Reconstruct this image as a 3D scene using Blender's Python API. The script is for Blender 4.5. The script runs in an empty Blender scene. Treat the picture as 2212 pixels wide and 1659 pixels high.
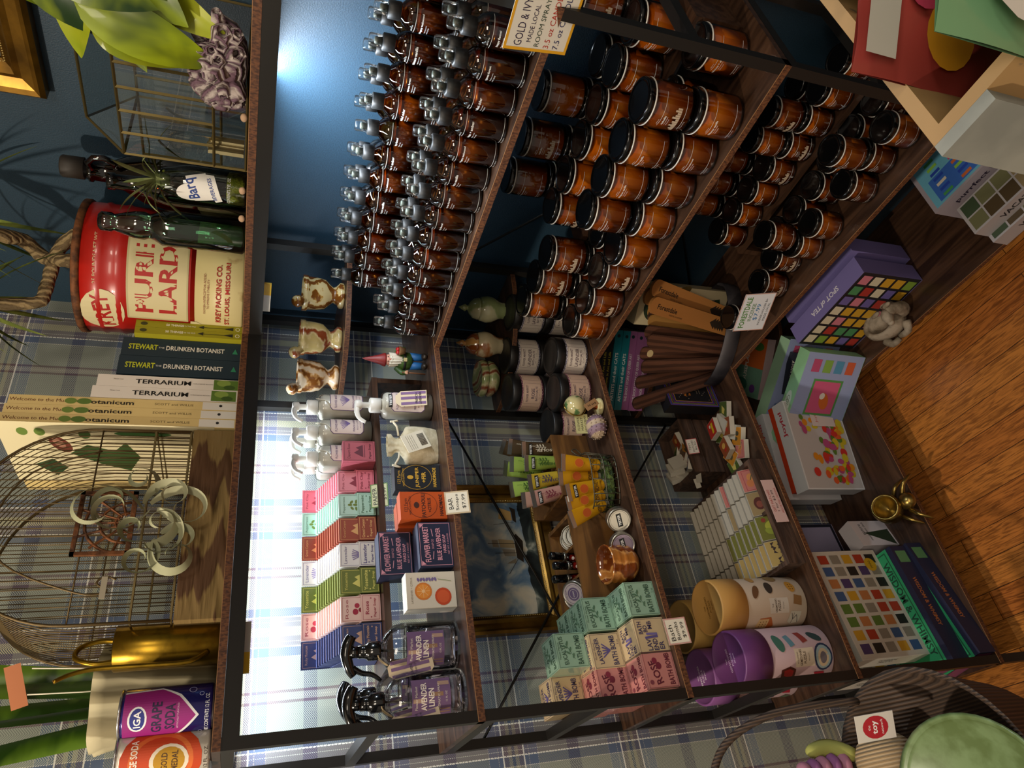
import bpy, bmesh, math, random
from math import sin, cos, pi, radians as RAD
from mathutils import Vector, Matrix
C = bpy.context.scene
COL = C.collection
random.seed(7)
# ---------------- camera, world, lights, exposure ----------------
cd = bpy.data.cameras.new('camera'); cam = bpy.data.objects.new('camera', cd); COL.objects.link(cam)
cd.sensor_fit = 'HORIZONTAL'; cd.sensor_width = 36.0; cd.lens = 1532.42 / 2212 * 36
cd.clip_start = 0.02; cd.clip_end = 30
_X = Vector((0.15591706, 0.30533005, -0.93939525)); _Y = Vector((-0.81372878, 0.57881672, 0.05307237)); _F = Vector((-0.55994226, -0.75613806, -0.33870325))
m4 = Matrix.Identity(4)
for i in range(3):
    m4[i][0] = _X[i]; m4[i][1] = _Y[i]; m4[i][2] = -_F[i]
m4[0][3], m4[1][3], m4[2][3] = 1.21579, 1.42396, 1.58310
cam.matrix_world = m4
C.camera = cam
w = bpy.data.worlds.new('room_light'); C.world = w; w.use_nodes = True
w.node_tree.nodes['Background'].inputs[0].default_value = (1.0, 0.86, 0.70, 1); w.node_tree.nodes['Background'].inputs[1].default_value = 0.20
C.view_settings.view_transform = 'Standard'; C.view_settings.look = 'None'; C.view_settings.gamma = 1; C.view_settings.use_curve_mapping = False
C.view_settings.exposure = 0.75
C.cycles.max_bounces = 7; C.cycles.transparent_max_bounces = 24; C.cycles.caustics_reflective = False; C.cycles.caustics_refractive = False
C.cycles.sample_clamp_indirect = 4; C.cycles.use_denoising = True; C.cycles.use_adaptive_sampling = True; C.cycles.adaptive_threshold = 0.02
def area(name, loc, target, sx, sy, power, col):
    l = bpy.data.lights.new(name, 'AREA'); l.shape = 'RECTANGLE'; l.size = sx; l.size_y = sy; l.energy = power; l.color = col
    o = bpy.data.objects.new(name, l); COL.objects.link(o); o.location = loc
    d = Vector(target) - Vector(loc); o.rotation_euler = d.to_track_quat('-Z', 'Y').to_euler(); return o
area('ceiling_spot_lamp', (1.95, 0.47, 2.62), (0.45, 0.45, 0.3), 0.07, 0.07, 15, (1.0, 0.86, 0.68))
area('ceiling_panel_lamp', (1.9, 2.2, 2.65), (0.5, 0.6, 0.6), 0.9, 0.5, 13, (1.0, 0.87, 0.70))
area('ceiling_panel_lamp', (0.8, 2.6, 2.65), (0.3, 0.9, 0.8), 0.25, 0.25, 5, (1.0, 0.88, 0.72))
# light bars fixed under the top shelf, close to the wall
area('under_shelf_light_bar', (0.655, 0.062, 1.5855), (0.655, 0.040, 1.0), 0.66, 0.012, 2.6, (0.80, 0.90, 1.0))
area('under_shelf_light_bar', (0.062, 0.68, 1.5855), (0.040, 0.68, 1.0), 0.012, 0.64, 7.5, (0.80, 0.90, 1.0))
# ---------------- materials ----------------
MATS = {}
def _bump(nt, bs, src, s, d=0.01):
    b = nt.nodes.new('ShaderNodeBump'); b.inputs['Strength'].default_value = s; b.inputs['Distance'].default_value = d
    nt.links.new(src, b.inputs['Height']); nt.links.new(b.outputs['Normal'], bs.inputs['Normal'])
def mat(name, col=(.5, .5, .5), r=.5, metal=0, c2=None, kind='noise', sc=20, st=(1, 1, 1), dist=0, lo=.4, hi=.6, bump=0, coat=0, sss=0, c3=None, detail=4, em=0):
    if name in MATS: return MATS[name]
    m = bpy.data.materials.new(name); m.use_nodes = True; nt = m.node_tree; bs = nt.nodes['Principled BSDF']
    bs.inputs['Roughness'].default_value = r; bs.inputs['Metallic'].default_value = metal
    if coat: bs.inputs['Coat Weight'].default_value = coat; bs.inputs['Coat Roughness'].default_value = .06
    if sss: bs.inputs['Subsurface Weight'].default_value = sss; bs.inputs['Subsurface Scale'].default_value = .01
    bs.inputs['Base Color'].default_value = (*col, 1)
    if em:
        bs.inputs['Emission Color'].default_value = (*col, 1); bs.inputs['Emission Strength'].default_value = em
    if c2 is not None:
        tc = nt.nodes.new('ShaderNodeTexCoord'); mp = nt.nodes.new('ShaderNodeMapping'); mp.inputs['Scale'].default_value = st
        nt.links.new(tc.outputs['Object'], mp.inputs['Vector'])
        if kind == 'noise':
            t = nt.nodes.new('ShaderNodeTexNoise'); t.inputs['Scale'].default_value = sc; t.inputs['Detail'].default_value = detail; t.inputs['Distortion'].default_value = dist; out = t.outputs[0]
        elif kind == 'voronoi':
            t = nt.nodes.new('ShaderNodeTexVoronoi'); t.inputs['Scale'].default_value = sc; out = t.outputs['Distance']
        else:
            t = nt.nodes.new('ShaderNodeTexWave'); t.inputs['Scale'].default_value = sc; t.inputs['Distortion'].default_value = dist; t.inputs['Detail'].default_value = detail; t.inputs['Detail Scale'].default_value = 1.5; out = t.outputs[1]
        nt.links.new(mp.outputs[0], t.inputs['Vector'])
        cr = nt.nodes.new('ShaderNodeValToRGB'); cr.color_ramp.elements[0].position = lo; cr.color_ramp.elements[1].position = hi
        cr.color_ramp.elements[0].color = (*col, 1); cr.color_ramp.elements[1].color = (*c2, 1)
        if c3 is not None:
            e = cr.color_ramp.elements.new((lo + hi) / 2); e.color = (*c3, 1)
        nt.links.new(out, cr.inputs[0]); nt.links.new(cr.outputs[0], bs.inputs['Base Color'])
        if bump: _bump(nt, bs, out, bump)
    MATS[name] = m; return m
def H(h):  # hex colour as it looks, to linear
    h = h.lstrip('#'); v = [int(h[i:i + 2], 16) / 255 for i in (0, 2, 4)]
    return tuple(x / 12.92 if x <= .04045 else ((x + .055) / 1.055) ** 2.4 for x in v)
def flat(h, r=.55, **k): return mat('colour_' + h.lstrip('#') + ('' if r == .55 else '_%d' % (r * 100)), H(h), r, **k)
def glass(name, tint, gl=.04, rough=.03, amount=1.0):
    """thin-walled glass or clear plastic: tinted see-through with a fresnel gloss"""
    if name in MATS: return MATS[name]
    m = bpy.data.materials.new(name); m.use_nodes = True; nt = m.node_tree; nt.nodes.clear()
    o = nt.nodes.new('ShaderNodeOutputMaterial'); mx = nt.nodes.new('ShaderNodeMixShader'); tr = nt.nodes.new('ShaderNodeBsdfTransparent'); g = nt.nodes.new('ShaderNodeBsdfGlossy')
    tr.inputs[0].default_value = (*tint, 1); g.inputs['Roughness'].default_value = rough; g.inputs[0].default_value = (.95, .95, .95, 1)
    fr = nt.nodes.new('ShaderNodeFresnel'); fr.inputs[0].default_value = 1.45
    ml = nt.nodes.new('ShaderNodeMath'); ml.operation = 'MULTIPLY_ADD'; ml.inputs[1].default_value = amount; ml.inputs[2].default_value = gl
    nt.links.new(fr.outputs[0], ml.inputs[0]); nt.links.new(ml.outputs[0], mx.inputs[0]); nt.links.new(tr.outputs[0], mx.inputs[1]); nt.links.new(g.outputs[0], mx.inputs[2]); nt.links.new(mx.outputs[0], o.inputs[0])
    MATS[name] = m; return m
# ---------------- mesh builder ----------------
class B:
    """collects geometry in local coordinates; obj() links it as ONE mesh object"""
    def __init__(s): s.v = []; s.f = []; s.m = []; s.s = []
    def add(s, vs, fs, m=0, sm=False):
        b = len(s.v); s.v += [tuple(p) for p in vs]
        for f in fs: s.f.append(tuple(b + i for i in f)); s.m.append(m); s.s.append(sm)
    def box(s, x0, x1, y0, y1, z0, z1, m=0, M=None, bev=0):
        vs = [Vector(p) for p in ((x0, y0, z0), (x1, y0, z0), (x1, y1, z0), (x0, y1, z0), (x0, y0, z1), (x1, y0, z1), (x1, y1, z1), (x0, y1, z1))]
        if M is not None: vs = [M @ p for p in vs]
        s.add(vs, [(0, 3, 2, 1), (4, 5, 6, 7), (0, 1, 5, 4), (1, 2, 6, 5), (2, 3, 7, 6), (3, 0, 4, 7)], m); return s
    def cbox(s, cx, cy, cz, w, d, h, m=0, M=None): return s.box(cx - w / 2, cx + w / 2, cy - d / 2, cy + d / 2, cz, cz + h, m, M)
    def lathe(s, prof, n=24, m=0, M=None, sm=True, c=(0, 0, 0), a0=0, a1=2 * pi, sx=1, sy=1, wob=None):
        full = abs(a1 - a0 - 2 * pi) < 1e-6; k = n if full else n + 1; vs = []
        for j, (r, z) in enumerate(prof):
            for i in range(k):
                a = a0 + (a1 - a0) * i / n; rr = r * (wob(a, z) if wob else 1)
                p = Vector((c[0] + rr * cos(a) * sx, c[1] + rr * sin(a) * sy, c[2] + z)); vs.append(M @ p if M is not None else p)
        fs = []
        for j in range(len(prof) - 1):
            for i in range(n):
                a = j * k + i; b2 = j * k + (i + 1) % k
                fs.append((a, b2, b2 + k, a + k))
        if full and prof[0][0] > 1e-6: fs.append(tuple(reversed(range(k))))
        if full and prof[-1][0] > 1e-6: fs.append(tuple(range((len(prof) - 1) * k, len(prof) * k)))
        s.add(vs, fs, m, sm); return s
    def tube(s, pts, r=.002, n=6, m=0, M=None, closed=False, flatn=None, sm=True):
        P = [Vector(p) for p in pts]; L = len(P); vs = []; up = Vector((0, 0, 1)); prev = None
        for i, p in enumerate(P):
            t = (P[(i + 1) % L] - P[i - 1]) if closed else (P[min(i + 1, L - 1)] - P[max(i - 1, 0)])
            t = t.normalized() if t.length > 1e-9 else Vector((0, 0, 1))
            if prev is None:
                a = t.cross(up if abs(t.z) < .9 else Vector((1, 0, 0))).normalized()
            else:
                a = prev - t * prev.dot(t); a = a.normalized() if a.length > 1e-6 else t.orthogonal().normalized()
            prev = a; b = t.cross(a); rr = r[i] if isinstance(r, (list, tuple)) else r
            for j in range(n):
                an = 2 * pi * j / n; q = p + (a * cos(an) + b * sin(an) * (flatn or 1)) * rr; vs.append(M @ q if M is not None else q)
        fs = []
        for i in range(L if closed else L - 1):
            for j in range(n):
                k = (i + 1) % L; fs.append((i * n + j, i * n + (j + 1) % n, k * n + (j + 1) % n, k * n + j))
        if not closed: fs += [tuple(reversed(range(n))), tuple(range((L - 1) * n, L * n))]
        s.add(vs, fs, m, sm); return s
    def prism(s, pts, z0, z1, m=0, M=None, mside=None, sm=False):
        n = len(pts); vs = [Vector((x, y, z)) for z in (z0, z1) for x, y in pts]
        if M is not None: vs = [M @ p for p in vs]
        s.add(vs, [tuple(reversed(range(n))), tuple(range(n, 2 * n))], m)
        s.add(vs, [(i, (i + 1) % n, (i + 1) % n + n, i + n) for i in range(n)], m if mside is None else mside, sm); return s
    def sph(s, c, r, n=10, m=0, sc=(1, 1, 1), M=None, k=6):
        vs = []; fs = []
        T = Matrix.Translation(Vector(c)) @ Matrix.Diagonal((r * sc[0], r * sc[1], r * sc[2], 1)); T = T if M is None else M @ T
        pr = [(sin(pi * j / k), -cos(pi * j / k)) for j in range(k + 1)]; pr[0] = (1e-4, -1); pr[-1] = (1e-4, 1)
        return s.lathe(pr, n, m, T)
    def grid(s, fn, nu, nv, m=0, sm=True, wrap=False):
        vs = [fn(i / nu, j / nv) for j in range(nv + 1) for i in range(nu + 1)]
        s.add(vs, [(j * (nu + 1) + i, j * (nu + 1) + i + 1, (j + 1) * (nu + 1) + i + 1, (j + 1) * (nu + 1) + i) for j in range(nv) for i in range(nu)], m, sm); return s
    def obj(s, name, mats, parent=None, loc=None, rz=0, mesh_only=False):
        me = bpy.data.meshes.new(name); me.from_pydata(s.v, [], s.f)
        for mm in (mats if isinstance(mats, (list, tuple)) else [mats]): me.materials.append(mm)
        me.polygons.foreach_set('material_index', s.m); me.polygons.foreach_set('use_smooth', s.s); me.update()
        if mesh_only: return me
        o = bpy.data.objects.new(name, me); COL.objects.link(o)
        if parent: o.parent = parent
        if loc: o.location = loc
        if rz: o.rotation_euler = (0, 0, rz)
        return o
def tag(o, label=None, cat=None, group=None, kind=None):
    if label: o['label'] = label
    if cat: o['category'] = cat
    if group: o['group'] = group
    if kind: o['kind'] = kind
    return o
def thing(name, loc, label, cat, rz=0, group=None, rot=None):
    o = bpy.data.objects.new(name, None); COL.objects.link(o); o.empty_display_size = .02; o.location = loc; o.rotation_euler = rot or (0, 0, rz)
    return tag(o, label, cat, group)
def kids(o): return [c for c in bpy.data.objects if c.parent is o]
def dup(root, loc, rz=0, label=None, group=None, rot=None, scale=None):
    ch = KID.get(root.name) or kids(root); KID[root.name] = ch
    r = root.copy(); COL.objects.link(r); r.location = loc; r.rotation_euler = rot or (0, 0, rz)
    if scale: r.scale = scale
    if label: r['label'] = label
    if group: r['group'] = group
    for c in ch:
        g2 = KID.get(c.name); g2 = g2 if g2 is not None else kids(c); KID[c.name] = g2
        d = c.copy(); COL.objects.link(d); d.parent = r
        for g in g2:
            e = g.copy(); COL.objects.link(e); e.parent = d
    return r
KID = {}
def basis(o, u, v):
    """matrix whose x runs along u, y along v, z out of the face"""
    u = Vector(u).normalized(); v = Vector(v).normalized(); n = u.cross(v)
    return Matrix(((u.x, v.x, n.x, o[0]), (u.y, v.y, n.y, o[1]), (u.z, v.z, n.z, o[2]), (0, 0, 0, 1)))
# ---------------- printed art: flat shapes and lettering laid on a face ----------------
TXT = {}
def glyphs(t, bold=False):
    k = (t, bold)
    if k in TXT: return TXT[k]
    cu = bpy.data.curves.new('t', 'FONT'); cu.body = t; cu.size = 1; cu.resolution_u = 2; cu.align_x = 'CENTER'
    if bold: cu.offset = .022
    o = bpy.data.objects.new('t', cu); COL.objects.link(o); dg = bpy.context.evaluated_depsgraph_get(); dg.update()
    me = bpy.data.meshes.new_from_object(o.evaluated_get(dg)); vs = [(v.co.x, v.co.y) for v in me.vertices]; fs = [tuple(p.vertices) for p in me.polygons]
    if fs:
        x0 = min(v[0] for v in vs); x1 = max(v[0] for v in vs); y0 = min(v[1] for v in vs); y1 = max(v[1] for v in vs)
    else: x0, x1, y0, y1 = 0, 1, 0, 1
    vs = [((x - (x0 + x1) / 2) / (y1 - y0), (y - (y0 + y1) / 2) / (y1 - y0)) for x, y in vs]
    bpy.data.objects.remove(o); bpy.data.curves.remove(cu); bpy.data.meshes.remove(me)
    TXT[k] = (vs, fs, (x1 - x0) / (y1 - y0)); return TXT[k]
def art(parent, name, M, prims, wrap=0, base=.0003, label=None):
    """prims: ('r',x,y,w,h,col[,rot]) rect centre; ('e',x,y,rx,ry,col[,rot]); ('p',[(x,y)..],col); ('t',text,x,y,h,col[,rot,width,bold]);
    ('f',x,y,w,h,t,col) frame; ('o',x,y,rx,ry,t,col) ring; ('l',[(x,y)..],w,col) line. wrap = cylinder radius"""
    b = B(); cols = []; d = base
    def mi(c):
        if c not in cols: cols.append(c)
        return cols.index(c)
    def put(vs, fs, c):
        nonlocal d
        out = []
        if wrap and len(vs) and max(v[0] for v in vs) - min(v[0] for v in vs) > wrap * .12: vs, fs = sliced(vs, fs)
        for x, y in vs:
            if wrap: p = Vector(((wrap + d) * sin(x / wrap), y, (wrap + d) * cos(x / wrap) - wrap))
            else: p = Vector((x, y, d))
            out.append(M @ p)
        b.add(out, fs, mi(c))
    def sliced(vs, fs):
        bm = bmesh.new(); vv = [bm.verts.new((x, y, 0)) for x, y in vs]
        for f in fs:
            try: bm.faces.new([vv[i] for i in f])
            except ValueError: pass
        st = wrap * .10; x0 = min(v[0] for v in vs); x1 = max(v[0] for v in vs); k = math.ceil(x0 / st)
        while k * st < x1:
            bmesh.ops.bisect_plane(bm, geom=list(bm.verts) + list(bm.edges) + list(bm.faces), plane_co=(k * st, 0, 0), plane_no=(1, 0, 0), dist=1e-7); k += 1
        bm.verts.index_update(); o2 = [(v.co.x, v.co.y) for v in bm.verts]; f2 = [tuple(v.index for v in f.verts) for f in bm.faces]; bm.free(); return o2, f2
    def rot(vs, x, y, a):
        return [(x + px * cos(a) - py * sin(a), y + px * sin(a) + py * cos(a)) for px, py in vs]
    for q in prims:
        k = q[0]
        if k == 'r':
            _, x, y, w_, h_, c = q[:6]; a = RAD(q[6]) if len(q) > 6 else 0; n = max(1, int(abs(w_) / .004)) if wrap else 1
            vs = [(-w_ / 2 + w_ * i / n, s_ * h_ / 2) for s_ in (-1, 1) for i in range(n + 1)]
            put(rot(vs, x, y, a), [(i, i + 1, n + 2 + i, n + 1 + i) for i in range(n)], c)
        elif k == 'e':
            _, x, y, rx, ry, c = q[:6]; a = RAD(q[6]) if len(q) > 6 else 0; n = 18 if max(rx, ry) > .004 else 9
            put(rot([(rx * cos(2 * pi * i / n), ry * sin(2 * pi * i / n)) for i in range(n)], x, y, a), [tuple(range(n))], c)
        elif k == 'p': put(q[1], [tuple(range(len(q[1])))], q[2])
        elif k == 'o':
            _, x, y, rx, ry, t, c = q[:7]; n = 24
            put([(x + (rx - t * s_) * cos(2 * pi * i / n), y + (ry - t * s_) * sin(2 * pi * i / n)) for s_ in (0, 1) for i in range(n)], [(i, (i + 1) % n, (i + 1) % n + n, i + n) for i in range(n)], c)
        elif k == 'f':
            _, x, y, w_, h_, t, c = q[:7]
            for (a1, b1, a2, b2) in ((x, y + h_ / 2 - t / 2, w_, t), (x, y - h_ / 2 + t / 2, w_, t), (x - w_ / 2 + t / 2, y, t, h_ - 2 * t), (x + w_ / 2 - t / 2, y, t, h_ - 2 * t)):
                n = max(1, int(a2 / .004)) if wrap else 1
                put([(a1 - a2 / 2 + a2 * i / n, b1 + s_ * b2 / 2) for s_ in (-1, 1) for i in range(n + 1)], [(i, i + 1, n + 2 + i, n + 1 + i) for i in range(n)], c)
        elif k == 'l':
            _, pts, w_, c = q[:4]
            for (xa, ya), (xb, yb) in zip(pts, pts[1:]):
                L = math.hypot(xb - xa, yb - ya) or 1e-6; nx, ny = -(yb - ya) / L * w_ / 2, (xb - xa) / L * w_ / 2
                put([(xa + nx, ya + ny), (xa - nx, ya - ny), (xb - nx, yb - ny), (xb + nx, yb + ny)], [(0, 1, 2, 3)], c)
        elif k == 't':
            _, t, x, y, h_, c = q[:6]; a = RAD(q[6]) if len(q) > 6 and q[6] else 0; vs, fs, ar = glyphs(t, len(q) > 8 and q[8]); sx = h_
            if len(q) > 7 and q[7]: sx = q[7] / ar
            if fs: put(rot([(px * sx, py * h_) for px, py in vs], x, y, a), fs, c)
        d += .00004
    o = b.obj(name, [flat(c) if isinstance(c, str) else c for c in cols], parent)
    if label: o['label'] = label
    return o
def T(*a): return Matrix.Translation(Vector(a))
def RZ(a): return Matrix.Rotation(RAD(a), 4, 'Z')
def RX(a): return Matrix.Rotation(RAD(a), 4, 'X')
def RY(a): return Matrix.Rotation(RAD(a), 4, 'Y')
NTH = ['first', 'second', 'third', 'fourth', 'fifth', 'sixth', 'seventh', 'eighth', 'ninth', 'tenth', 'eleventh', 'twelfth', 'thirteenth', 'fourteenth', 'fifteenth', 'sixteenth', 'seventeenth', 'eighteenth', 'nineteenth', 'twentieth']
Z1, Z2, Z3, Z4, Z5 = 1.6138, 1.2395, .8679, .4958, .1200   # shelf tops
LA = 1.023
# ---------------- the room ----------------
def nmath(nt, op, a, b=None):
    n = nt.nodes.new('ShaderNodeMath'); n.operation = op
    for i, v in enumerate((a, b)):
        if v is None: continue
        if isinstance(v, (int, float)): n.inputs[i].default_value = v
        else: nt.links.new(v, n.inputs[i])
    return n.outputs[0]
def plaid():
    m = bpy.data.materials.new('plaid_herringbone_wallpaper'); m.use_nodes = True; nt = m.node_tree; bs = nt.nodes['Principled BSDF']; bs.inputs['Roughness'].default_value = .75
    tc = nt.nodes.new('ShaderNodeTexCoord'); sp = nt.nodes.new('ShaderNodeSeparateXYZ'); nt.links.new(tc.outputs['Object'], sp.inputs[0])
    def ramp(v, stops):
        cr = nt.nodes.new('ShaderNodeValToRGB'); cr.color_ramp.interpolation = 'CONSTANT'; el = cr.color_ramp.elements
        el[0].position = 0; el[0].color = (*H(stops[0][1]), 1); el[1].position = stops[1][0]; el[1].color = (*H(stops[1][1]), 1)
        for p, c in stops[2:]: e = el.new(p); e.color = (*H(c), 1)
        nt.links.new(v, cr.inputs[0]); return cr.outputs[0]
    X, Z = sp.outputs['X'], sp.outputs['Z']
    def fold(v, off, per):  # distance from the stripe centre, 0..1 of half a period
        t = nmath(nt, 'MODULO', nmath(nt, 'ADD', v, off + per * 20), per)
        return nmath(nt, 'DIVIDE', nmath(nt, 'MINIMUM', t, nmath(nt, 'SUBTRACT', per, t)), per / 2)
    px, pz = .2330, .2483
    fx = fold(X, -.310, px); fz = fold(Z, -1.087, pz)
    q = lambda mm, per: mm / 1000 / (per / 2)
    GR, GB, BL, PU, YE, WH, MA = '9fa69a', '7f8a8c', '58647f', '776b74', 'bbb592', 'dcdcd0', '6b5058'
    cx = ramp(fx, [(0, YE), (q(8.5, px), PU), (q(18, px), WH), (q(19, px), PU), (q(26.5, px), 'f2f2ea'), (q(29, px), BL), (q(45.5, px), WH), (q(46.8, px), GR), (q(105, px), MA), (q(110, px), 'a9a59c'), (q(116, px), 'c6c4b4')])
    cz = ramp(fz, [(0, '4f6072'), (q(2.5, pz), YE), (q(10, pz), PU), (q(19.5, pz), 'f0f0e8'), (q(22, pz), '6b7fa0'), (q(30, pz), WH), (q(31, pz), '6f86a6'), (q(48.5, pz), WH), (q(49.8, pz), GR), (q(112, pz), '5d6075')])
    cw = .0105  # chevron column width
    t = nmath(nt, 'PINGPONG', X, cw)
    d = nmath(nt, 'MODULO', nmath(nt, 'DIVIDE', nmath(nt, 'ADD', nmath(nt, 'ADD', Z, 5.0), nmath(nt, 'MULTIPLY', t, .9)), .0036), 1.0)
    s1 = nmath(nt, 'GREATER_THAN', d, .5)
    mx = nt.nodes.new('ShaderNodeMix'); mx.data_type = 'RGBA'
    nt.links.new(s1, mx.inputs['Factor']); nt.links.new(cx, mx.inputs[6])
    # weft threads a little darker than the warp
    mz = nt.nodes.new('ShaderNodeMix'); mz.data_type = 'RGBA'; mz.blend_type = 'MULTIPLY'; mz.inputs['Factor'].default_value = .75; mz.inputs[7].default_value = (.42, .43, .46, 1); nt.links.new(cz, mz.inputs[6])
    nt.links.new(mz.outputs[2], mx.inputs[7])
    # bright stitched lines stay bright whichever thread is on top
    br = nmath(nt, 'GREATER_THAN', fx, q(26.5, px)); br2 = nmath(nt, 'LESS_THAN', fx, q(29, px)); b3 = nmath(nt, 'MULTIPLY', br, br2)
    zr = nmath(nt, 'MULTIPLY', nmath(nt, 'GREATER_THAN', fz, q(19.5, pz)), nmath(nt, 'LESS_THAN', fz, q(22, pz)))
    dash = nmath(nt, 'GREATER_THAN', nmath(nt, 'MODULO', nmath(nt, 'DIVIDE', nmath(nt, 'ADD', Z, 5.0), .0062), 1.0), .45)
    lf = nmath(nt, 'MAXIMUM', nmath(nt, 'MULTIPLY', b3, dash), nmath(nt, 'MULTIPLY', zr, .8))
    m2 = nt.nodes.new('ShaderNodeMix'); m2.data_type = 'RGBA'; nt.links.new(lf, m2.inputs['Factor']); nt.links.new(mx.outputs[2], m2.inputs[6]); m2.inputs[7].default_value = (.75, .75, .7, 1)
    nt.links.new(m2.outputs[2], bs.inputs['Base Color']); return m
def oak_floor():
    m = bpy.data.materials.new('oak_plank_floor'); m.use_nodes = True; nt = m.node_tree; bs = nt.nodes['Principled BSDF']; bs.inputs['Roughness'].default_value = .32; bs.inputs['Coat Weight'].default_value = .35; bs.inputs['Coat Roughness'].default_value = .18
    tc = nt.nodes.new('ShaderNodeTexCoord'); mp = nt.nodes.new('ShaderNodeMapping'); mp.inputs['Rotation'].default_value = (0, 0, pi / 2); nt.links.new(tc.outputs['Object'], mp.inputs[0])
    bk = nt.nodes.new('ShaderNodeTexBrick'); bk.inputs['Scale'].default_value = 1; bk.inputs['Brick Width'].default_value = .72; bk.inputs['Row Height'].default_value = .062; bk.inputs['Mortar Size'].default_value = .0008; bk.offset = .37
    bk.inputs['Color1'].default_value = (*H('b87838'), 1); bk.inputs['Color2'].default_value = (*H('a2602b'), 1); bk.inputs['Mortar'].default_value = (*H('3a2210'), 1); nt.links.new(mp.outputs[0], bk.inputs[0])
    m2 = nt.nodes.new('ShaderNodeMapping'); m2.inputs['Scale'].default_value = (26, 2.2, 1); nt.links.new(tc.outputs['Object'], m2.inputs[0])
    wv = nt.nodes.new('ShaderNodeTexNoise'); wv.inputs['Scale'].default_value = 7; wv.inputs['Detail'].default_value = 6; wv.inputs['Distortion'].default_value = 1.6; nt.links.new(m2.outputs[0], wv.inputs['Vector'])
    cr = nt.nodes.new('ShaderNodeValToRGB'); cr.color_ramp.elements[0].position = .38; cr.color_ramp.elements[0].color = (.42, .36, .32, 1); cr.color_ramp.elements[1].position = .58; cr.color_ramp.elements[1].color = (1.15, 1.1, 1, 1); nt.links.new(wv.outputs[0], cr.inputs[0])
    mx = nt.nodes.new('ShaderNodeMix'); mx.data_type = 'RGBA'; mx.blend_type = 'MULTIPLY'; mx.inputs['Factor'].default_value = .85; nt.links.new(bk.outputs[0], mx.inputs[6]); nt.links.new(cr.outputs[0], mx.inputs[7])
    nt.links.new(mx.outputs[2], bs.inputs['Base Color']); _bump(nt, bs, wv.outputs[0], .08, .002); return m
def struct(o): o['kind'] = 'structure'; return o
struct(B().box(-.12, 3.2, -.12, 4.2, -.05, 0).obj('floor', oak_floor()))
struct(B().box(-.02, 3.2, -.10, 0, 0, 2.75).obj('wall_left', plaid()))
struct(B().box(-.12, 0, 0, 4.2, 0, 2.75).obj('wall_right', mat('teal_blue_wall_paint', H('1f3646'), .5, c2=H('243e50'), sc=420, bump=.12)))
struct(B().box(-.12, 3.2, -.12, 4.2, 2.75, 2.85).obj('ceiling', flat('b9b2a4', .8)))
struct(B().box(0, 3.2, 0, .012, 0, .09).obj('baseboard_left', mat('dark_stained_wood', H('3a2416'), .4, c2=H('4a2f1c'), kind='wave', sc=6, st=(1, 1, 8), dist=3)))
struct(B().box(0, .012, .012, 4.2, 0, .09).obj('baseboard_right', MATS['dark_stained_wood']))
# ---------------- the corner shelf unit ----------------
BLK = mat('matt_black_metal', H('23211f'), .42, .35)
WAL = mat('walnut_board', H('2a1a11'), .36, c2=H('4c3526'), sc=9, st=(.5, 5, 5), dist=1.5, detail=8, lo=.35, hi=.68, coat=.12)
WALY = mat('walnut_board_lengthwise', H('2a1a11'), .36, c2=H('4c3526'), sc=9, st=(5, .5, 5), dist=1.5, detail=8, lo=.35, hi=.68, coat=.12)
EDG = mat('speckled_brown_edge', H('3c2012'), .6, c2=H('6b4226'), sc=330, st=(1, 1, .5), lo=.38, hi=.62)
LIP = mat('pale_edge_line', H('9a7048'), .5)
def board(x0, x1, y0, y1, zt, mt, name='shelf_board', parent=None, t=.0115, fr=('x', 'y')):
    b = B(); b.box(x0, x1, y0, y1, zt - t, zt, 0)
    e = .0005
    if 'x' in fr: b.box(x1, x1 + e, y0, y1, zt - t, zt - .0007, 1); b.box(x1, x1 + e, y0, y1, zt - .0007, zt, 2)
    if 'y' in fr: b.box(x0, x1, y1, y1 + e, zt - t, zt - .0007, 1); b.box(x0, x1, y1, y1 + e, zt - .0007, zt, 2)
    return b.obj(name, [mt, EDG, LIP], parent)
unit = thing('corner_shelf_unit', (0, 0, 0), 'L-shaped black metal corner shelf unit with five tiers of dark walnut boards', 'shelf unit')
P = .017
for x, y in ((LA - P, .300 - P), (LA - P, .022), (.274, .022), (.022, .022), (.022, .274), (.022, LA + .0017 - P), (.300 - P, LA + .0017 - P)):
    B().box(x, x + P, y, y + P, 0, Z1 - .0115).obj('post', BLK, unit)
for z in (Z1 - .0119, Z2 - .012, 1.030, Z3 - .012, .655, Z4 - .012, .30, Z5 - .012, 1.405):
    B().box(LA - P, LA, .039, .283, z - P, z).obj('side_rail', BLK, unit)
    B().box(.039, .283, LA + .0017 - P, LA + .0017, z - P, z).obj('side_rail', BLK, unit)
B().box(.039, LA - P, .300 - P, .300, Z1 - .0119 - .023, Z1 - .0119).obj('front_rail', BLK, unit)
B().box(.300 - P, .300, .300, LA - P, Z1 - .0119 - .023, Z1 - .0119).obj('front_rail', BLK, unit)
B().box(.291, LA - P, .022, .036, Z1 - .03, Z1 - .0119).obj('back_rail', BLK, unit)
B().box(.022, .036, .291, LA - P, Z1 - .03, Z1 - .0119).obj('back_rail', BLK, unit)
for z in (Z1, Z2, Z3, Z4, Z5):
    board(.030, LA, .034, .300, z, WAL, parent=unit, fr=('y',))
    board(.034, .300, .3006, LA + .0017, z - .0012, WALY, parent=unit, fr=('x',))
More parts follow.
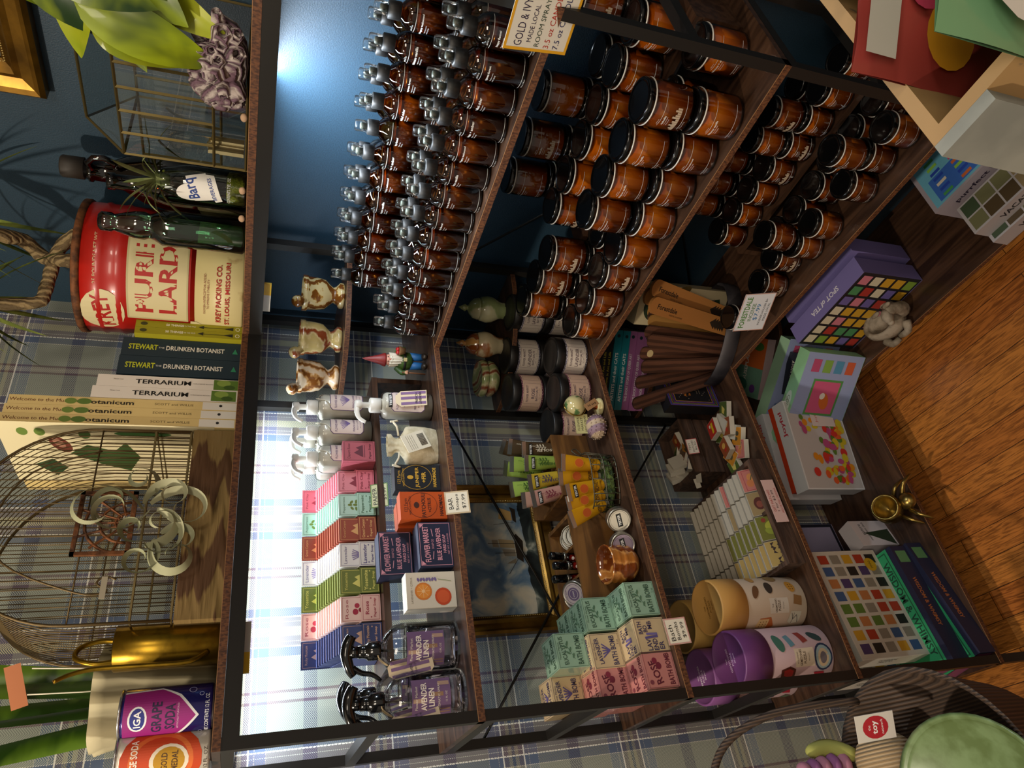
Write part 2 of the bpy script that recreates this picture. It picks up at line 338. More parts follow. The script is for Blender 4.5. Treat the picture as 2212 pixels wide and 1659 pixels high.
# quarter-round corner shelves between the tiers
for z in (1.408, 1.020, .630, .245):
    n = 22; R = .252
    arc = [(.028 + R * cos(pi / 2 * i / n), .028 + R * sin(pi / 2 * i / n)) for i in range(n + 1)]
    b = B(); b.prism([(.028, .028)] + arc, z - .011, z, 0)
    b.add([(x * 1.0 + (x - .028) * .002, y + (y - .028) * .002, zz) for zz in (z - .011, z - .0007) for x, y in arc], [(i, i + 1, i + n + 2, i + n + 1) for i in range(n)], 1)
    b.add([(x + (x - .028) * .003, y + (y - .028) * .003, zz) for zz in (z - .0007, z) for x, y in arc], [(i, i + 1, i + n + 2, i + n + 1) for i in range(n)], 2)
    b.obj('corner_shelf_board', [WAL, EDG, LIP], unit)
def rod(a, b_): B().tube([a, b_], .0028, 6).obj('cross_brace', BLK, unit)
rod((.285, .026, 1.150), (.88, .026, .78 + .135)); rod((.69, .026, .90), (1.012, .026, 1.155)); rod((.290, .026, .53), (.56, .026, .76)); rod((.026, .31, 1.14), (.026, .72, .76)); rod((.026, .30, .52), (.026, .70, .80))
# LED light bars
LEDM = mat('white_lit_diffuser', (.85, .93, 1), .5, em=3.0)
for nm, (x0, x1, y0, y1), lab in (('a', (.32, .99, .052, .074), 'slim light bar under the top shelf along the plaid wall'), ('b', (.052, .074, .36, 1.0, ), 'slim light bar under the top shelf along the blue wall')):
    t = thing('light_bar', (x0, y0, 1.5890), lab, 'light', group='under shelf light bars')
    B().box(0, x1 - x0, 0, y1 - y0, 0, .009).obj('housing', flat('e8e8e6', .4), t)
    B().box(.003, x1 - x0 - .003, .003, y1 - y0 - .003, -.003, 0).obj('diffuser', LEDM, t)
for loc, ax, lab in (((.845, .2830, 1.5705), 0, 'yellow and white warning sticker behind the left top rail'), ((.2830, .395, 1.5705), 1, 'yellow and white warning sticker behind the right top rail')):
    b = B()
    if ax == 0: b.box(0, .045, -.004, 0, 0, .012, 0); b.box(.045, .075, -.004, 0, 0, .012, 1)
    else: b.box(-.004, 0, -.045, 0, -.004, .012, 0); b.box(-.004, 0, 0, .03, -.004, .012, 1)
    # a printed sticker strip
    o = b.obj('warning_sticker', [flat('c9c9c4'), flat('d8b21c')], None, loc); tag(o, lab, 'sticker')
def cord(name, pts, r, mt, label): 
    P_ = [Vector(p) for p in pts]; out = []
    for i in range(len(P_) - 1):
        p0, p1, p2, p3 = P_[max(i - 1, 0)], P_[i], P_[i + 1], P_[min(i + 2, len(P_) - 1)]
        for k in range(6):
            t = k / 6; out.append(.5 * ((2 * p1) + (p2 - p0) * t + (2 * p0 - 5 * p1 + 4 * p2 - p3) * t * t + (3 * p1 - p0 - 3 * p2 + p3) * t ** 3))
    out.append(P_[-1]); return tag(B().tube(out, r, 6).obj(name, mt), label, 'cord')
def spline(pts, k=5):
    P_ = [Vector(p) for p in pts]; out = []
    for i in range(len(P_) - 1):
        p0, p1, p2, p3 = P_[max(i - 1, 0)], P_[i], P_[i + 1], P_[min(i + 2, len(P_) - 1)]
        for q in range(k):
            t = q / k; out.append(.5 * ((2 * p1) + (p2 - p0) * t + (2 * p0 - 5 * p1 + 4 * p2 - p3) * t * t + (3 * p1 - p0 - 3 * p2 + p3) * t ** 3))
    out.append(P_[-1]); return out
# ---------------- amber room sprays on the second tier, right wing ----------------
AMB = glass('amber_bottle_glass', (.52, .30, .10), gl=.03, rough=.02)
AMJ = glass('amber_jar_glass', (.92, .66, .24), gl=.03, rough=.02)
CLR = glass('clear_plastic', (.96, .97, .97), gl=.02, rough=.04, amount=.8)
LIQ = mat('amber_liquid', H('5a2c06'), .2, coat=.3); LIQ2 = mat('golden_liquid', H('8a4d08'), .25, coat=.3)
WAX = mat('amber_candle_wax', H('b8741c'), .45); WAX2 = mat('deep_amber_candle_wax', H('8a4c18'), .45)
CAPB = mat('black_ribbed_plastic', H('1d1d1d'), .5); LIDM = mat('black_lid_metal', H('0b0b0c'), .22, .5, coat=.5); RIM = flat('d9d6cf', .4); PUMPW = flat('53584f', .4)
FX = lambda r, z: basis((r, 0, z), (0, 1, 0), (0, 0, 1))
def make_spray(name, liq):
    t = thing('room_spray_bottle', (0, 0, 0), 'x', 'bottle')
    r = .0236
    B().lathe([(.020, 0), (r, .003), (r, .068), (.0225, .075), (.018, .082), (.0125, .087), (.0115, .091)], 22).obj('bottle_body', AMB, t)
    B().lathe([(.019, .0025), (.0222, .004), (.0222, .060), (.0001, .0601)], 18).obj('liquid', liq, t)
    b = B(); n = 28; pr = [(.0130, .088), (.0130, .1055), (.0105, .107), (.0001, .107)]
    b.lathe(pr, n, wob=lambda a, z: 1 + .025 * (round(a * n / 2 / pi) % 2)); b.obj('ribbed_collar', CAPB, t)
    b = B(); b.lathe([(.0058, .107), (.0058, .117), (.0045, .1185), (.0001, .1187)], 10, 0); b.cbox(.004, 0, .112, .006, .002, .002, 0); b.obj('pump_head', PUMPW, t)
    B().lathe([(.0099, .107), (.0099, .1245), (.0088, .1268), (.0060, .1275), (.0001, .1277)], 16).obj('clear_cap', CLR, t)
    W_ = 'e6e4de'
    pr = [('r', .006, .036, .054, .0005, W_), ('r', .006, -.024, .054, .0005, W_), ('t', 'gold & ivy', -.008, .040, .0028, W_), ('t', name, -.002, .026, .0042, W_, 0, 0, True), ('t', 'fragrance notes', -.006, .020, .0022, W_), ('t', 'room spray', -.008, .016, .002, W_), ('t', '4 fl oz | 118 ml', -.006, -.028, .0024, W_)]
    art(t, 'printed_label', FX(r, .031), pr, wrap=r)
    return t
SCENTS = ['mahogany teakwood', 'oakmoss + amber', 'cypress forest', 'mulled cider', 'tobacco vanilla', 'happy flannel']
SP = [make_spray(n, LIQ if i % 3 else LIQ2) for i, n in enumerate(SCENTS)]
USED = set()
def place(protos, k, loc, rz, label, group):
    p = protos[k % len(protos)]
    if p.name not in USED:
        USED.add(p.name); p.location = loc; p.rotation_euler = (0, 0, rz); p['label'] = label; p['group'] = group; return p
    return dup(p, loc, rz, label, group)
def row(protos, ks, pts, z, lab, group, jit=.25):
    for i, (x, y) in enumerate(pts):
        place(protos, ks[i % len(ks)], (x, y, z), random.uniform(-jit, jit), lab % NTH[i], group)
zr2 = Z2 + .0835
row(SP, [2, 4, 0, 1, 3, 2, 5], [(.262, y) for y in (.325, .373, .421, .470, .519, .568, .617, .666, .715, .763, .811, .859, .907, .955)], Z2 - .0009, '%s amber spray bottle from the corner in the shelf-edge row', 'amber room sprays')
row(SP, [5, 1, 4, 0, 2, 3], [(.2105, y) for y in (.335, .386, .437, .488, .539, .590, .641, .692, .743, .794, .845, .896, .947)], Z2 - .0009, '%s amber spray bottle from the corner in the row behind the shelf-edge row', 'amber room sprays')
row(SP, [1, 5, 3, 2, 4, 0], [(.150, y) for y in (.335, .387, .438, .489, .540, .591, .642, .693, .744, .795, .846, .897, .948)], zr2, '%s amber spray bottle from the corner in the front row on the wooden riser', 'amber room sprays')
row(SP, [3, 0, 4, 2, 5, 1], [(.092, y) for y in (.345, .397, .449, .501, .553, .605, .700, .752, .804, .856, .925)], zr2, '%s amber spray bottle from the corner in the wall-side row on the wooden riser', 'amber room sprays')
def riser(loc, L, Dp, h, label, along='y', rows=None):
    t = thing('wooden_riser', loc, label, 'riser', group='wooden step risers'); k = .012
    wd = WALY if along == 'y' else WAL
    if along == 'y':
        B().box(0, Dp, 0, L, h - k, h).obj('top_board', wd, t)
        for y in (0, L - k): B().box(.002, Dp - .002, y, y + k, 0, h - k).obj('side_panel', wd, t)
    else:
        B().box(0, L, 0, Dp, h - k, h).obj('top_board', wd, t)
        for x in (0, L - k): B().box(x, x + k, .002, Dp - .002, 0, h - k).obj('side_panel', wd, t)
    return t
riser((.060, .305, Z2 - .0009), .69, .120, .0840, 'dark wooden riser under the back rows of amber sprays')
riser((.035, .490, Z3 - .0009), .51, .120, .0900, 'dark wooden riser under the back rows of large amber candles')
riser((.045, .538, Z4 - .0009), .46, .112, .0800, 'dark wooden riser under the back rows of small amber candles')
riser((.296, .046, Z2 + .0004), .605, .132, .1096, 'dark wooden riser carrying lotions and paper soaps', 'x')
# ---------------- amber candles ----------------
def make_candle(name, r, h, wax, sky=False, kind='large'):
    t = thing('candle_jar', (0, 0, 0), 'x', 'candle'); g = h - .013; s = r / .037
    B().lathe([(r * .88, 0), (r * .97, .0012), (r, .005), (r, g - .006), (r * .965, g - .003), (r * .965, g)], 30).obj('glass_jar', AMJ, t)
    B().lathe([(r * .85, .002), (r * .945, .006), (r * .945, g - .014), (r * .3, g - .0145), (.0001, g - .0143)], 24).obj('wax', wax, t)
    b = B(); b.lathe([(r * .99, g - .001), (r * 1.012, g), (r * 1.012, g + .0014), (r * .99, g + .0018)], 30, 1)
    b.lathe([(r * .98, g + .0012), (r * .995, g + .002), (r * .995, h - .003), (r * .95, h - .0008), (r * .90, h), (r * .82, h - .0002), (r * .80, h - .0014), (r * .76, h - .0014), (.0001, h - .0014)], 30, 0)
    b.obj('lid', [LIDM, RIM], t)
    W_ = 'e8e4dc'
    pr = [('r', .010 * s, .017 * s, .058 * s, .0005, W_), ('r', .010 * s, -.020 * s, .058 * s, .0005, W_), ('t', 'gold & ivy', -.010 * s, .020 * s, .0022 * s, W_), ('t', name, -.006 * s, .0115 * s, .0036 * s, W_, 0, 0, True), ('t', 'soy candle blend', -.006 * s, .0070 * s, .0020 * s, W_), ('t', 'hand poured', -.008 * s, .0035 * s, .0020 * s, W_), ('t', '7.5 oz | 213 g' if kind == 'large' else '3.5 oz | 99 g', -.008 * s, -.0235 * s, .0022 * s, W_)]
    if sky:
        for i, hh in enumerate((5, 8, 6, 11, 7, 9, 5, 12, 8, 6, 10, 7)): pr.append(('r', (-.022 + i * .0035) * s, (-.013 + hh * .00055) * s, .0030 * s, hh * .0011 * s, 'b9a58e'))
    art(t, 'printed_label', FX(r, g * .5), pr, wrap=r)
    return t
CL = [make_candle('tobacco vanilla', .037, .084, WAX), make_candle('mahogany teakwood', .037, .084, WAX2), make_candle('oakmoss + amber', .037, .084, WAX), make_candle('nashville', .037, .084, WAX2, True)]
CS = [make_candle('oakmoss + amber', .029, .068, WAX, kind='s'), make_candle('cypress forest', .029, .068, WAX2, kind='s'), make_candle('happy flannel', .029, .068, WAX, kind='s'), make_candle('memphis', .029, .068, WAX2, True, kind='s')]
def jars(protos, lst, z, lab, group, k0=0):
    for i, q in enumerate(lst):
        x, y = q[:2]; zz = q[2] if len(q) > 2 else 0
        place(protos, (k0 + i * 3 + (i // 2)) % 4 if len(q) < 4 else q[3], (x, y, z + zz), random.uniform(-.35, .2), lab % NTH[i], group)
g1 = 'large amber candles'; z3 = Z3 - .0009; zz3 = z3 + .0903
jars(CL, [(.255, .372), (.255, .448), (.250, .5235), (.258, .598), (.256, .675), (.252, .7495), (.253, .8245), (.256, .900)], z3, '%s large amber candle from the corner in the shelf-edge row', g1)
jars(CL, [(.243, .664), (.240, .7385), (.243, .815), (.246, .893)], z3 + .0843, '%s large amber candle from the corner stacked on the shelf-edge row', g1, 1)
jars(CL, [(.176, .336), (.178, .412), (.179, .488), (.177, .565), (.176, .642), (.176, .718), (.176, .795), (.178, .871), (.177, .965)], z3, '%s large amber candle from the corner in the second row on the board', g1, 2)
jars(CL, [(.172, .334), (.174, .412), (.178, .488)], z3 + .0843, '%s large amber candle from the corner stacked beside the bath salts', g1)
jars(CL, [(.118, .562), (.116, .640), (.116, .722), (.114, .797), (.116, .872), (.115, .950)], zz3, '%s large amber candle from the corner in the front row of the riser', g1, 3)
jars(CL, [(.047, .572), (.049, .662), (.047, .764), (.047, .85), (.050, .935)], zz3, '%s large amber candle from the corner in the wall-side row of the riser', g1, 1)
jars(CL, [(.046, .566, .0843), (.048, .662, .0843, 3), (.050, .764, .0843, 0), (.048, .935, .0843)], zz3, '%s large amber candle from the corner topping a stack against the wall', g1, 1)
g2 = 'small amber candles'; z4 = Z4 - .0009; zz4 = z4 + .0803
jars(CS, [(.243, .420), (.243, .538), (.224, .598), (.245, .658), (.248, .717), (.250, .817), (.236, .876), (.238, .935)], z4, '%s small amber candle from the corner in the shelf-edge row', g2)
jars(CS, [(.236, .662), (.238, .872)], z4 + .0683, '%s small amber candle from the corner stacked on the shelf-edge row', g2, 1)
jars(CS, [(.186, .640), (.190, .700), (.188, .762), (.178, .822), (.176, .885), (.178, .950)], z4, '%s small amber candle from the corner in the shaded row in front of the riser', g2, 2)
jars(CS, [(.126, .567), (.126, .626), (.126, .685), (.127, .744), (.128, .803), (.128, .862), (.127, .921), (.127, .980)], zz4, '%s small amber candle from the corner in the front row of the small riser', g2, 1)
jars(CS, [(.127, .801), (.127, .860)], zz4 + .0683, '%s small amber candle from the corner stacked on the riser front row', g2)
jars(CS, [(.066, .592), (.066, .652), (.066, .712), (.066, .772), (.066, .832), (.066, .892)], zz4, '%s small amber candle from the corner in the wall-side row of the small riser', g2, 3)
jars(CS, [(.066, .592), (.066, .652), (.066, .712), (.066, .772), (.066, .832)], zz4 + .0683, '%s small amber candle from the corner topping the wall-side stacks', g2, 2)
# ---------------- top tier ----------------
z1 = Z1 + .0004
def book(name, x, y, w_, d, h, cover, label, grp, z=z1, spine=None, cat='book', tilt=0, page='e9e2cf', side=None):
    t = thing(name, (x, y, z), label, cat, group=grp, rot=(RAD(tilt), 0, 0))
    b = B(); c = .0022
    b.box(0, c, -d, 0, 0, h); b.box(w_ - c, w_, -d, 0, 0, h); b.box(c, w_ - c, -c, 0, 0, h); b.obj('cover', flat(cover), t)
    B().box(c, w_ - c, -d + .003, -c, .002, h - .003).obj('page_block', flat(page, .8), t)
    if spine: art(t, 'spine_print', basis((w_ / 2, 0, h / 2), (-1, 0, 0), (0, 0, 1)), spine)
    if side: art(t, 'cover_print', basis((w_, -d / 2, h / 2), (0, 1, 0), (0, 0, 1)), side)
    return t
K, WH_, CR = '17150f', 'f1ece0', 'efe0a8'
def vt(s, y, L, c, hh, x=0, b=False): return ('t', s, x, y, hh, c, -90, L, b)   # spine lettering running down
bs = [('r', 0, -.148, .016, .058, 'e9e4da'), vt('Botanicum', .028, .075, '241c12', .0085, 0, True), vt('SCOTT and WILLIS', -.073, .062, '5b4a2a', .0042), vt('Welcome to the Museum', .125, .098, '6a3a1e', .0062), ('e', 0, .066, .006, .011, '5f7a35'), ('e', 0, .086, .006, .009, '71893c'), ('e', .001, -.149, .0028, .0028, '222222')]
side = [('r', .02, .02, .2, .33, 'f0e4b8'), ('e', .05, .10, .028, .014, '7a3b2c', 20), ('e', .055, .102, .018, .007, 'b9826a', 20), ('p', [(-.02, .04), (.02, .09), (.05, .06), (.03, .02), (.06, 0), (.01, -.02), (-.04, .0)], '3c5527'), ('p', [(-.06, .12), (-.02, .15), (0, .12), (-.03, .10)], '2f4a25'), ('e', .09, .15, .012, .008, '6f8b3a'), ('e', .09, .125, .012, .008, '6f8b3a'), ('e', .085, .06, .014, .009, '4b6a2e'), ('e', .09, -.03, .008, .045, '3f6b32'), ('e', .1, -.10, .006, .03, 'd9cba0')]
for i in range(3):
    book('tall_botanical_book', .4415 + i * .0182, .272, .0178, .235, .352 + .003 * i, 'e3c987', ['tall cream Botanicum book nearest the white Terrarium books', 'middle tall cream Botanicum book of three', 'tall cream Botanicum book beside the birdcage, its plant-print cover showing'][i], 'tall Botanicum books', spine=bs, side=side if i == 2 else None)
ts = [('r', 0, -.094, .022, .042, '5d7d2e'), ('e', .004, -.09, .007, .012, '8aa348'), ('e', -.005, -.10, .005, .010, '3f5a1f'), vt('TERRARIUM', .010, .090, '171410', .0095, 0, True), ('t', 'Noam Levy', .003, .082, .003, '554433', -90), vt('CHRONICLE BOOKS', -.055, .034, '55483c', .0018)]
for i in range(2):
    book('terrarium_book', .3912 + i * .0247, .272, .0242, .19, .230 + i * .005, 'efe7dc', ['white Terrarium book nearer the dark blue cocktail books', 'white Terrarium book touching the tall cream books'][i], 'white Terrarium books', spine=ts)
ds = [vt('STEWART', .066, .048, 'c9cf2e', .0125, 0, True), vt('THE', .036, .010, 'e8e8e0', .0035), vt('DRUNKEN BOTANIST', -.022, .100, 'ece8dc', .0105, 0, True), ('p', [(-.005, -.086), (.007, -.091), (-.005, -.096)], '2f8a62')]
for i in range(2):
    book('cocktail_plant_book', .3045 + i * .0420, .272, .0412, .15, .202 + i * .001, '1b303c', ['dark blue Drunken Botanist book beside the small yellow books', 'dark blue Drunken Botanist book beside the white Terrarium books'][i], 'Drunken Botanist books', spine=ds, side=[('r', .0, 0, .135, .178, 'c5b45e'), ('f', 0, 0, .14, .185, .002, 'd8cf9a')] + [('t', 'ENTERTAINING AND ENLIGHTENING', 0, .06 - .02 * j, .004, '6d5f24') for j in range(6)] if i else None)
ys = [('e', 0, .078, .004, .006, '3a3a12'), vt('50 THINGS', .026, .030, 'f3f0da', .0055, 0, True), vt('TO SEE IN THE WILD', .005, .030, 'e9e6c8', .0034), ('l', [(0, -.022), (0, -.07)], .001, '1c1c12'), ('p', [(-.004, -.024), (.004, -.024), (0, -.014)], '1c1c12'), ('p', [(-.004, -.076), (.004, -.076), (0, -.058)], '1c1c12'), ('o', 0, -.084, .004, .004, .001, 'f3f0da')]
for i in range(2):
    book('small_nature_book', .2725 + i * .0158, .285, .0154, .115, .184, '9a9415', ['small olive yellow 50 Things book touching the red lard tin', 'small olive yellow 50 Things book beside the dark blue books'][i], 'small yellow nature books', spine=ys)
# red lard tin
RED = mat('rusty_red_enamel', H('b01c14'), .32, c2=H('8d160f'), sc=14, coat=.25, lo=.45, hi=.75)
CREAM = mat('rusty_cream_enamel', H('cfc08a'), .4, c2=H('8a5a26'), sc=22, lo=.60, hi=.72, detail=8)
RUST = mat('rusted_iron', H('4a2c18'), .7, .3, c2=H('7a4a28'), sc=60, bump=.3)
t = thing('lard_tin', (.150, .285, z1), 'large red lard tin planter with cream lettering panel, rusty rim', 'tin')
R_ = .122
b = B(); b.lathe([(R_ * .985, 0), (R_, .004), (R_, .085)], 48, 1); b.lathe([(R_, .085), (R_, .205), (R_ + .0025, .211), (R_, .218), (R_, .238), (R_ + .0025, .244), (R_, .250), (R_, .274)], 48, 0); b.obj('tin_body', [RED, CREAM], t)
B().lathe([(R_ + .001, .272), (R_ + .004, .276), (R_ + .004, .284), (R_ - .002, .286), (R_ - .004, .272), (.0001, .268)], 48).obj('rim', RUST, t)
A = RAD(34); Mt = T(R_ * cos(A), R_ * sin(A), .12) @ basis((0, 0, 0), (-sin(A), cos(A), 0), (0, 0, 1))
CE, RE = 'cdc193', 'a8170f'
pr = [('p', [(-.15, -.035), (-.098, -.035), (-.062, .022), (-.15, .022)], RE)]
pr = [('r', .012, .027, .158, .100, CE), ('r', .012, .027, .150, .090, CE), ('t', 'PURE', .014, .049, .030, RE, 0, .130, True), ('t', 'LARD', .014, .010, .030, RE, 0, .130, True), ('f', .012, .027, .160, .102, .003, 'b8ad80'),
      ('p', [(-.066, -.038), (-.120, -.110), (-.19, -.115), (-.19, -.02), (-.066, -.028)], CE), ('l', [(-.066, -.026), (.095, -.026)], .003, RE),
      ('e', -.058, .118, .047, .036, 'd3c79a'), ('t', 'KREY', -.058, .118, .028, RE, 8, .076, True), ('t', '25 POUNDS NET WT', .045, .128, .007, 'd3c79a'),
      ('t', 'KREY PACKING CO.', -.005, -.076, .0095, RE, 0, .115, True), ('t', 'ST. LOUIS, MISSOURI', -.005, -.092, .0095, RE, 0, .125, True), ('t', 'OXYGEN INTERCEPTOR ADDED', -.005, -.052, .0038, '8a3a20'), ('t', 'TO IMPROVE STABILITY', -.005, -.058, .0038, '8a3a20')]
art(t, 'printed_lettering', Mt, pr, wrap=R_, base=.0006)
# dracaena growing out of the tin
BARK = mat('pale_ringed_bark', H('8a7650'), .8, c2=H('5d4c30'), kind='wave', sc=40, st=(1, 1, 1), dist=4, bump=.4)
LFG = mat('dark_green_leaf', H('3c4a1c'), .45, c2=H('6f7a34'), sc=9, st=(1, 6, 1)); 
t = thing('dracaena_plant', (.150, .285, z1 + .2685), 'dracaena with twisting pale trunks rooted in the red lard tin', 'plant')
for p_, r0 in (([(.01, .02, 0), (.01, .02, .04), (.0, .01, .06), (-.02, -.01, .09), (-.03, .02, .12), (-.01, .05, .15), (-.02, .08, .22)], .013), ([(-.02, .06, 0), (-.025, .055, .03), (-.02, .02, .06), (.0, -.015, .075), (.03, -.045, .085), (.05, -.06, .10), (.06, -.065, .19)], .012)):
    q = spline(p_, 4); B().tube(q, [r0 * (1 + .07 * sin(i * 2.1)) for i in range(len(q))], 9).obj('trunk', BARK, t)
B().lathe([(.115, -.002), (.06, .003), (.0001, .005)], 24).obj('soil', mat('dark_soil', H('2a2017'), .95, c2=H('120d08'), sc=90, bump=.6), t)
def blade(b, p0, d, L, wd, droop=.3, n=9, m=0, curl=0):
    p0 = Vector(p0); d = Vector(d).normalized(); s_ = d.cross(Vector((0, 0, 1))); s_ = s_.normalized() if s_.length > .05 else Vector((1, 0, 0)); vs = []
    for i in range(n + 1):
        u = i / n; p = p0 + d * L * u + Vector((0, 0, -droop * L * u * u)); ww = wd * (sin(pi * min(1, .12 + .88 * u)) ** .7) * (1 if u < .999 else .05); vs += [p - s_ * ww + Vector((0, 0, ww * .5)), p, p + s_ * ww + Vector((0, 0, ww * .5))]
    b.add(vs, [(3 * i + k, 3 * i + k + 1, 3 * i + k + 4, 3 * i + k + 3) for i in range(n) for k in (0, 1)], m, True)
random.seed(3)
for c0 in ((-.02, .08, .22), (.06, -.065, .19)):
    for i in range(13):
        a = i * 2.4 + c0[0] * 9; e = random.uniform(-.75, .5); b = B(); blade(b, c0, (cos(a), sin(a), e), random.uniform(.10, .16), .0045, random.uniform(.25, .8)); b.obj('leaf', LFG, t)
# bottles and jug
GRN = glass('sea_green_glass', (.42, .66, .52), gl=.06, rough=.03); BRN = glass('dark_brown_glass', (.16, .055, .02), gl=.05, rough=.02)
t = thing('codd_bottle', (.240, .492, z1), 'old sea green glass bottle with pinched neck in front of the red tin', 'bottle')
B().lathe([(.026, 0), (.030, .004), (.0305, .115), (.030, .130), (.024, .142), (.0205, .150), (.024, .158), (.0225, .172), (.017, .192), (.0135, .203), (.016, .207), (.016, .222), (.012, .226)], 28, wob=lambda a, z: 1 + (.0 if z < .14 or z > .17 else -.16 * abs(cos(a)) ** 4)).obj('glass_body', GRN, t)
B().lathe([(.0255, .004), (.0265, .008), (.0265, .112), (.0225, .133), (.018, .148), (.0001, .149)], 18).obj('inner_glass', glass('pale_inner_glass', (.74, .86, .78), gl=.02), t)
t = thing('brown_bottle', (.158, .508, z1), 'dark brown glass bottle behind the sea green bottle', 'bottle')
B().lathe([(.028, 0), (.031, .004), (.031, .13), (.026, .150), (.014, .175), (.0125, .21), (.0145, .212), (.0145, .222), (.011, .224)], 26).obj('glass_body', BRN, t)
t = thing('brown_jug', (.070, .452, z1), 'tall dark brown glass jug with a ring handle on its neck', 'jug')
b = B(); b.lathe([(.045, 0), (.054, .008), (.055, .14), (.048, .18), (.030, .215), (.020, .235), (.0185, .262), (.022, .264), (.022, .270), (.018, .272), (.018, .28)], 30); b.obj('glass_body', BRN, t)
B().lathe([(.0195, .278), (.0195, .312), (.017, .315), (.0001, .315)], 24).obj('screw_cap', mat('dark_ribbed_cap', H('2c2620'), .6), t)
B().tube([(.018, .012 * 0 + .018, .262), (.022, .034, .266), (.022, .045, .256), (.02, .046, .240), (.02, .038, .226), (.018, .026, .224)], .0055, 8).obj('ring_handle', BRN, t)
t = thing('soda_bottle_terrarium', (.228, .586, z1), 'clear vintage soda bottle with blue and white print, moss inside', 'bottle')
B().lathe([(.026, 0), (.0285, .004), (.0285, .085), (.027, .098), (.022, .113), (.019, .124), (.019, .128)], 28).obj('glass_body', glass('clear_bottle_glass', (.90, .95, .92), gl=.04), t)
B().lathe([(.025, .004), (.0262, .008), (.0262, .028), (.02, .031), (.0001, .030)], 20).obj('moss', mat('yellow_green_moss', H('6f7a14'), .9, c2=H('a8ac32'), sc=160, bump=.8), t)
A = RAD(30); Mt = T(.0286 * cos(A), .0286 * sin(A), .07) @ basis((0, 0, 0), (-sin(A), cos(A), 0), (0, 0, 1))
art(t, 'printed_label', Mt, [('e', -.012, .014, .016, .020, 'e8e6e0'), ('r', -.002, .0, .046, .030, 'e8e6e0', 18), ('t', 'Barq', -.004, .010, .022, '1c3c86', 20, .034, True), ('p', [(-.026, -.024), (.022, -.008), (.022, -.020), (-.02, -.034)], 'e8e6e0'), ('t', 'BEVERAGES', -.002, -.018, .006, '1c3c86', 17, .038, True), ('t', 'CONTENTS 7 FL. OZ.', 0, -.043, .0048, 'e8e6e0', 0, .044)], wrap=.0286)
t = thing('air_plant', (.228, .586, z1 + .116), 'spiky green air plant sitting in the mouth of the soda bottle', 'air plant')
random.seed(5); AIR = mat('grey_green_air_plant', H('5f6b3c'), .6, c2=H('8f9660'), sc=12)
for i in range(24):
    a = i * 2.39996; b = B(); e = random.uniform(.2, 1.3); blade(b, (0, 0, .012), (cos(a), sin(a), e), random.uniform(.06, .125), .0032, random.uniform(.1, .9)); b.obj('leaf', AIR, t)
B().lathe([(.008, 0), (.012, .012), (.008, .022), (.0001, .024)], 10).obj('plant_base', AIR, t)
# glass terrarium house
BRS = mat('aged_brass_came', H('6d5f38'), .45, .8); PANE = glass('window_pane', (.90, .94, .93), gl=.05, rough=.01)
t = thing('glass_terrarium_house', (.110, .648, z1), 'brass framed glass terrarium house with gabled roof', 'terrarium')
W3, D3, E3, G3, Mz = .186, .145, .172, .232, .048
def barx(b, p, q, r=.0022): b.tube([p, q], r, 4, sm=False)
for y in (0, W3):
    b = B(); barx(b, (D3, y, 0), (D3, y, E3)); barx(b, (0, y, 0), (0, y, E3)); barx(b, (D3, y, E3), (D3 / 2, y, G3)); barx(b, (0, y, E3), (D3 / 2, y, G3)); barx(b, (0, y, .002), (D3, y, .002)); barx(b, (0, y, E3), (D3, y, E3)); b.obj('end_frame', BRS, t)
b = B()
for x in (0, D3):
    for z in (.002, Mz, E3): barx(b, (x, 0, z), (x, W3, z))
barx(b, (D3 / 2, 0, G3), (D3 / 2, W3, G3)); b.obj('long_rails', BRS, t)
for k in range(1, 5):
    y = W3 * k / 5; b = B(); barx(b, (D3, y, Mz), (D3, y, E3), .0026); b.obj('glazing_bar', BRS, t)
    b = B(); barx(b, (0, y, Mz), (0, y, E3), .0026); b.obj('glazing_bar', BRS, t)
b = B(); b.add([(D3, 0, 0), (D3, W3, 0), (D3, W3, E3), (D3, 0, E3), (0, 0, 0), (0, W3, 0), (0, W3, E3), (0, 0, E3), (D3 / 2, 0, G3), (D3 / 2, W3, G3)], [(0, 1, 2, 3), (4, 5, 6, 7), (3, 2, 9, 8), (7, 6, 9, 8), (0, 3, 8, 7, 4), (1, 2, 9, 6, 5)]); b.obj('glass_panes', PANE, t)
for i, (x, y) in enumerate(((.235, .790), (.205, .745), (.240, .675))):
    b = B(); random.seed(i)
    for k in range(14):
        a = k * .9; rr = .012 * (k % 4) / 3; b.cbox(rr * cos(a), rr * sin(a), 0, .0055, .0055, .050 + random.uniform(-.003, .003))
    tag(b.obj('stick_bundle', mat('pale_wood_sticks', H('cdb98c'), .7), None, (x, y, z1 + .006)), ['bundle of pale sticks on the right inside the glass house', 'bundle of pale sticks in the middle of the glass house', 'bundle of pale sticks near the soda bottle end of the glass house'][i], 'sticks', 'bundles of pale sticks inside the glass house')
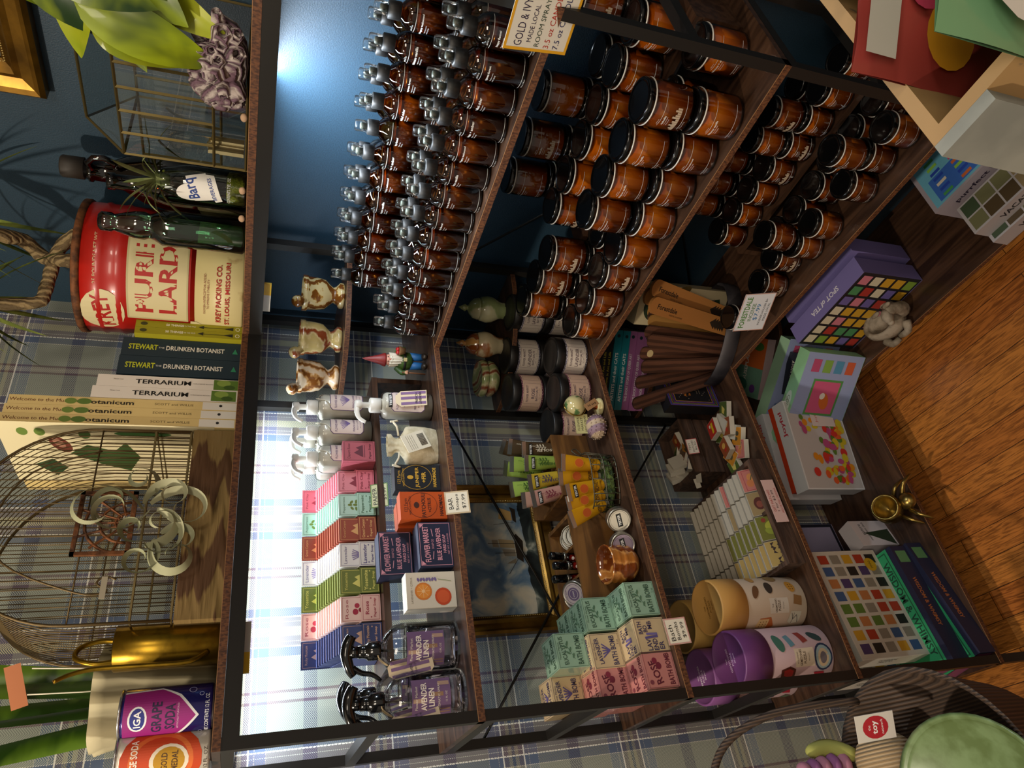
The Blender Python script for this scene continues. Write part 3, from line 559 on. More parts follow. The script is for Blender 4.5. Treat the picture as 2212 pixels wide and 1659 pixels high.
# barnacle cluster
BAR = mat('purple_white_barnacle', H('b3a7a2'), .8, c2=H('6f5462'), kind='wave', sc=40, st=(1, 1, .3), dist=5, lo=.2, hi=.8, bump=.7)
t = thing('barnacle_cluster', (.268, .840, z1), 'cluster of pinkish grey barnacle shells at the edge of the top shelf', 'barnacles'); random.seed(11)
bs_ = B(); bs_.sph((0, 0, .034), 1, 12, sc=(.030, .060, .034)); bs_.obj('shell_mass', BAR, t)
for i in range(34):
    a = random.uniform(-1.3, 1.3); ph = random.uniform(-.9, 1.1); n_ = Vector((cos(a) * cos(ph), sin(a), .25 + sin(ph))).normalized(); p = Vector((n_.x * .026, n_.y * .058, .034 + n_.z * .032)); r = random.uniform(.009, .016)
    q = n_.to_track_quat('Z', 'Y').to_matrix().to_4x4(); M_ = Matrix.Translation(p) @ q
    B().lathe([(r * 1.25, -.006), (r, .004), (r * .72, .014), (r * .55, .017), (r * .42, .013), (r * .3, .004), (.0001, .003)], 11, M=M_, wob=lambda a, z: 1 + .12 * sin(a * 6)).obj('barnacle', BAR, t)
# pothos leaves
t = thing('pothos_plant', (.262, .905, z1), 'pothos with broad yellow green variegated leaves trailing from a dark pot', 'plant')
PL = mat('variegated_pothos_leaf', H('1d3a12'), .35, c2=H('93a616'), sc=7, st=(1, 1, 1), lo=.44, hi=.56, dist=.6, coat=.2); PY = mat('yellow_green_pothos_leaf', H('8a9c14'), .35, c2=H('b0b428'), sc=9, coat=.2)
B().lathe([(.024, 0), (.030, .05), (.032, .06), (.028, .06), (.026, .052), (.0001, .05)], 24, c=(-.06, .035, 0)).obj('nursery_pot', flat('201d1a'), t)
def leaf(p, tip, nrm, wd, m):
    p = Vector(p); tp = Vector(tip); d = tp - p; L = d.length; d.normalize(); s_ = d.cross(Vector(nrm)).normalized(); n_ = s_.cross(d); vs = []; N = 12
    for i in range(N + 1):
        u = i / N; wv = wd * (sin(pi * u ** .72) ** .8 if 0 < u < 1 else .02); c_ = p + d * L * u + n_ * (.10 * L * sin(pi * u) - .12 * L * u * u)
        for k in (-1, -.5, 0, .5, 1): vs.append(c_ + s_ * wv * k + n_ * abs(k) * wv * .28)
    b = B(); b.add(vs, [(5 * i + k, 5 * i + k + 1, 5 * i + k + 6, 5 * i + k + 5) for i in range(N) for k in range(4)], 0, True); return b.obj('leaf', m, t)
o_ = Vector((.262, .905, z1))
for p, q, wd, m, nn in (((.30, .90, 1.81), (.306, .845, 1.648), .030, PL, (1, .6, .3)), ((.27, .86, 1.80), (.30, .835, 1.700), .026, PY, (1, .7, .2)), ((.24, .91, 1.80), (.27, .800, 1.828), .030, PY, (1, .5, .6)), ((.25, .93, 1.86), (.28, .84, 1.795), .032, PL, (1, .5, .3)), ((.26, .95, 1.93), (.285, .870, 1.852), .020, PL, (1, .7, .1)), ((.25, .96, 1.78), (.315, .90, 1.69), .034, PL, (1, .6, .4)), ((.24, .95, 1.90), (.26, .88, 1.81), .036, PL, (1, .6, .2)), ((.29, .95, 1.84), (.33, .92, 1.72), .032, PL, (1, .4, .4)), ((.24, .90, 1.74), (.30, .885, 1.64), .022, PY, (1, .6, .2)), ((.28, .97, 1.89), (.31, .94, 1.80), .030, PL, (1, .5, .3)), ((.22, .86, 1.77), (.29, .815, 1.745), .022, PL, (1, .6, .5))):
    leaf(Vector(p) - o_, Vector(q) - o_, nn, wd, m)
B().tube(spline([(-.06, .035, .052), (-.05, .02, .10), (-.03, -.01, .16), (-.015, -.06, .175), (-.012, -.085, .18)], 4), .0042, 7).obj('vine_stem', mat('tan_stem', H('6d5a26'), .6), t)
# framed picture on the blue wall
GOLD = mat('antique_gold_leaf', H('8a6420'), .35, .75, c2=H('5e4214'), sc=16, bump=.1)
def picture_frame(name, loc, Wd, Ht, mw, label, M_, pic, cat='picture', dpt=.03):
    t = thing(name, loc, label, cat); b = B()
    prof = [(0, 0), (0, dpt * .75), (mw * .12, dpt), (mw * .25, dpt * .86), (mw * .55, dpt * .7), (mw * .7, dpt * .85), (mw * .8, dpt * .55), (mw, dpt * .35), (mw, 0)]
    cs = [(-1, -1), (1, -1), (1, 1), (-1, 1)]; vs = []
    for sx, sz in cs:
        for a, d in prof: vs.append(M_ @ Vector((sx * (Wd / 2 - a), sz * (Ht / 2 - a), d)))
    n = len(prof); fs = [(i * n + k, i * n + k + 1, ((i + 1) % 4) * n + k + 1, ((i + 1) % 4) * n + k) for i in range(4) for k in range(n - 1)]
    b.add(vs, fs, 0, False); b.obj('gold_frame', GOLD, t)
    bd = B(); 
    def beads(x0, y0, x1, y1):
        L = math.hypot(x1 - x0, y1 - y0); k = int(L / .0042)
        for i in range(k):
            u = (i + .5) / k; bd.sph(M_ @ Vector((x0 + (x1 - x0) * u, y0 + (y1 - y0) * u, dpt * .42)), .0016, 5, k=3)
    e = mw * .93; X_, Y_ = Wd / 2 - e, Ht / 2 - e
    beads(-X_, -Y_, X_, -Y_); beads(X_, -Y_, X_, Y_); beads(X_, Y_, -X_, Y_); beads(-X_, Y_, -X_, -Y_)
    bd.obj('beaded_border', mat('bright_bead_gold', H('b9a062'), .35, .6), t)
    bb = B(); bb.add([M_ @ Vector((sx * (Wd / 2 - mw * .8), sz * (Ht / 2 - mw * .8), .006)) for sx, sz in cs], [(0, 1, 2, 3)]); bb.obj('canvas', pic, t)
    return t
picture_frame('framed_picture', (.001, .551 + .24, 1.943 + .26), .48, .52, .056, 'gold framed dark picture hanging on the blue wall', basis((0, 0, 0), (0, 1, 0), (0, 0, 1)), mat('dark_mottled_painting', H('3c3626'), .6, c2=H('5f5640'), sc=14, detail=8))
# brass watering can
BRASS = mat('spotted_brass', H('8a6c1c'), .30, .92, c2=H('6a5216'), sc=60, lo=.5, hi=.75)
t = thing('watering_can', (.855, .222, z1), 'slim brass watering can with long thin spout and loop handle', 'watering can')
b = B(); b.lathe([(.031, 0), (.033, .002), (.033, .143), (.0315, .1445), (.031, .143), (.030, .10), (.0001, .10)], 36); b.obj('can_body', BRASS, t)
B().tube(spline([(-.014, -.012, .142), (-.016, -.012, .168), (-.006, -.006, .192), (.012, .006, .193), (.023, .012, .168), (.022, .012, .142)], 5), .0038, 8).obj('handle', BRASS, t)
B().tube(spline([(.020, .026, .016), (.032, .036, .030), (.038, .040, .048), (.038, .040, .10), (.038, .040, .16), (.044, .044, .188), (.054, .050, .206)], 5), [.0042 - .0012 * i / 30 for i in range(31)], 8).obj('spout', BRASS, t)
# white crumpled planter with snake plant
POT = mat('chalky_white_clay', H('b3a988'), .8, c2=H('8f8464'), kind='wave', sc=9, st=(1, 1, .2), dist=3, bump=.35)
t = thing('scalloped_planter', (.900, .112, z1), 'chalky white planter with a wavy pinched rim behind the soda cans', 'planter')
b = B(); b.lathe([(.050, 0), (.055, .02), (.062, .10), (.072, .155), (.079, .172), (.076, .173), (.066, .150), (.058, .13), (.0001, .128)], 48, wob=lambda a, z: 1 + .06 * sin(a * 5 + z * 30) * max(0, z - .05) / .12 + .02 * sin(a * 11)); b.obj('pot', POT, t)
t = thing('snake_plant', (.900, .112, z1 + .1295), 'snake plant with thick mottled green blades standing in the white planter', 'plant')
SNK = mat('mottled_snake_leaf', H('2f5014'), .4, c2=H('6f9428'), kind='wave', sc=5.5, st=(.3, .3, 1), dist=7, lo=.3, hi=.8)
for i, (x, y, dx, dy, L, wd, tw) in enumerate(((-.012, .012, -.02, .0, .34, .019, .5), (.014, .004, .02, .01, .36, .022, .9), (.036, -.02, .05, .01, .33, .021, .3), (-.03, -.02, -.04, 0, .30, .017, -.3), (.0, -.04, 0, 0, .34, .018, .1))):
    b = B(); vs = []
    for k in range(13):
        u = k / 12; ww = wd * (1 - .1 * u) * (1 if u < .8 else max(.03, (1 - u) / .2)); a = tw + .5 * u
        for s_ in (-1, -.4, .4, 1): vs.append((x + dx * u + cos(a) * ww * s_ - sin(a) * .006 * (1 - abs(s_)), y + dy * u + sin(a) * ww * s_ + cos(a) * .006 * (1 - abs(s_)), -.0 + L * u))
    b.add(vs, [(4 * i_ + k, 4 * i_ + k + 1, 4 * i_ + k + 5, 4 * i_ + k + 4) for i_ in range(12) for k in range(3)], 0, True); b.obj('blade_leaf', SNK, t)
t = thing('price_marker', (.882, .150, z1 + .1295), 'copper plate price marker reading $54.99 on a wire stake', 'price tag')
Mp = basis((.0, .012, .146), (.95, -.25, -.30), (.30, 0, .95))
b = B(); b.box(-.031, .031, -.0105, .0105, -.0004, .0004, 0, Mp); b.obj('copper_plate', mat('copper_plate_metal', H('b4714c'), .35, .6), t)
art(t, 'handwritten_price', Mp, [('f', 0, 0, .060, .019, .0006, '3a2216'), ('t', '$54.99', 0, 0, .011, '2c1c2c', 4, .046)], base=.0006)
B().tube([(-.024, .014, .13), (-.022, .0, .06), (-.02, -.0, 0)], .0011, 5).obj('wire_leg', flat('cfc9b4', .3), t); B().tube([(.012, .01, .13), (.012, .0, .06), (.012, 0, 0)], .0011, 5).obj('wire_leg', MATS['colour_cfc9b4_30'], t)
# soda cans
TINM = mat('bright_can_metal', H('b9b9bc'), .25, .9)
def soda(loc, base, label, ang, pr, wr=.0325):
    t = thing('soda_can', loc, label, 'can', group='vintage soda cans')
    B().lathe([(.0315, .003), (wr, .006), (wr, .116), (.0312, .119)], 36).obj('can_wall', mat('can_paint_' + base, H(base), .25, .35, coat=.4), t)
    B().lathe([(.028, 0), (.0315, .003), (.0318, .0045)], 36).obj('bottom_rim', TINM, t)
    B().lathe([(.0312, .119), (.0325, .1205), (.0325, .1225), (.031, .123), (.030, .1195), (.0001, .119)], 36).obj('lid', TINM, t)
    A = RAD(ang); art(t, 'printed_design', T(wr * cos(A), wr * sin(A), .06) @ basis((0, 0, 0), (-sin(A), cos(A), 0), (0, 0, 1)), pr, wrap=wr)
soda((.951, .237, z1), '1e1860', 'purple and navy vintage grape soda can', 62, [('p', [(-.040, .056), (-.045, .01), (-.03, -.015), (0, -.040), (.03, -.015), (.045, .01), (.040, .056)], 'd8d8da'), ('p', [(-.037, .056), (-.042, .01), (-.027, -.013), (0, -.036), (.027, -.013), (.042, .01), (.037, .056)], '8c1470'), ('e', 0, .038, .017, .012, 'e6e6e8'), ('e', 0, .038, .0145, .0095, '1e2a80'), ('t', 'IGA', 0, .038, .009, 'f0f0f0', 0, .022, True), ('t', 'GRAPE', 0, .014, .013, '20123c', 0, .042, True), ('t', 'SODA', 0, -.003, .013, '20123c', 0, .034, True), ('t', 'ARTIFICIALLY FLAVORED', 0, -.013, .0022, 'e0b8d4'), ('t', 'NET CONTENTS 12 FL. OZ.', 0, -.050, .005, 'e8e8ee', 0, .056), ('o', -.036, -.034, .004, .004, .0006, 'b9b9e0'), ('o', .036, -.030, .005, .005, .0006, 'b9b9e0'), ('o', -.028, -.042, .0025, .0025, .0005, 'b9b9e0'), ('o', .028, -.042, .003, .003, .0005, 'b9b9e0')])
soda((1.003, .216, z1), 'd9d2c4', 'orange and white vintage orange soda can', 62, [('e', 0, .004, .049, .052, 'c2400e'), ('o', 0, .004, .038, .041, .006, 'd86a2a'), ('e', 0, -.006, .022, .025, 'e6dcc8'), ('e', 0, -.006, .018, .020, 'b98a10'), ('t', 'GOLD', 0, .0, .008, '4a2c08', 0, .022, True), ('t', 'MEDAL', 0, -.013, .008, '4a2c08', 0, .026, True), ('t', 'ORANGE SODA', 0, .038, .009, 'f0e6d8', 0, .060, True), ('t', '12 FL. OZ.', 0, -.052, .0048, '3a2a1c', 0, .03)])
# wire birdcage on a worn wooden base
WIRE = mat('bronze_wire', H('5b4a2c'), .5, .6)
t = thing('birdcage', (.668, .165, z1), 'arched bronze wire birdcage on a worn wooden base', 'birdcage')
WB = mat('worn_flaking_wood', H('7d6538'), .75, c2=H('4f3216'), kind='wave', sc=5, st=(.4, 1, 6), dist=4, bump=.3)
hw, hd = .164, .108
B().box(-hw - .002, hw + .002, -hd, hd, 0, .066, bev=0).obj('wooden_base', WB, t)
zb, zs = .070, .205
b = B()
for z in (zb, .125): b.tube([(-hw, -hd + .004, z), (hw, -hd + .004, z), (hw, hd - .004, z), (-hw, hd - .004, z)], .0021, 5, closed=True, sm=False)
b.obj('belt_rail', mat('ridged_brass_strip', H('8c7a52'), .4, .7), t)
def arch(y, k=26, rr=hw): return [(-rr, y, zb)] + [(-rr, y, zs)] + [(-rr * cos(pi * i / k), y, zs + rr * 1.02 * sin(pi * i / k)) for i in range(1, k)] + [(rr, y, zs), (rr, y, zb)]
for y in (-hd + .004, hd - .004): B().tube(arch(y), .0022, 6).obj('arch_hoop', WIRE, t)
for i in range(17):
    y = -hd + .004 + (2 * hd - .008) * (i + .5) / 17; B().tube(arch(y, 16), .0009, 4).obj('roof_wire', WIRE, t)
for y, nm in ((hd - .004, 'front_wire'), (-hd + .004, 'rear_wire')):
    for i in range(1, 24):
        x = -hw + 2 * hw * i / 24; zt = zs + 1.02 * math.sqrt(max(0, hw * hw - x * x)); B().tube([(x, y, zb), (x, y, zt)], .0009, 4).obj(nm, WIRE, t)
B().tube(spline([(.10, hd, .15), (.095, hd, .165), (.105, hd, .175), (.118, hd, .16), (.118, hd, .20), (.07, hd, .30), (0, hd, .325), (-.08, hd, .29), (-.12, hd, .20)], 5), .0016, 5).obj('scroll_wire', WIRE, t)
b = B()
for y in (-hd + .004, hd - .004): b.tube([(-hw, y, zs), (hw, y, zs)], .0013, 4)
b.obj('cross_rail', WIRE, t)
tag(B().box(-.017, .017, -.0006, .0006, -.004, .004).obj('paper_strip', flat('a39a86'), None, (.780, .2742, z1 + .165)), 'small pale paper strip tied to the birdcage wires', 'paper strip')
# rusted grate and curling air plants hung on the cage front
b = B(); gx, gz = .053, .040
b.box(-gx, gx, 0, .005, -gz, -gz + .007); b.box(-gx, gx, 0, .005, gz - .006, gz); b.box(-gx, -gx + .006, 0, .005, -gz, gz); b.box(gx - .006, gx, 0, .005, -gz, gz)
for i in range(7):
    a = pi * (i + .5) / 7; b.tube([(.012 * cos(a), .0025, -gz + .010 + .012 * sin(a)), (.064 * cos(a) * .82, .0025, min(gz - .004, -gz + .008 + .078 * sin(a)))], .0022, 4, sm=False)
for rr in (.016, .034, .052):
    b.tube([(min(gx - .004, max(-gx + .004, rr * cos(pi * k / 12))), .0025, -gz + .008 + rr * sin(pi * k / 12) * 1.15) for k in range(13)], .0024, 4)
tag(b.obj('rusted_grate', RUST, None, (.680, .2795, z1 + .176)), 'small rusted iron fan grate hanging on the birdcage front', 'grate')
t = thing('curly_air_plant', (.685, .296, z1 + .125), 'pale grey green curling air plant leaves tucked into the birdcage front', 'air plant'); random.seed(21)
XG = mat('pale_xerographica_leaf', H('8f9270'), .7, c2=H('a8a888'), sc=8)
def curl(c0, ang, L, tw, wd, cr):
    vs = []; N = 26; x, z = c0[0], c0[1]; a = ang; y = 0
    for i in range(N + 1):
        u = i / N; ww = wd * (1 - u) ** .55 * (.35 + .65 * min(1, u * 6)); nx, nz = -sin(a), cos(a)
        vs += [(x + nx * ww * .5, y - ww * .7, z + nz * ww * .5), (x, y + ww * .15, z), (x - nx * ww * .5, y + ww * .9, z - nz * ww * .5)]
        x += cos(a) * L / N; z += sin(a) * L / N; a += cr * (.4 + 1.4 * u) / N; y += tw * L / N
    b = B(); b.add(vs, [(3 * i + k, 3 * i + k + 1, 3 * i + k + 4, 3 * i + k + 3) for i in range(N) for k in (0, 1)], 0, True); b.obj('curled_leaf', XG, t)
for q in (((-.02, -.01), .5, .17, .05, .010, 5.5), ((-.02, 0), 2.6, .20, .06, .011, -5), ((-.03, -.01), -2.4, .19, .05, .010, 6), ((-.03, .0), 3.4, .16, .12, .010, 7), ((-.02, -.02), -1.2, .14, .10, .012, 4), ((.03, -.02), -.6, .15, .08, .010, 7), ((.03, -.02), .2, .17, .08, .011, -6.5), ((.04, -.01), -1.6, .14, .10, .011, -6), ((.03, -.01), 1.2, .12, .05, .009, 8), ((.02, -.03), -2.2, .10, .12, .010, 5), ((-.05, -.015), -2.9, .13, .05, .010, -7), ((.0, .05), 2.2, .13, .02, .007, 6)): curl(*q)
# small pebbles
for i, (x, y, lab) in enumerate(((.2935, .583, 'small peach pebble beside the soda bottle'), (.2935, .640, 'small peach pebble at the corner of the glass house'), (.292, .770, 'small tan shell chip under the barnacles'))):
    tag(B().sph((0, 0, .005), 1, 10, sc=(.004, .007, .005)).obj('pebble', flat('b9987a', .8), None, (x, y, z1)), lab, 'pebble', 'pebbles on the shelf edge')
# ---------------- shared carton helper ----------------
def carton(name, loc, w_, d, h, col, label, cat, yaw=0, group=None, front=None, top=None, left=None, right=None, lean=0, mats=None, slit=True, fold='9b9486'):
    """box whose front face (towards local +Y) is w wide; origin at the front-bottom-left seen by the viewer; x runs to the viewer's LEFT"""
    t = thing(name, loc, label, cat, group=group, rot=(RAD(lean), 0, RAD(yaw)))
    b = B(); e = .0006
    b.prism([(0, -d + e), (e, -d), (w_ - e, -d), (w_, -d + e), (w_, -e), (w_ - e, 0), (e, 0), (0, -e)], 0, h, 0)
    b.obj('carton', mats or flat(col, .5), t)
    if front: art(t, 'front_print', basis((w_ / 2, 0, h / 2), (-1, 0, 0), (0, 0, 1)), front)
    if top: art(t, 'top_print', basis((w_ / 2, -d / 2, h), (-1, 0, 0), (0, -1, 0)), top)
    if left: art(t, 'side_print', basis((w_, -d / 2, h / 2), (0, 1, 0), (0, 0, 1)), left)
    return t
# ---------------- second tier, left wing ----------------
z2 = Z2 + .0004; ZR = Z2 + .1100
LOT = mat('cream_lotion_plastic', H('cfc6b4'), .35, coat=.2); PUMP = mat('white_pump_plastic', H('e6e2d8'), .35); PURP = '5a3f63'
def lotion(loc, label, rz, tag_=True, h=.105, grp='lavender lotion pumps'):
    t = thing('lotion_bottle', loc, label, 'bottle', rz, group=grp); r = .0275
    B().lathe([(.025, 0), (r, .002), (r, h - .008), (.024, h - .002), (.014, h), (.014, h + .002)], 28).obj('lotion', LOT, t)
    B().lathe([(r * .93, 0), (r + .0012, .001), (r + .0012, h - .006), (.0255, h + .001), (.0150, h + .004), (.0150, h + .010)], 28).obj('bottle_wall', CLR, t)
    b = B(); b.lathe([(.0155, h + .004), (.0155, h + .024), (.0135, h + .026), (.0001, h + .026)], 20); b.obj('pump_collar', PUMP, t)
    b = B(); b.lathe([(.006, h + .026), (.006, h + .040), (.010, h + .042), (.010, h + .052), (.008, h + .055), (.0001, h + .055)], 14); b.obj('pump_stem', PUMP, t)
    B().tube(spline([(0, 0, h + .049), (.016, 0, h + .051), (.030, 0, h + .046), (.038, 0, h + .034)], 4), [.0062, .006, .006, .0055, .0055, .005, .005, .0045, .004, .004, .004, .0035, .0035], 8).obj('pump_spout', PUMP, t)
    pr = [('p', [(-.018, -.034), (-.024, -.028), (-.024, .028), (-.018, .034), (.018, .034), (.024, .028), (.024, -.028), (.018, -.034)], PURP), ('p', [(-.0175, -.0325), (-.0228, -.0272), (-.0228, .0272), (-.0175, .0325), (.0175, .0325), (.0228, .0272), (.0228, -.0272), (.0175, -.0325)], 'd3bfb6'), ('t', 'FLOWER MARKET', 0, .022, .0048, PURP, 0, .038, True), ('t', 'FRENCH LAVENDER', 0, -.014, .0042, PURP, 0, .036, True), ('t', 'BODY LOTION', 0, -.021, .003, PURP), ('t', 'NET WT 8 FL OZ', 0, -.027, .002, PURP)]
    for i in range(9): pr.append(('l', [(0, -.006), (-.014 + i * .0035, .014 - abs(i - 4) * .0012)], .0013, '74608f'))
    art(t, 'paper_label', T(0, r + .0014, .052) @ basis((0, 0, 0), (-1, 0, 0), (0, 0, 1)), pr, wrap=r + .0014, base=.0004)
    if tag_:
        B().tube(spline([(-.012, .015, h + .008), (0, .024, h - .004), (.014, .026, h - .02), (.006, .0305, h - .012), (-.006, .022, h + .006)], 4), .0009, 4).obj('hang_string', flat('e0d8c4'), t)
    return t
lotion((.352, .135, ZR + .0003), 'cream lavender lotion pump nearest the corner on the wooden riser', .1)
lotion((.413, .132, ZR + .0003), 'middle cream lavender lotion pump on the wooden riser', .25)
lotion((.474, .130, ZR + .0003), 'cream lavender lotion pump touching the pink paper soap carton', .2)
lotion((.398, .075, ZR + .0003), 'cream lavender lotion pump half hidden behind the front three', .3); lotion((.460, .072, ZR + .0003), 'rearmost cream lavender lotion pump beside the plaid wall', .3)
t = lotion((.402, .226, z2), 'lavender lotion tester with a black TESTER strip below the riser', -.15, False, .100)
art(t, 'tester_strip', T(0, .0291, .088) @ basis((0, 0, 0), (-1, 0, 0), (0, 0, 1)), [('r', 0, 0, .030, .008, '111111'), ('t', 'TESTER', 0, 0, .0045, 'f0f0f0', 0, .024, True)], wrap=.0291, base=.0006)
Mt = basis((-.004, .0315, .046), (-1, 0, 0), (.12, 0, 1)); b = B(); b.prism([(-.017, -.032), (.017, -.032), (.017, .022), (.008, .033), (-.008, .033), (-.017, .022)], 0, .0006, 0, Mt); tg = b.obj('hang_tag', flat('d8c7a6'), t)
art(tg, 'tag_print', Mt, [('r', x, -.004, .006, .052, '7c5f86') for x in (-.011, .001, .012)] + [('t', 'FRENCH', 0, -.010, .005, '2f2438', 0, .024, True), ('t', 'LAVENDER', 0, -.018, .005, '2f2438', 0, .028, True)], base=.0009)
# paper soap cartons: lip in front, tall header behind, packs filed between
def soap_carton(x, k, cw, cbody, cink, cpack, name, motif, label):
    t = thing('paper_soap_carton', (x, .150, ZR + .0003), label, 'carton', group='paper soap display cartons')
    w_, d, hl, hh = .0500, .092, .036, .132
    b = B(); b.box(0, w_, -.0008, 0, 0, hl); b.box(0, w_, -d, 0, 0, .0008); b.box(0, w_, -d, -d + .001, 0, hh)
    for xx in (0, w_ - .0008): b.add([(xx, 0, 0), (xx + .0008, 0, 0), (xx + .0008, -d, 0), (xx, -d, 0), (xx, 0, hl), (xx + .0008, 0, hl), (xx + .0008, -d, hh - .05), (xx, -d, hh - .05)], [(0, 1, 5, 4), (1, 2, 6, 5), (2, 3, 7, 6), (3, 0, 4, 7), (4, 5, 6, 7)])
    b.obj('carton_body', flat(cbody), t)
    fr = [('f', 0, 0, .044, .030, .0006, cink), ('t', name, 0, .007, .0068, cink, 0, min(.038, .006 * len(name)), True), ('t', 'Paper Soap', 0, -.007, .0055, cink, 0, .034, True), ('e', -.017, 0, .0014, .0014, cink), ('e', .017, 0, .0014, .0014, cink)]
    art(t, 'front_print', basis((w_ / 2, 0, hl / 2), (-1, 0, 0), (0, 0, 1)), fr)
    he = [('f', 0, 0, .044, .052, .0006, cink), ('t', name if len(name) < 11 else name, 0, .019, .006, cink, 0, .034), ('t', 'PAPERSOAP', 0, -.017, .0085, cink, 0, .039, True)] + motif(0, .001, cink)
    art(t, 'header_print', basis((w_ / 2, -d + .001, hh - .029), (-1, 0, 0), (0, 0, 1)), he)
    n = 11
    for i in range(n):
        u = i / (n - 1); yy = -.0045 - u * (d - .012); zz = .0012 + .034 * u
        p = PACK.get(k)
        if p is None:
            b = B().box(.0018, w_ - .0018, -.0062, 0, 0, .070); o = b.obj('paper_soap_pack', flat(cpack), None)
            art(o, 'pack_print', basis((w_ / 2, 0, .035), (-1, 0, 0), (0, 0, 1)), [('f', 0, 0, .042, .064, .0006, cink), ('t', name, 0, .024, .0055, cink, 0, .034), ('t', 'Paper Soap', 0, -.024, .006, cink, 0, .034, True)] + motif(0, .003, cink)); PACK[k] = o; KID[o.name] = kids(o); o.location = (x, .150 + yy, ZR + .0003 + zz); tag(o, 'x', 'soap pack')
        else: o = dup(p, (x, .150 + yy, ZR + .0003 + zz), 0)
        o.rotation_euler = (0, 0, 0); o['label'] = '%s pack from the front in the %s carton of paper soaps' % (NTH[i], COLN[k]); o['group'] = 'filed paper soap packs'
    return t
PACK = {}
COLN = ['coral pink', 'mint green', 'brick red', 'white lavender', 'moss green', 'blush rose', 'navy blue', 'dusty rose']
lav = lambda x, y, c: [('l', [(x, y - .012), (x - .010 + i * .004, y + .010 - abs(i - 2.5) * .001)], .0016, '7a6a9a') for i in range(6)]
leafs = lambda x, y, c: [('e', x + dx, y + dy, .0042, .0024, '6b7a2c', a) for dx, dy, a in ((-.007, .006, 40), (.006, .007, -40), (-.008, -.002, 10), (.007, -.002, -10), (0, .010, 90), (-.003, -.008, 60), (.004, -.008, -60), (0, 0, 90))]
mtn = lambda x, y, c: [('p', [(x - .014, y - .008), (x - .004, y + .010), (x + .003, y), (x + .008, y + .006), (x + .014, y - .008)], c), ('l', [(x - .014, y - .011), (x + .014, y - .011)], .0012, c)]
rose = lambda x, y, c: [('e', x - .005, y + .006, .0055, .0050, '9c2038'), ('e', x + .006, y + .003, .0045, .0045, 'a82840'), ('e', x - .002, y - .003, .004, .0038, '8c1c32'), ('l', [(x, y), (x + .002, y - .012)], .0009, '4a5a2c')]
X0 = .508
for k, (cb, ci, cp, nm, mo, lab) in enumerate((('d8707e', '8a2a3c', 'dd8893', 'Pink Clay', mtn, 'coral pink paper soap display carton'), ('a9cbb8', '4a6a50', 'b4d4c4', 'Peppermint', leafs, 'mint green paper soap display carton'), ('8c3e26', 'd8a468', '96442c', 'Grand Canyon', mtn, 'brick red paper soap display carton with canyon print'), ('d8d0c8', '5c5480', 'e2dcd6', 'Lavender', lav, 'white paper soap display carton with lavender print'), ('68702c', 'd8cc6a', '6c7430', 'Yosemite', mtn, 'moss green paper soap display carton'), ('dcb0a4', '9c3a48', 'e4c0b4', 'Rose', rose, 'blush paper soap display carton with red roses'), ('343c66', 'c9a088', '3a4470', 'Rocky Mountain', mtn, 'navy blue paper soap display carton'))):
    soap_carton(X0 + .0512 * k, k, 0, cb, ci, cp, nm, mo, lab)
for i in range(6):
    o = B().box(.0018, .0482, -.0058, 0, 0, .064).obj('paper_soap_pack', flat('a8505a'), None, (.4545, .1745 - i * .0065, ZR + .0006))
    if i == 0: art(o, 'pack_print', basis((.025, 0, .032), (-1, 0, 0), (0, 0, 1)), [('f', 0, 0, .042, .058, .0006, '5c1c2a'), ('t', 'Desert Rose', 0, .020, .0055, '5c1c2a', 0, .034), ('t', 'Paper Soap', 0, -.022, .006, '5c1c2a', 0, .034, True)] + mtn(0, 0, '5c1c2a'))
    tag(o, '%s dusty rose paper soap pack from the front beside the riser edge' % NTH[i], 'soap pack', 'dusty rose paper soap packs')
# handwritten price cards
def card(loc, w_, h, M_, lines, label, bg='d9d3bf', bd=None, thick=.0008, name='price_card'):
    b = B(); b.box(-w_ / 2, w_ / 2, -h / 2, h / 2, 0, thick, 0, M_); o = b.obj(name, flat(bg, .7), None, loc); tag(o, label, 'price card')
    pr = ([('f', 0, 0, w_, h, min(w_, h) * .055, bd)] if bd else []) + lines
    art(o, 'handwriting', M_ @ T(0, 0, thick), pr, base=.0002); return o
FY = lambda *a: basis((0, 0, 0), (-1, 0, 0), (0, .1, 1))
card((.577, .172, ZR - .004), .050, .034, basis((0, 0, 0), (-1, .02, 0), (0, -.35, 1)), [('t', 'PAPER', -.001, .009, .008, '1c1c18', 3, .036), ('t', 'SOAP', 0, -.001, .007, '1c1c18', 0, .024), ('t', '$3.99', .002, -.011, .007, '1c1c18', 0, .026)], 'small handwritten Paper Soap $3.99 card with green border', 'd8dab0', '5d8a3a')
card((.658, .3035, Z2 - .008), .044, .044, basis((0, 0, 0), (-1, .02, 0), (0, -.2, 1)), [('t', 'BAR', -.002, .012, .008, '1c1c18', 4, .022), ('t', 'Soaps', 0, 0, .007, '1c1c18', 0, .032), ('t', '$7.99', .001, -.012, .007, '1c1c18', 0, .028)], 'small handwritten Bar Soaps $7.99 card clipped to the shelf edge', 'd6cdb8', 'b9a482')
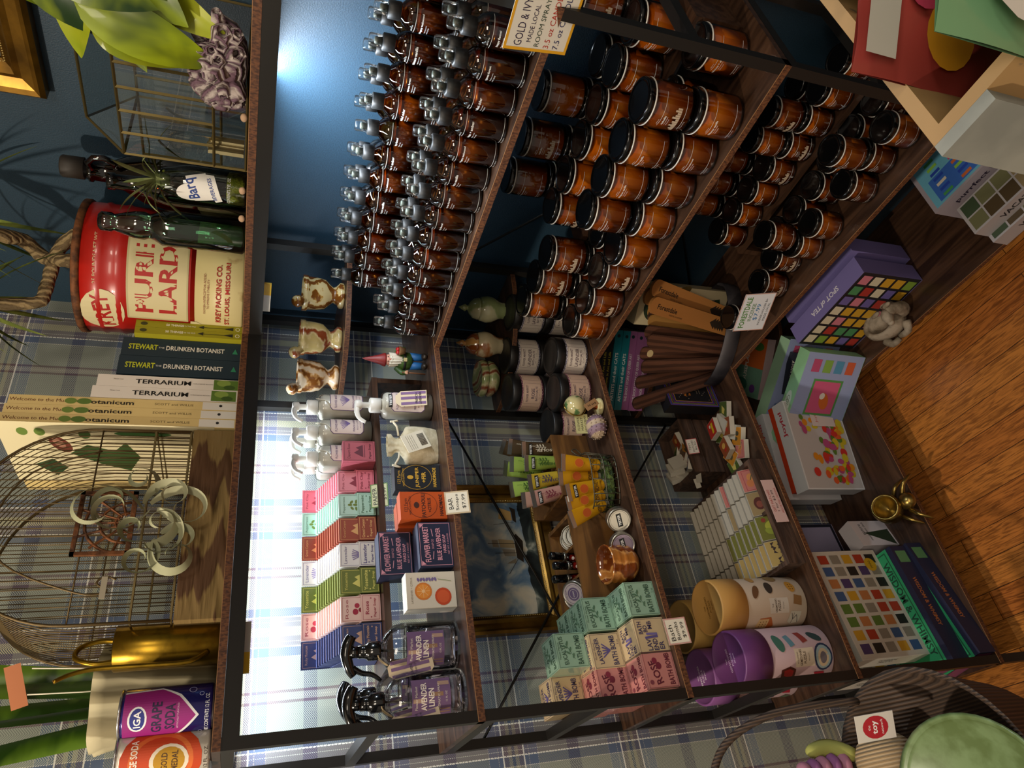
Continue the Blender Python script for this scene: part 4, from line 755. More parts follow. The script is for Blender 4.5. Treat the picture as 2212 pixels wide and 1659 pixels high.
# boxed soaps standing on the board
ju = [('t', '123 Farm', 0, .036, .006, 'c89a30', 0, .026), ('o', 0, .002, .025, .030, .0007, 'c89a30'), ('t', 'JUNIPER', 0, .0, .0085, 'd8a838', 0, .042, True), ('t', '+FIR', 0, -.012, .008, 'd8a838', 0, .022, True), ('e', 0, .014, .004, .006, 'c89a30'), ('t', 'HANDMADE', 0, -.033, .0065, 'd8a838', 0, .040, True), ('t', 'MERCH SUPPLY CO.', 0, .027, .0035, 'c89a30', 0, .036)]
carton('soap_box', (.547, .242, z2), .052, .030, .088, '14161a', 'black Juniper and Fir soap box with gold lettering', 'soap box', -6, 'boxed bar soaps', front=ju)
pa = [('t', '123 Farm', 0, .033, .006, '3a1608', 0, .026), ('o', 0, .002, .025, .028, .0007, '3a1608'), ('t', 'PATCHOULI', 0, .0, .0075, '3a1608', 0, .046, True), ('t', '+CITRUS', 0, -.011, .0065, '3a1608', 0, .028, True), ('e', 0, .013, .006, .005, '3a1608'), ('t', 'HANDMADE', 0, -.033, .0065, '3a1608', 0, .042, True), ('t', 'MERCH SUPPLY CO.', 0, .025, .0035, '3a1608', 0, .036)]
carton('soap_box', (.615, .262, z2), .054, .028, .086, 'b4480e', 'orange Patchouli Citrus soap box at the shelf edge', 'soap box', -3, 'boxed bar soaps', front=pa)
carton('soap_box', (.621, .228, z2), .052, .028, .086, 'a8420c', 'orange soap box tucked behind the front Patchouli box', 'soap box', 2, 'boxed bar soaps')
carton('soap_box', (.628, .194, z2), .050, .028, .062, '9c3c0a', 'short orange soap box at the back of the orange trio', 'soap box', 4, 'boxed bar soaps')
PK = 'c98a98'
bl = [('f', 0, 0, .078, .056, .0007, PK), ('p', [(-.038, .027), (-.030, .026), (-.037, .019)], PK), ('p', [(.038, .027), (.030, .026), (.037, .019)], PK), ('t', 'FLOWER MARKET', 0, .016, .0105, PK, 2, .066, True), ('t', 'SOAP CO', 0, .005, .004, PK, 0, .018), ('l', [(-.028, .006), (-.014, .004)], .0012, PK), ('l', [(.028, .006), (.014, .004)], .0012, PK), ('t', 'BLUE LAVENDER', 0, -.006, .0085, PK, 0, .060, True), ('t', 'HARD SOAP', 0, -.016, .0055, PK, 0, .034, True), ('t', 'NET WT. 4 OUNCES', 0, -.023, .003, PK)]
carton('soap_box', (.680, .270, z2), .083, .042, .060, '1b2038', 'navy Blue Lavender soap box at the shelf edge', 'soap box', -2, 'boxed bar soaps', front=bl)
carton('soap_box', (.678, .208, z2), .083, .042, .060, '1b2038', 'navy Blue Lavender soap box under the rear one', 'soap box', -1, 'boxed bar soaps')
carton('soap_box', (.672, .214, z2 + .0603), .083, .042, .060, '1b2038', 'navy Blue Lavender soap box stacked behind the front one', 'soap box', -2, 'boxed bar soaps', front=bl)
cz_ = [('t', 'LAVENDER + CITRUS', 0, .034, .0035, '8a8070', 0, .044), ('e', -.002, .014, .015, .015, 'c8742c'), ('e', -.002, .014, .012, .012, 'd88a34'), ('e', -.002, .014, .003, .003, 'e8c08a'), ('e', -.012, -.020, .015, .0145, 'b8421c'), ('e', -.012, -.020, .011, .011, 'c8542a')] + [('e', .018, .022 - i * .005, .0035, .0022, '6a5a8a', 20 - 40 * (i % 2)) for i in range(7)] + [('l', [(.018, -.012), (.014, -.036)], .0009, '6a7a4a')]
cz_ += [('l', [(-.002, .014), (-.002 + .011 * cos(a * pi / 4), .014 + .011 * sin(a * pi / 4))], .0006, 'e8c08a') for a in range(8)]
carton('soap_box', (.770, .262, z2), .062, .034, .086, 'cdc4b2', 'cream Lavender Citrus soap box painted with oranges', 'soap box', -4, 'boxed bar soaps', front=cz_)
# cotton drawstring bag
COT = mat('natural_cotton', H('c9bda0'), .9, c2=H('b4a788'), sc=60, bump=.25)
t = thing('drawstring_bag', (.503, .238, z2), 'small cream cotton drawstring bag with a printed paper tag', 'bag', -.1)
def bagf(u, v):
    a = 2 * pi * u; z = .098 * v; k = 1 if v < .62 else 1 - .62 * sin((v - .62) / .38 * pi) if v < .9 else .62
    rx = (.036 + .006 * sin(pi * min(1, v * 1.3))) * (k if v > .62 else 1); ry = (.016 + .008 * sin(pi * min(1, v * 1.2))) * (k if v > .62 else 1)
    wv = 1 + (.10 * sin(a * 9) if v > .68 else .02 * sin(a * 5 + z * 90)); return (rx * wv * cos(a), ry * wv * sin(a), z)
b = B(); b.grid(bagf, 60, 24); b.add([(.034 * cos(2 * pi * i / 16), .015 * sin(2 * pi * i / 16), .001) for i in range(16)], [tuple(range(16))]); b.obj('cloth_body', COT, t)
for s_ in (1, -1):
    B().tube(spline([(s_ * .018, .006, .076), (s_ * .034, .014, .080), (s_ * .046, .012, .086), (s_ * .050, .010, .076), (s_ * .046, .012, .092)], 4), .0022, 6).obj('draw_cord', flat('d6ccb2', .85), t)
art(t, 'stamped_print', basis((0, .0255, .036), (-1, 0, 0), (0, 0, 1)), [('t', '123 FARM', 0, .006, .006, '2a2620', 0, .034), ('t', 'LAVENDER', 0, -.004, .005, '2a2620', 0, .030), ('t', 'sachet', 0, -.012, .003, '2a2620')], base=.0012)
Mt = basis((.004, .030, .048), (-1, -.0, .45), (.40, .12, 1)); b = B(); b.box(-.019, .019, -.025, .025, 0, .0008, 0, Mt); tg = b.obj('paper_tag', flat('d8cfb8'), t)
art(tg, 'tag_print', Mt @ T(0, 0, .0009), [('r', 0, -.014, .0006 + .0002 * (i % 3), .014, '1c1c1c') if 0 else ('r', -.012 + i * .0016, -.014, .0007 + .0004 * (i % 2), .014, '1c1c1c') for i in range(16)] + [('t', 'lavender flowers grown', 0, .016 - j * .0042, .0022, '4a463c', 0, .030) for j in range(4)])
# linen spray bottles with tags
BKP = mat('glossy_black_plastic', H('0a0a0b'), .15, coat=.5); LQ = glass('lilac_water', (.93, .90, .95), gl=.02)
def linen(loc, rz, label, tagged=True):
    t = thing('linen_spray_bottle', loc, label, 'bottle', rz, 'clear linen spray bottles'); S_ = .72
    B().lathe([(.034, 0), (.040, .004), (.041, .012), (.041, .095), (.037, .110), (.026, .122), (.0135, .128), (.013, .140)], 28, sy=S_).obj('bottle_wall', CLR, t)
    B().lathe([(.033, .004), (.038, .010), (.0385, .086), (.0001, .0862)], 24, sy=S_).obj('clear_liquid', LQ, t)
    B().lathe([(.0145, .130), (.0150, .132), (.0150, .150), (.0120, .152), (.0105, .158), (.0105, .166)], 20, wob=lambda a, z: 1 + .02 * (round(a * 12 / pi) % 2) * (z < .151)).obj('black_collar', BKP, t)
    b = B(); b.tube(spline([(-.026, 0, .176), (-.012, 0, .182), (.006, 0, .184), (.026, 0, .178), (.036, 0, .172)], 4), [.008, .0085, .009, .0095, .010, .010, .010, .010, .0095, .009, .009, .0085, .008, .0075, .007, .0065, .006], 10); b.tube([(0, 0, .162), (0, 0, .18)], .0095, 10); b.obj('spray_head', BKP, t)
    B().tube(spline([(.022, 0, .176), (.032, 0, .160), (.036, 0, .142), (.046, 0, .128)], 4), [.0048, .0048, .0048, .0046, .0044, .0042, .004, .004, .0038, .0036, .0034, .0032, .003], 8).obj('trigger', BKP, t)
    B().tube([(0, 0, .13), (.006, 0, .07), (.022, 0, .008)], .0022, 6).obj('dip_tube', glass('dip_tube_plastic', (.85, .85, .85), gl=.1), t)
    pr = [('r', 0, 0, .056, .062, '6b5074')] + [('r', (-.020 + .008 * i), (i * 7 % 5 - 2) * .010, .006, .018, ('8a6a52', '54406a', 'a88a78')[i % 3]) for i in range(6)] + [('t', 'LAVENDER', 0, .012, .009, 'e6dcd0', 0, .044, True), ('t', 'LINEN', 0, .0, .009, 'e6dcd0', 0, .026, True), ('t', 'AROMATIC SPRAY', 0, -.012, .0035, 'd8cfc0'), ('t', 'Flower Market', 0, .024, .004, 'd8cfc0'), ('t', '12 FL OZ', 0, -.024, .0028, 'd8cfc0')]
    art(t, 'printed_label', basis((0, .0300, .060), (-1, 0, 0), (0, 0, 1)), pr, wrap=.050, base=.0005)
    if tagged:
        Mt = basis((.026, .026, .088), (-.9, -.42, .12), (.18, -.12, 1)); b = B(); b.prism([(-.015, -.034), (-.009, -.040), (.009, -.040), (.015, -.034), (.015, .024), (.007, .033), (-.007, .033), (-.015, .024)], 0, .0006, 0, Mt); tg = b.obj('hang_tag', flat('c9b394', .7), t)
        art(tg, 'tag_print', Mt @ T(0, 0, .0006), [('r', x, -.003, .0055, .062, '6e4f72') for x in (-.0105, .001, .0115)] + [('t', 'LAVENDER', 0, -.004, .004, '3a2a40', 0, .024, True), ('t', 'LINEN SPRAY', 0, -.011, .003, '3a2a40', 0, .022)])
        B().tube(spline([(.012, .010, .134), (.018, .016, .128), (.022, .020, .12), (.010, .014, .134), (-.006, .012, .136)], 4), .0011, 5).obj('twine', flat('a08c6a', .9), t)
    return t
linen((.887, .228, z2), -.35, 'clear lavender linen spray nearer the cream soap box'); linen((.968, .236, z2), -.20, 'clear lavender linen spray beside the left front post'); linen((.942, .160, z2), .25, 'clear lavender linen spray standing behind the front two')
# garden gnome
t = thing('garden_gnome', (.288, .232, z2), 'small garden gnome with red hat, white beard and a basket of apples', 'gnome', RAD(-28))
GB = B(); GB.lathe([(.010, .030), (.018, .036), (.020, .050), (.017, .064), (.011, .072)], 16, sy=.8); GB.obj('green_coat', mat('painted_green', H('2f4a1c'), .5, c2=H('49662a'), sc=40, bump=.3), t)
b = B(); b.lathe([(.0187, .046), (.0206, .0465), (.0206, .051), (.0185, .0515)], 16, sy=.82); b.obj('black_belt', flat('15130f'), t)
B().box(-.004, .004, .0165, .0182, .045, .052).obj('belt_buckle', flat('b9a878', .4), t)
for s_ in (-1, 1):
    B().lathe([(.0078, .008), (.0085, .020), (.0092, .036)], 10, c=(s_ * .0095, 0, 0)).obj('trouser_leg', flat('1f5f9a'), t)
    B().sph((s_ * .0105, .006, .006), 1, 10, sc=(.0078, .013, .0068)).obj('boot', flat('2a221a', .4), t)
    p_ = [(s_ * .015, 0, .066), (s_ * .024, .006, .052), (s_ * .020, .017, .054)] if s_ > 0 else [(s_ * .015, 0, .066), (s_ * .026, .004, .054), (s_ * .027, .012, .046)]
    B().tube(spline(p_, 4), [.0062, .0062, .006, .006, .0058, .0055, .005, .005, .0048], 8).obj('sleeve', MATS['painted_green'], t)
    h_ = p_[-1]; b = B(); b.sph(h_, .0042, 8)
    for k in range(4): b.tube([(h_[0] - .003 + k * .002, h_[1], h_[2]), (h_[0] - .003 + k * .002, h_[1] + .004, h_[2] - .001), (h_[0] - .003 + k * .002, h_[1] + .0045, h_[2] - .004)], .0011, 5)
    b.obj('hand', flat('c9987a'), t)
B().sph((0, .002, .081), 1, 14, sc=(.0125, .0125, .0125)).obj('head', flat('c9917a'), t)
b = B(); b.sph((0, .0155, .080), .0032, 8); b.obj('nose', flat('c27a66'), t)
for s_ in (-1, 1): B().sph((s_ * .0048, .0128, .0845), .0013, 6).obj('eye', flat('20242c'), t)
def beard(u, v):
    a = pi * (1.05 * u - .025); z = .082 - .040 * v; rr = .0135 * (1 - .65 * v * v) * (1 + .08 * sin(a * 14)); return (rr * cos(a) * 1.08, .004 + rr * sin(a) + .003 * v, z)
b = B(); b.grid(beard, 36, 8); b.obj('white_beard', mat('carved_white_beard', H('d8d0bc'), .7), t)
B().tube(spline([(-.008, .0135, .0785), (0, .0165, .0765), (.008, .0135, .0785)], 4), .0022, 6).obj('moustache', MATS['carved_white_beard'], t)
b = B(); b.lathe([(.0135, .088), (.0140, .091), (.0105, .102), (.006, .118), (.0025, .131), (.0001, .137)], 16, wob=lambda a, z: 1 + .05 * sin(z * 300)); b.obj('red_hat', flat('7a1a16', .5), t)
b = B(); b.lathe([(.006, .050), (.0095, .060), (.0098, .064), (.008, .064), (.0001, .062)], 12, c=(.018, .020, 0)); b.obj('apple_basket', flat('6a4a2a', .8), t)
for i in range(4): B().sph((.014 + .005 * (i % 2) * 1.4, .017 + .006 * (i // 2), .066), .0042, 8).obj('apple', flat('a01818', .25), t)
B().tube([(-.027, .013, .054), (-.028, .013, .004)], .0018, 6).obj('wooden_staff', flat('6b4326', .7), t)
t.scale = (-1, 1, 1)
# onyx mortars on the upper corner shelf
def onyx(name, a, b_, c_, sc, dist, lo=.35, hi=.65): return mat(name, H(a), .14, c2=H(c_), c3=H(b_), kind='wave', sc=sc, st=(1, 1, 1.4), dist=dist, lo=lo, hi=hi, coat=.6, detail=5)
ON1 = onyx('banded_amber_onyx', 'c2ad7c', 'a9803c', '6a3c12', 9, 14); ON2 = onyx('veined_olive_onyx', 'a9935c', 'bfa878', '7c3a1c', 6, 18, .1, .9); ON3 = onyx('striped_pink_onyx', 'd0b89a', 'b98a52', '6e3f16', 14, 9, .2, .9)
zq = 1.4081
def mortar(loc, m_, rz, label, s_=1):
    t = thing('onyx_mortar', loc, label, 'mortar', rz, 'onyx mortars and pestles')
    B().lathe([(.026, 0), (.029, .003), (.029, .010), (.020, .018), (.017, .024), (.022, .030), (.033, .042), (.036, .058), (.0375, .078), (.040, .080), (.040, .090), (.036, .090), (.033, .080), (.030, .055), (.018, .042), (.0001, .040)], 32).obj('mortar_bowl', m_, t)
    M_ = T(.004, 0, .050) @ RY(38) @ RX(12)
    B().lathe([(.009, -.004), (.013, .002), (.0125, .012), (.0085, .022), (.0082, .055), (.0125, .060), (.0130, .070), (.009, .075), (.0001, .076)], 16, M=M_).obj('pestle', m_, t); return t
mortar((.102, .215, zq), ON1, RAD(40), 'amber banded onyx mortar and pestle nearest the blue wall'); mortar((.176, .150, zq), ON2, RAD(20), 'olive veined onyx mortar and pestle, middle of three on the corner shelf'); mortar((.232, .082, zq), ON3, RAD(30), 'pink striped onyx mortar and pestle beside the plaid wall')
# onyx jars and bowl on the second corner shelf
zq = 1.0205; ON4 = onyx('pale_green_onyx', '93a06a', 'a9b484', 'c6c49c', 5, 8); ON5 = onyx('cream_red_onyx', 'b9ab88', 'c4b492', '9a5f34', 5, 12, .3, 1.0); ON6 = onyx('green_red_striped_onyx', '8f9a66', 'bdb68c', '7c3c22', 12, 5, .2, 1.0)
def ginger(loc, m1, m2, label):
    t = thing('onyx_jar', loc, label, 'jar', group='lidded onyx jars')
    B().lathe([(.019, 0), (.021, .002), (.020, .010), (.023, .018), (.031, .034), (.0325, .048), (.029, .062), (.0255, .066), (.0001, .066)], 30).obj('jar_body', m1, t)
    B().lathe([(.0265, .0665), (.0275, .069), (.026, .072), (.024, .080), (.014, .090), (.007, .093), (.0055, .096), (.0095, .101), (.0001, .117)], 22).obj('jar_lid', m2, t)
ginger((.092, .205, zq), ON4, ON4, 'pale green lidded onyx jar nearer the blue wall'); ginger((.158, .150, zq), ON5, onyx('rust_banded_onyx', 'b9884c', 'a9a078', '7a4018', 10, 8), 'cream lidded onyx jar with rust banded lid')
t = thing('onyx_bowl', (.215, .088, zq), 'green and cream striped lidded onyx bowl at the plaid wall end of the corner shelf', 'bowl', rot=(0, 0, 0))
B().lathe([(.020, 0), (.034, .006), (.044, .018), (.045, .028), (.040, .034), (.0001, .034)], 34).obj('lower_bowl', ON6, t)
B().lathe([(.041, .0345), (.0465, .038), (.0465, .048), (.043, .053), (.040, .0535), (.037, .050), (.028, .046), (.0001, .045)], 34).obj('upper_dish', ON6, t)
# ---------------- third tier, left wing ----------------
z3 = Z3 + .0004
# framed seascape on the plaid wall
def seascape():
    m = bpy.data.materials.new('stormy_seascape_painting'); m.use_nodes = True; nt = m.node_tree; bs = nt.nodes['Principled BSDF']; bs.inputs['Roughness'].default_value = .45
    tc = nt.nodes.new('ShaderNodeTexCoord'); sp = nt.nodes.new('ShaderNodeSeparateXYZ'); nt.links.new(tc.outputs['Object'], sp.inputs[0])
    n = nt.nodes.new('ShaderNodeTexNoise'); n.inputs['Scale'].default_value = 16; n.inputs['Detail'].default_value = 8; n.inputs['Distortion'].default_value = .8; nt.links.new(tc.outputs['Object'], n.inputs['Vector'])
    def rmp(v, st):
        c = nt.nodes.new('ShaderNodeValToRGB'); e = c.color_ramp.elements; e[0].position = st[0][0]; e[0].color = (*H(st[0][1]), 1); e[1].position = st[-1][0]; e[1].color = (*H(st[-1][1]), 1)
        for p, q in st[1:-1]: k = e.new(p); k.color = (*H(q), 1)
        nt.links.new(v, c.inputs[0]); return c.outputs[0]
    sky = rmp(n.outputs[0], [(.30, '3f5d80'), (.45, '6a87a4'), (.55, 'a8b2b4'), (.68, 'd8d0bc')]); sea = rmp(n.outputs[0], [(.35, '12161a'), (.52, '2a3334'), (.60, '5a6460'), (.68, 'b0b4a8')])
    f = nmath(nt, 'GREATER_THAN', nmath(nt, 'ADD', sp.outputs['Z'], nmath(nt, 'MULTIPLY', n.outputs[0], .03)), -.070 + .015)
    mx = nt.nodes.new('ShaderNodeMix'); mx.data_type = 'RGBA'; nt.links.new(f, mx.inputs['Factor']); nt.links.new(sea, mx.inputs[6]); nt.links.new(sky, mx.inputs[7]); nt.links.new(mx.outputs[2], bs.inputs['Base Color']); return m
pt = picture_frame('framed_painting', (.643, .0005, 1.062), .342, .276, .040, 'gold framed seascape painting of a ship, hung low on the plaid wall', basis((0, 0, 0), (-1, 0, 0), (0, 0, 1)), seascape(), 'painting', .026)
SB = '2a2018'; SL = 'b09c78'
art(pt, 'painted_ships', basis((-.035, .0065, -.030), (-1, 0, 0), (0, 0, 1)), [('p', [(-.050, -.030), (.0, -.036), (.018, -.022), (.012, -.016), (-.040, -.016)], SB), ('p', [(-.036, -.014), (-.020, -.014), (-.018, .016), (-.034, .012)], '9a9080'), ('p', [(-.016, -.014), (.002, -.014), (.006, .022), (-.014, .020)], SL), ('p', [(-.014, .023), (.004, .024), (.004, .038), (-.012, .037)], '988c78'), ('p', [(-.052, -.012), (-.040, -.014), (-.052, .010)], '8c8270'), ('l', [(-.006, -.02), (-.004, .048)], .0012, SB), ('l', [(-.028, -.02), (-.027, .034)], .0012, SB), ('l', [(-.042, -.018), (-.076, .008)], .001, SB)], base=.0004)
art(pt, 'painted_boat', basis((.062 - .16 + .0, .0065, -.042), (-1, 0, 0), (0, 0, 1)), [('p', [(-.018, -.016), (.016, -.018), (.022, -.004), (.008, -.008), (-.012, -.008)], SB), ('p', [(-.012, -.006), (.010, -.006), (.020, .020), (-.008, .026)], 'c9a468'), ('l', [(-.016, -.010), (-.022, .040)], .0008, SB)], base=.0004)
# bath bombs
euc = [('f', 0, 0, .059, .057, .0006, '3e5a48'), ('t', 'EUCALYPTUS', 0, .016, .0085, '35503f', 6, .050, True), ('t', 'BATH BOMB', 0, -.014, .0110, '35503f', 0, .052, True), ('t', 'Flower Market', 0, .0245, .0035, '35503f'), ('t', '5 oz', .014, -.0245, .0035, '35503f'), ('l', [(-.016, -.004), (.012, .010)], .0009, '3e5a48')] + [('e', -.010 + i * .0055, .001 + i * .0022 + (.004 if i % 2 else -.003), .0048, .0018, '4a6a50', 60 if i % 2 else -20) for i in range(5)]
lvd = [('f', 0, 0, .059, .057, .0006, '4c4250'), ('t', 'LAVENDER', 0, .016, .0085, '3a3452', 6, .046, True), ('t', 'BATH BOMB', 0, -.014, .0110, '3a3452', 0, .052, True), ('t', 'Flower Market', 0, .0245, .0035, '4c4250'), ('t', '5 oz', .014, -.0245, .0035, '4c4250')] + [('l', [(0, -.007), (-.012 + i * .006, .009)], .0022, '54497e') for i in range(5)]
lv2 = [('f', 0, 0, .059, .057, .0006, '4c4250'), ('t', 'LAV', -.016, .008, .0095, '3a3452', 0, .020, True), ('t', 'END', -.016, -.004, .0095, '3a3452', 0, .020, True), ('t', 'ER', -.018, -.016, .0095, '3a3452', 0, .014, True), ('t', 'BATH', .014, .020, .0085, '3a3452', 0, .022, True), ('t', 'BO', .012, .010, .0085, '3a3452', 0, .012, True), ('t', 'MB', .018, .0, .0085, '3a3452', 0, .014, True), ('l', [(-.002, -.012), (-.004, .014)], .004, '54497e'), ('l', [(.002, -.012), (.003, .010)], .004, '6a5e90')]
rse = [('f', 0, 0, .059, .057, .0006, '7a3a44'), ('t', 'ROSE', -.004, .010, .0140, '5c1c2c', 14, .040, True), ('t', 'BATH BOMB', 0, -.018, .0105, '5c1c2c', 0, .052, True), ('e', .006, .002, .006, .0055, '6c2032'), ('e', .015, .008, .005, .005, '7a2438'), ('e', -.020, .022, .004, .004, '7a3a44')]
BMB = {}
def bomb(kind, x, y, z, label, yaw=0):
    col, fr, nm = {'e': ('8aa890', euc, 'sage green'), 'l': ('c2aa84', lvd, 'tan'), 'm': ('c2aa84', lv2, 'tan'), 'r': ('c28078', rse, 'pink')}[kind]; s_ = .0625
    if kind not in BMB:
        t = carton('bath_bomb_box', (0, 0, 0), s_, s_, .0605, col, 'x', 'bath bomb box', front=fr, top=[(q if q[0] != 'f' else q) for q in fr], mats=mat('shrink_wrapped_' + col, H(col), .22, coat=.7)); BMB[kind] = t; KID[t.name] = kids(t)
    else: t = dup(BMB[kind], (0, 0, 0))
    t.location = (x, y, z3 + z * .0615); t.rotation_euler = (0, 0, RAD(yaw)); t['label'] = label; t['group'] = 'stacked bath bomb boxes'
rws = [.286, .222, .158]
nth_row = ['at the shelf edge', 'in the middle row', 'in the wall-side row']
for k, x in (('e', .8130), ('l', .8800), ('r', .9470 - .003)):
    cn = {'e': 'sage green eucalyptus', 'l': 'tan lavender', 'r': 'pink rose'}[k]
    for i, y in enumerate(rws):
        bomb('m' if (k, i) == ('l', 0) else k, x - (.006 if k == 'r' else 0), y, 0, '%s bath bomb box on the board %s' % (cn, nth_row[i]))
    for i, y in enumerate(rws[1:]):
        bomb(k, x + .004 - (.008 if k == 'r' else 0), y + .001, 1, '%s bath bomb box on the second layer %s' % (cn, nth_row[i + 1]), 1)
bomb('e', .8740, .206, 2, 'sage green eucalyptus bath bomb box alone on top of the pile', 2); bomb('l', .9375, .158, 2, 'tan lavender bath bomb box on the third layer beside the left posts')
card((.912, .3035, Z3 - .012), .046, .042, basis((0, 0, 0), (-1, .0, 0), (0, -.15, 1)), [('t', 'Bath', -.003, .011, .008, '1c1c18', 4, .028), ('t', 'Bombs', 0, 0, .007, '1c1c18', 2, .032), ('t', '$9.99', .001, -.012, .007, '1c1c18', 0, .028)], 'small handwritten Bath Bombs $9.99 card clipped to the shelf edge', 'd3c9b4', 'b98a80')
# amber glass bowl
t = thing('striped_bowl', (.762, .246, z3), 'small amber agate bowl with bulging ribs beside the tins', 'bowl')
B().lathe([(.016, 0), (.024, .004), (.033, .014), (.0355, .022), (.0335, .028), (.0365, .034), (.0365, .040), (.0345, .044), (.037, .049), (.037, .053), (.0355, .060), (.0375, .064), (.0375, .067), (.034, .066), (.031, .050), (.024, .018), (.0001, .012)], 36).obj('bowl_body', onyx('amber_agate', 'a8682c', 'c48a4a', '6e3410', 7, 10, .2, .8), t)
# wooden divided box with balm tins, roll-on bottles
OAKB = mat('honey_brown_wood', H('7a5226'), .55, c2=H('5a3a1a'), sc=8, st=(.6, 4, 4), dist=1.5, detail=6)
t = thing('divided_wooden_box', (.626, .080, z3), 'honey brown divided wooden box standing behind the tins', 'box', RAD(-2)); bw, bd, bh = .186, .118, .096
for n_, a in (('front_panel', (0, bw, bd - .008, bd, 0, bh)), ('back_panel', (0, bw, 0, .007, 0, bh)), ('end_panel', (0, .008, .007, bd - .008, 0, bh)), ('end_panel', (bw - .008, bw, .007, bd - .008, 0, bh)), ('divider', (.058, .063, .007, bd - .008, 0, bh - .01)), ('divider', (.120, .125, .007, bd - .008, 0, bh - .01)), ('base_panel', (.008, bw - .008, .007, bd - .008, .012, .020))):
    B().box(*a).obj(n_, OAKB, t)
TIN = mat('brushed_tin', H('a09c90'), .3, .9)
def tin(loc, label, rot=(0, 0, 0), r=.024, h=.019, pr=None, base='c9c2b0', grp='round balm tins'):
    t = thing('balm_tin', loc, label, 'tin', group=grp, rot=rot)
    B().lathe([(r * .96, 0), (r, .001), (r, h * .5), (r * .985, h * .52)], 28).obj('tin_base', TIN, t); B().lathe([(r * .99, h * .5), (r * 1.02, h * .52), (r * 1.02, h - .002), (r * .97, h), (r * .93, h - .0008), (.0001, h - .0008)], 28).obj('tin_lid', TIN, t)
    art(t, 'lid_label', T(0, 0, h - .0006) @ RZ(200), [('e', 0, 0, r * .86, r * .86, base)] + (pr or []), base=.0004); return t
bal = [('o', 0, 0, .019, .019, .0008, '4a3a52'), ('e', 0, 0, .013, .013, '5a4a66'), ('o', 0, 0, .0095, .0095, .0006, 'c9c0b4'), ('t', 'SLEEP BALM', 0, .0155, .0026, '4a3a52', 0, .018), ('t', 'LAVENDER', 0, 0, .0028, 'd8d0c4', 0, .012)]
bar = lambda c: [('o', 0, 0, .0185, .0185, .0006, c), ('r', 0, 0, .027, .010, '141414'), ('t', 'TESTER', 0, 0, .0050, 'f0f0ea', 0, .022, True)]
tin((.672, .262, z3 + .0240), 'upright balm tin with black TESTER strip nearer the wire basket', (RAD(-78), 0, RAD(-42)), pr=bar('6a6658')); tin((.722, .252, z3 + .0240), 'upright purple labelled TESTER tin beside the amber bowl', (RAD(-76), 0, RAD(-36)), base='8f7f8c', pr=bar('4a3a52'))
for i in range(5): tin((.650 + .004 * (i % 2), .165 - .010 * i - .015, z3 + .052 + .005 * (i % 3)), '%s silver balm tin from the front in the right compartment' % NTH[i], (RAD(-62), 0, RAD(-30)), r=.024)
tin((.655, .150, z3 + .0215), 'silver balm tin lying flat at the bottom of the right compartment', (0, 0, 0))
tin((.780, .150, z3 + .088), 'purple Sleep Balm tin leaning out of the left compartment', (RAD(-38), 0, RAD(-38)), r=.0255, pr=bal, base='a89a98'); tin((.778, .115, z3 + .072), 'purple balm tin tucked behind the leaning Sleep Balm tin', (RAD(-40), 0, RAD(-30)), r=.0245, pr=bal, base='a89a98'); tin((.780, .155, z3 + .0215), 'balm tin at the bottom of the left compartment', pr=bal, base='a89a98')
PINK = glass('rose_pink_oil', (.66, .26, .22), gl=.06)
for i, (x, y) in enumerate(((.704, .125), (.722, .135), (.738, .120))):
    t = thing('roll_on_bottle', (x, y, z3 + .022), ['pink roll-on bottle with black cap nearest the silver tins', 'pink roll-on bottle with black cap, middle of three', 'pink roll-on bottle with black cap nearest the Sleep Balm tin'][i], 'bottle', group='pink roll-on bottles', rot=(RAD(-6), RAD(4 * i - 4), 0))
    B().lathe([(.0078, 0), (.0085, .002), (.0085, .066), (.006, .070)], 16).obj('glass_tube', PINK, t); B().lathe([(.0070, .003), (.0072, .058), (.0001, .058)], 12).obj('pink_oil', flat('9a4a42', .3), t)
    b = B(); b.lathe([(.0080, .070), (.0090, .071), (.0090, .075), (.0080, .076)], 16, 1); b.lathe([(.0085, .076), (.0085, .104), (.0075, .106), (.0001, .106)], 16, 0); b.obj('cap', [BKP, TIN], t)
    art(t, 'printed_label', basis((.0085 * .5, .0085 * .87, .036), (-.87, .5, 0), (0, 0, 1)), [('t', 'BUG BITE', 0, -.002, .005, 'e0cfc4', -90 + 0, .028), ('t', 'ROLLER', -.004, -.002, .004, 'e0cfc4', -90, .020), ('e', 0, .020, .0035, .0035, 'e0cfc4')], wrap=.0085)
# raised slatted box with tester tubes
t = thing('slotted_display_box', (.430, .050, z3), 'wooden slotted display box holding upright hand cream tubes', 'box'); W_, D_, H_ = .150, .130, .088
for n_, a in [('front_panel', (0, W_, D_ - .007, D_, 0, H_)), ('back_panel', (0, W_, 0, .006, 0, H_ + .02)), ('end_panel', (0, .007, .006, D_ - .007, 0, H_)), ('end_panel', (W_ - .007, W_, .006, D_ - .007, 0, H_)), ('base_panel', (.007, W_ - .007, .006, D_ - .007, .01, .016))] + [('slot_divider', (.007 + .034 * i, .011 + .034 * i, .006, D_ - .007, .03, H_ - .006)) for i in range(1, 4)] + [('cross_divider', (.007, W_ - .007, .045, .049, .03, H_ - .006)), ('cross_divider', (.007, W_ - .007, .085, .089, .03, H_ - .006))]:
    B().box(*a).obj(n_, OAKB, t)
CRM = mat('bright_crimp_metal', H('b9bab6'), .25, .85)
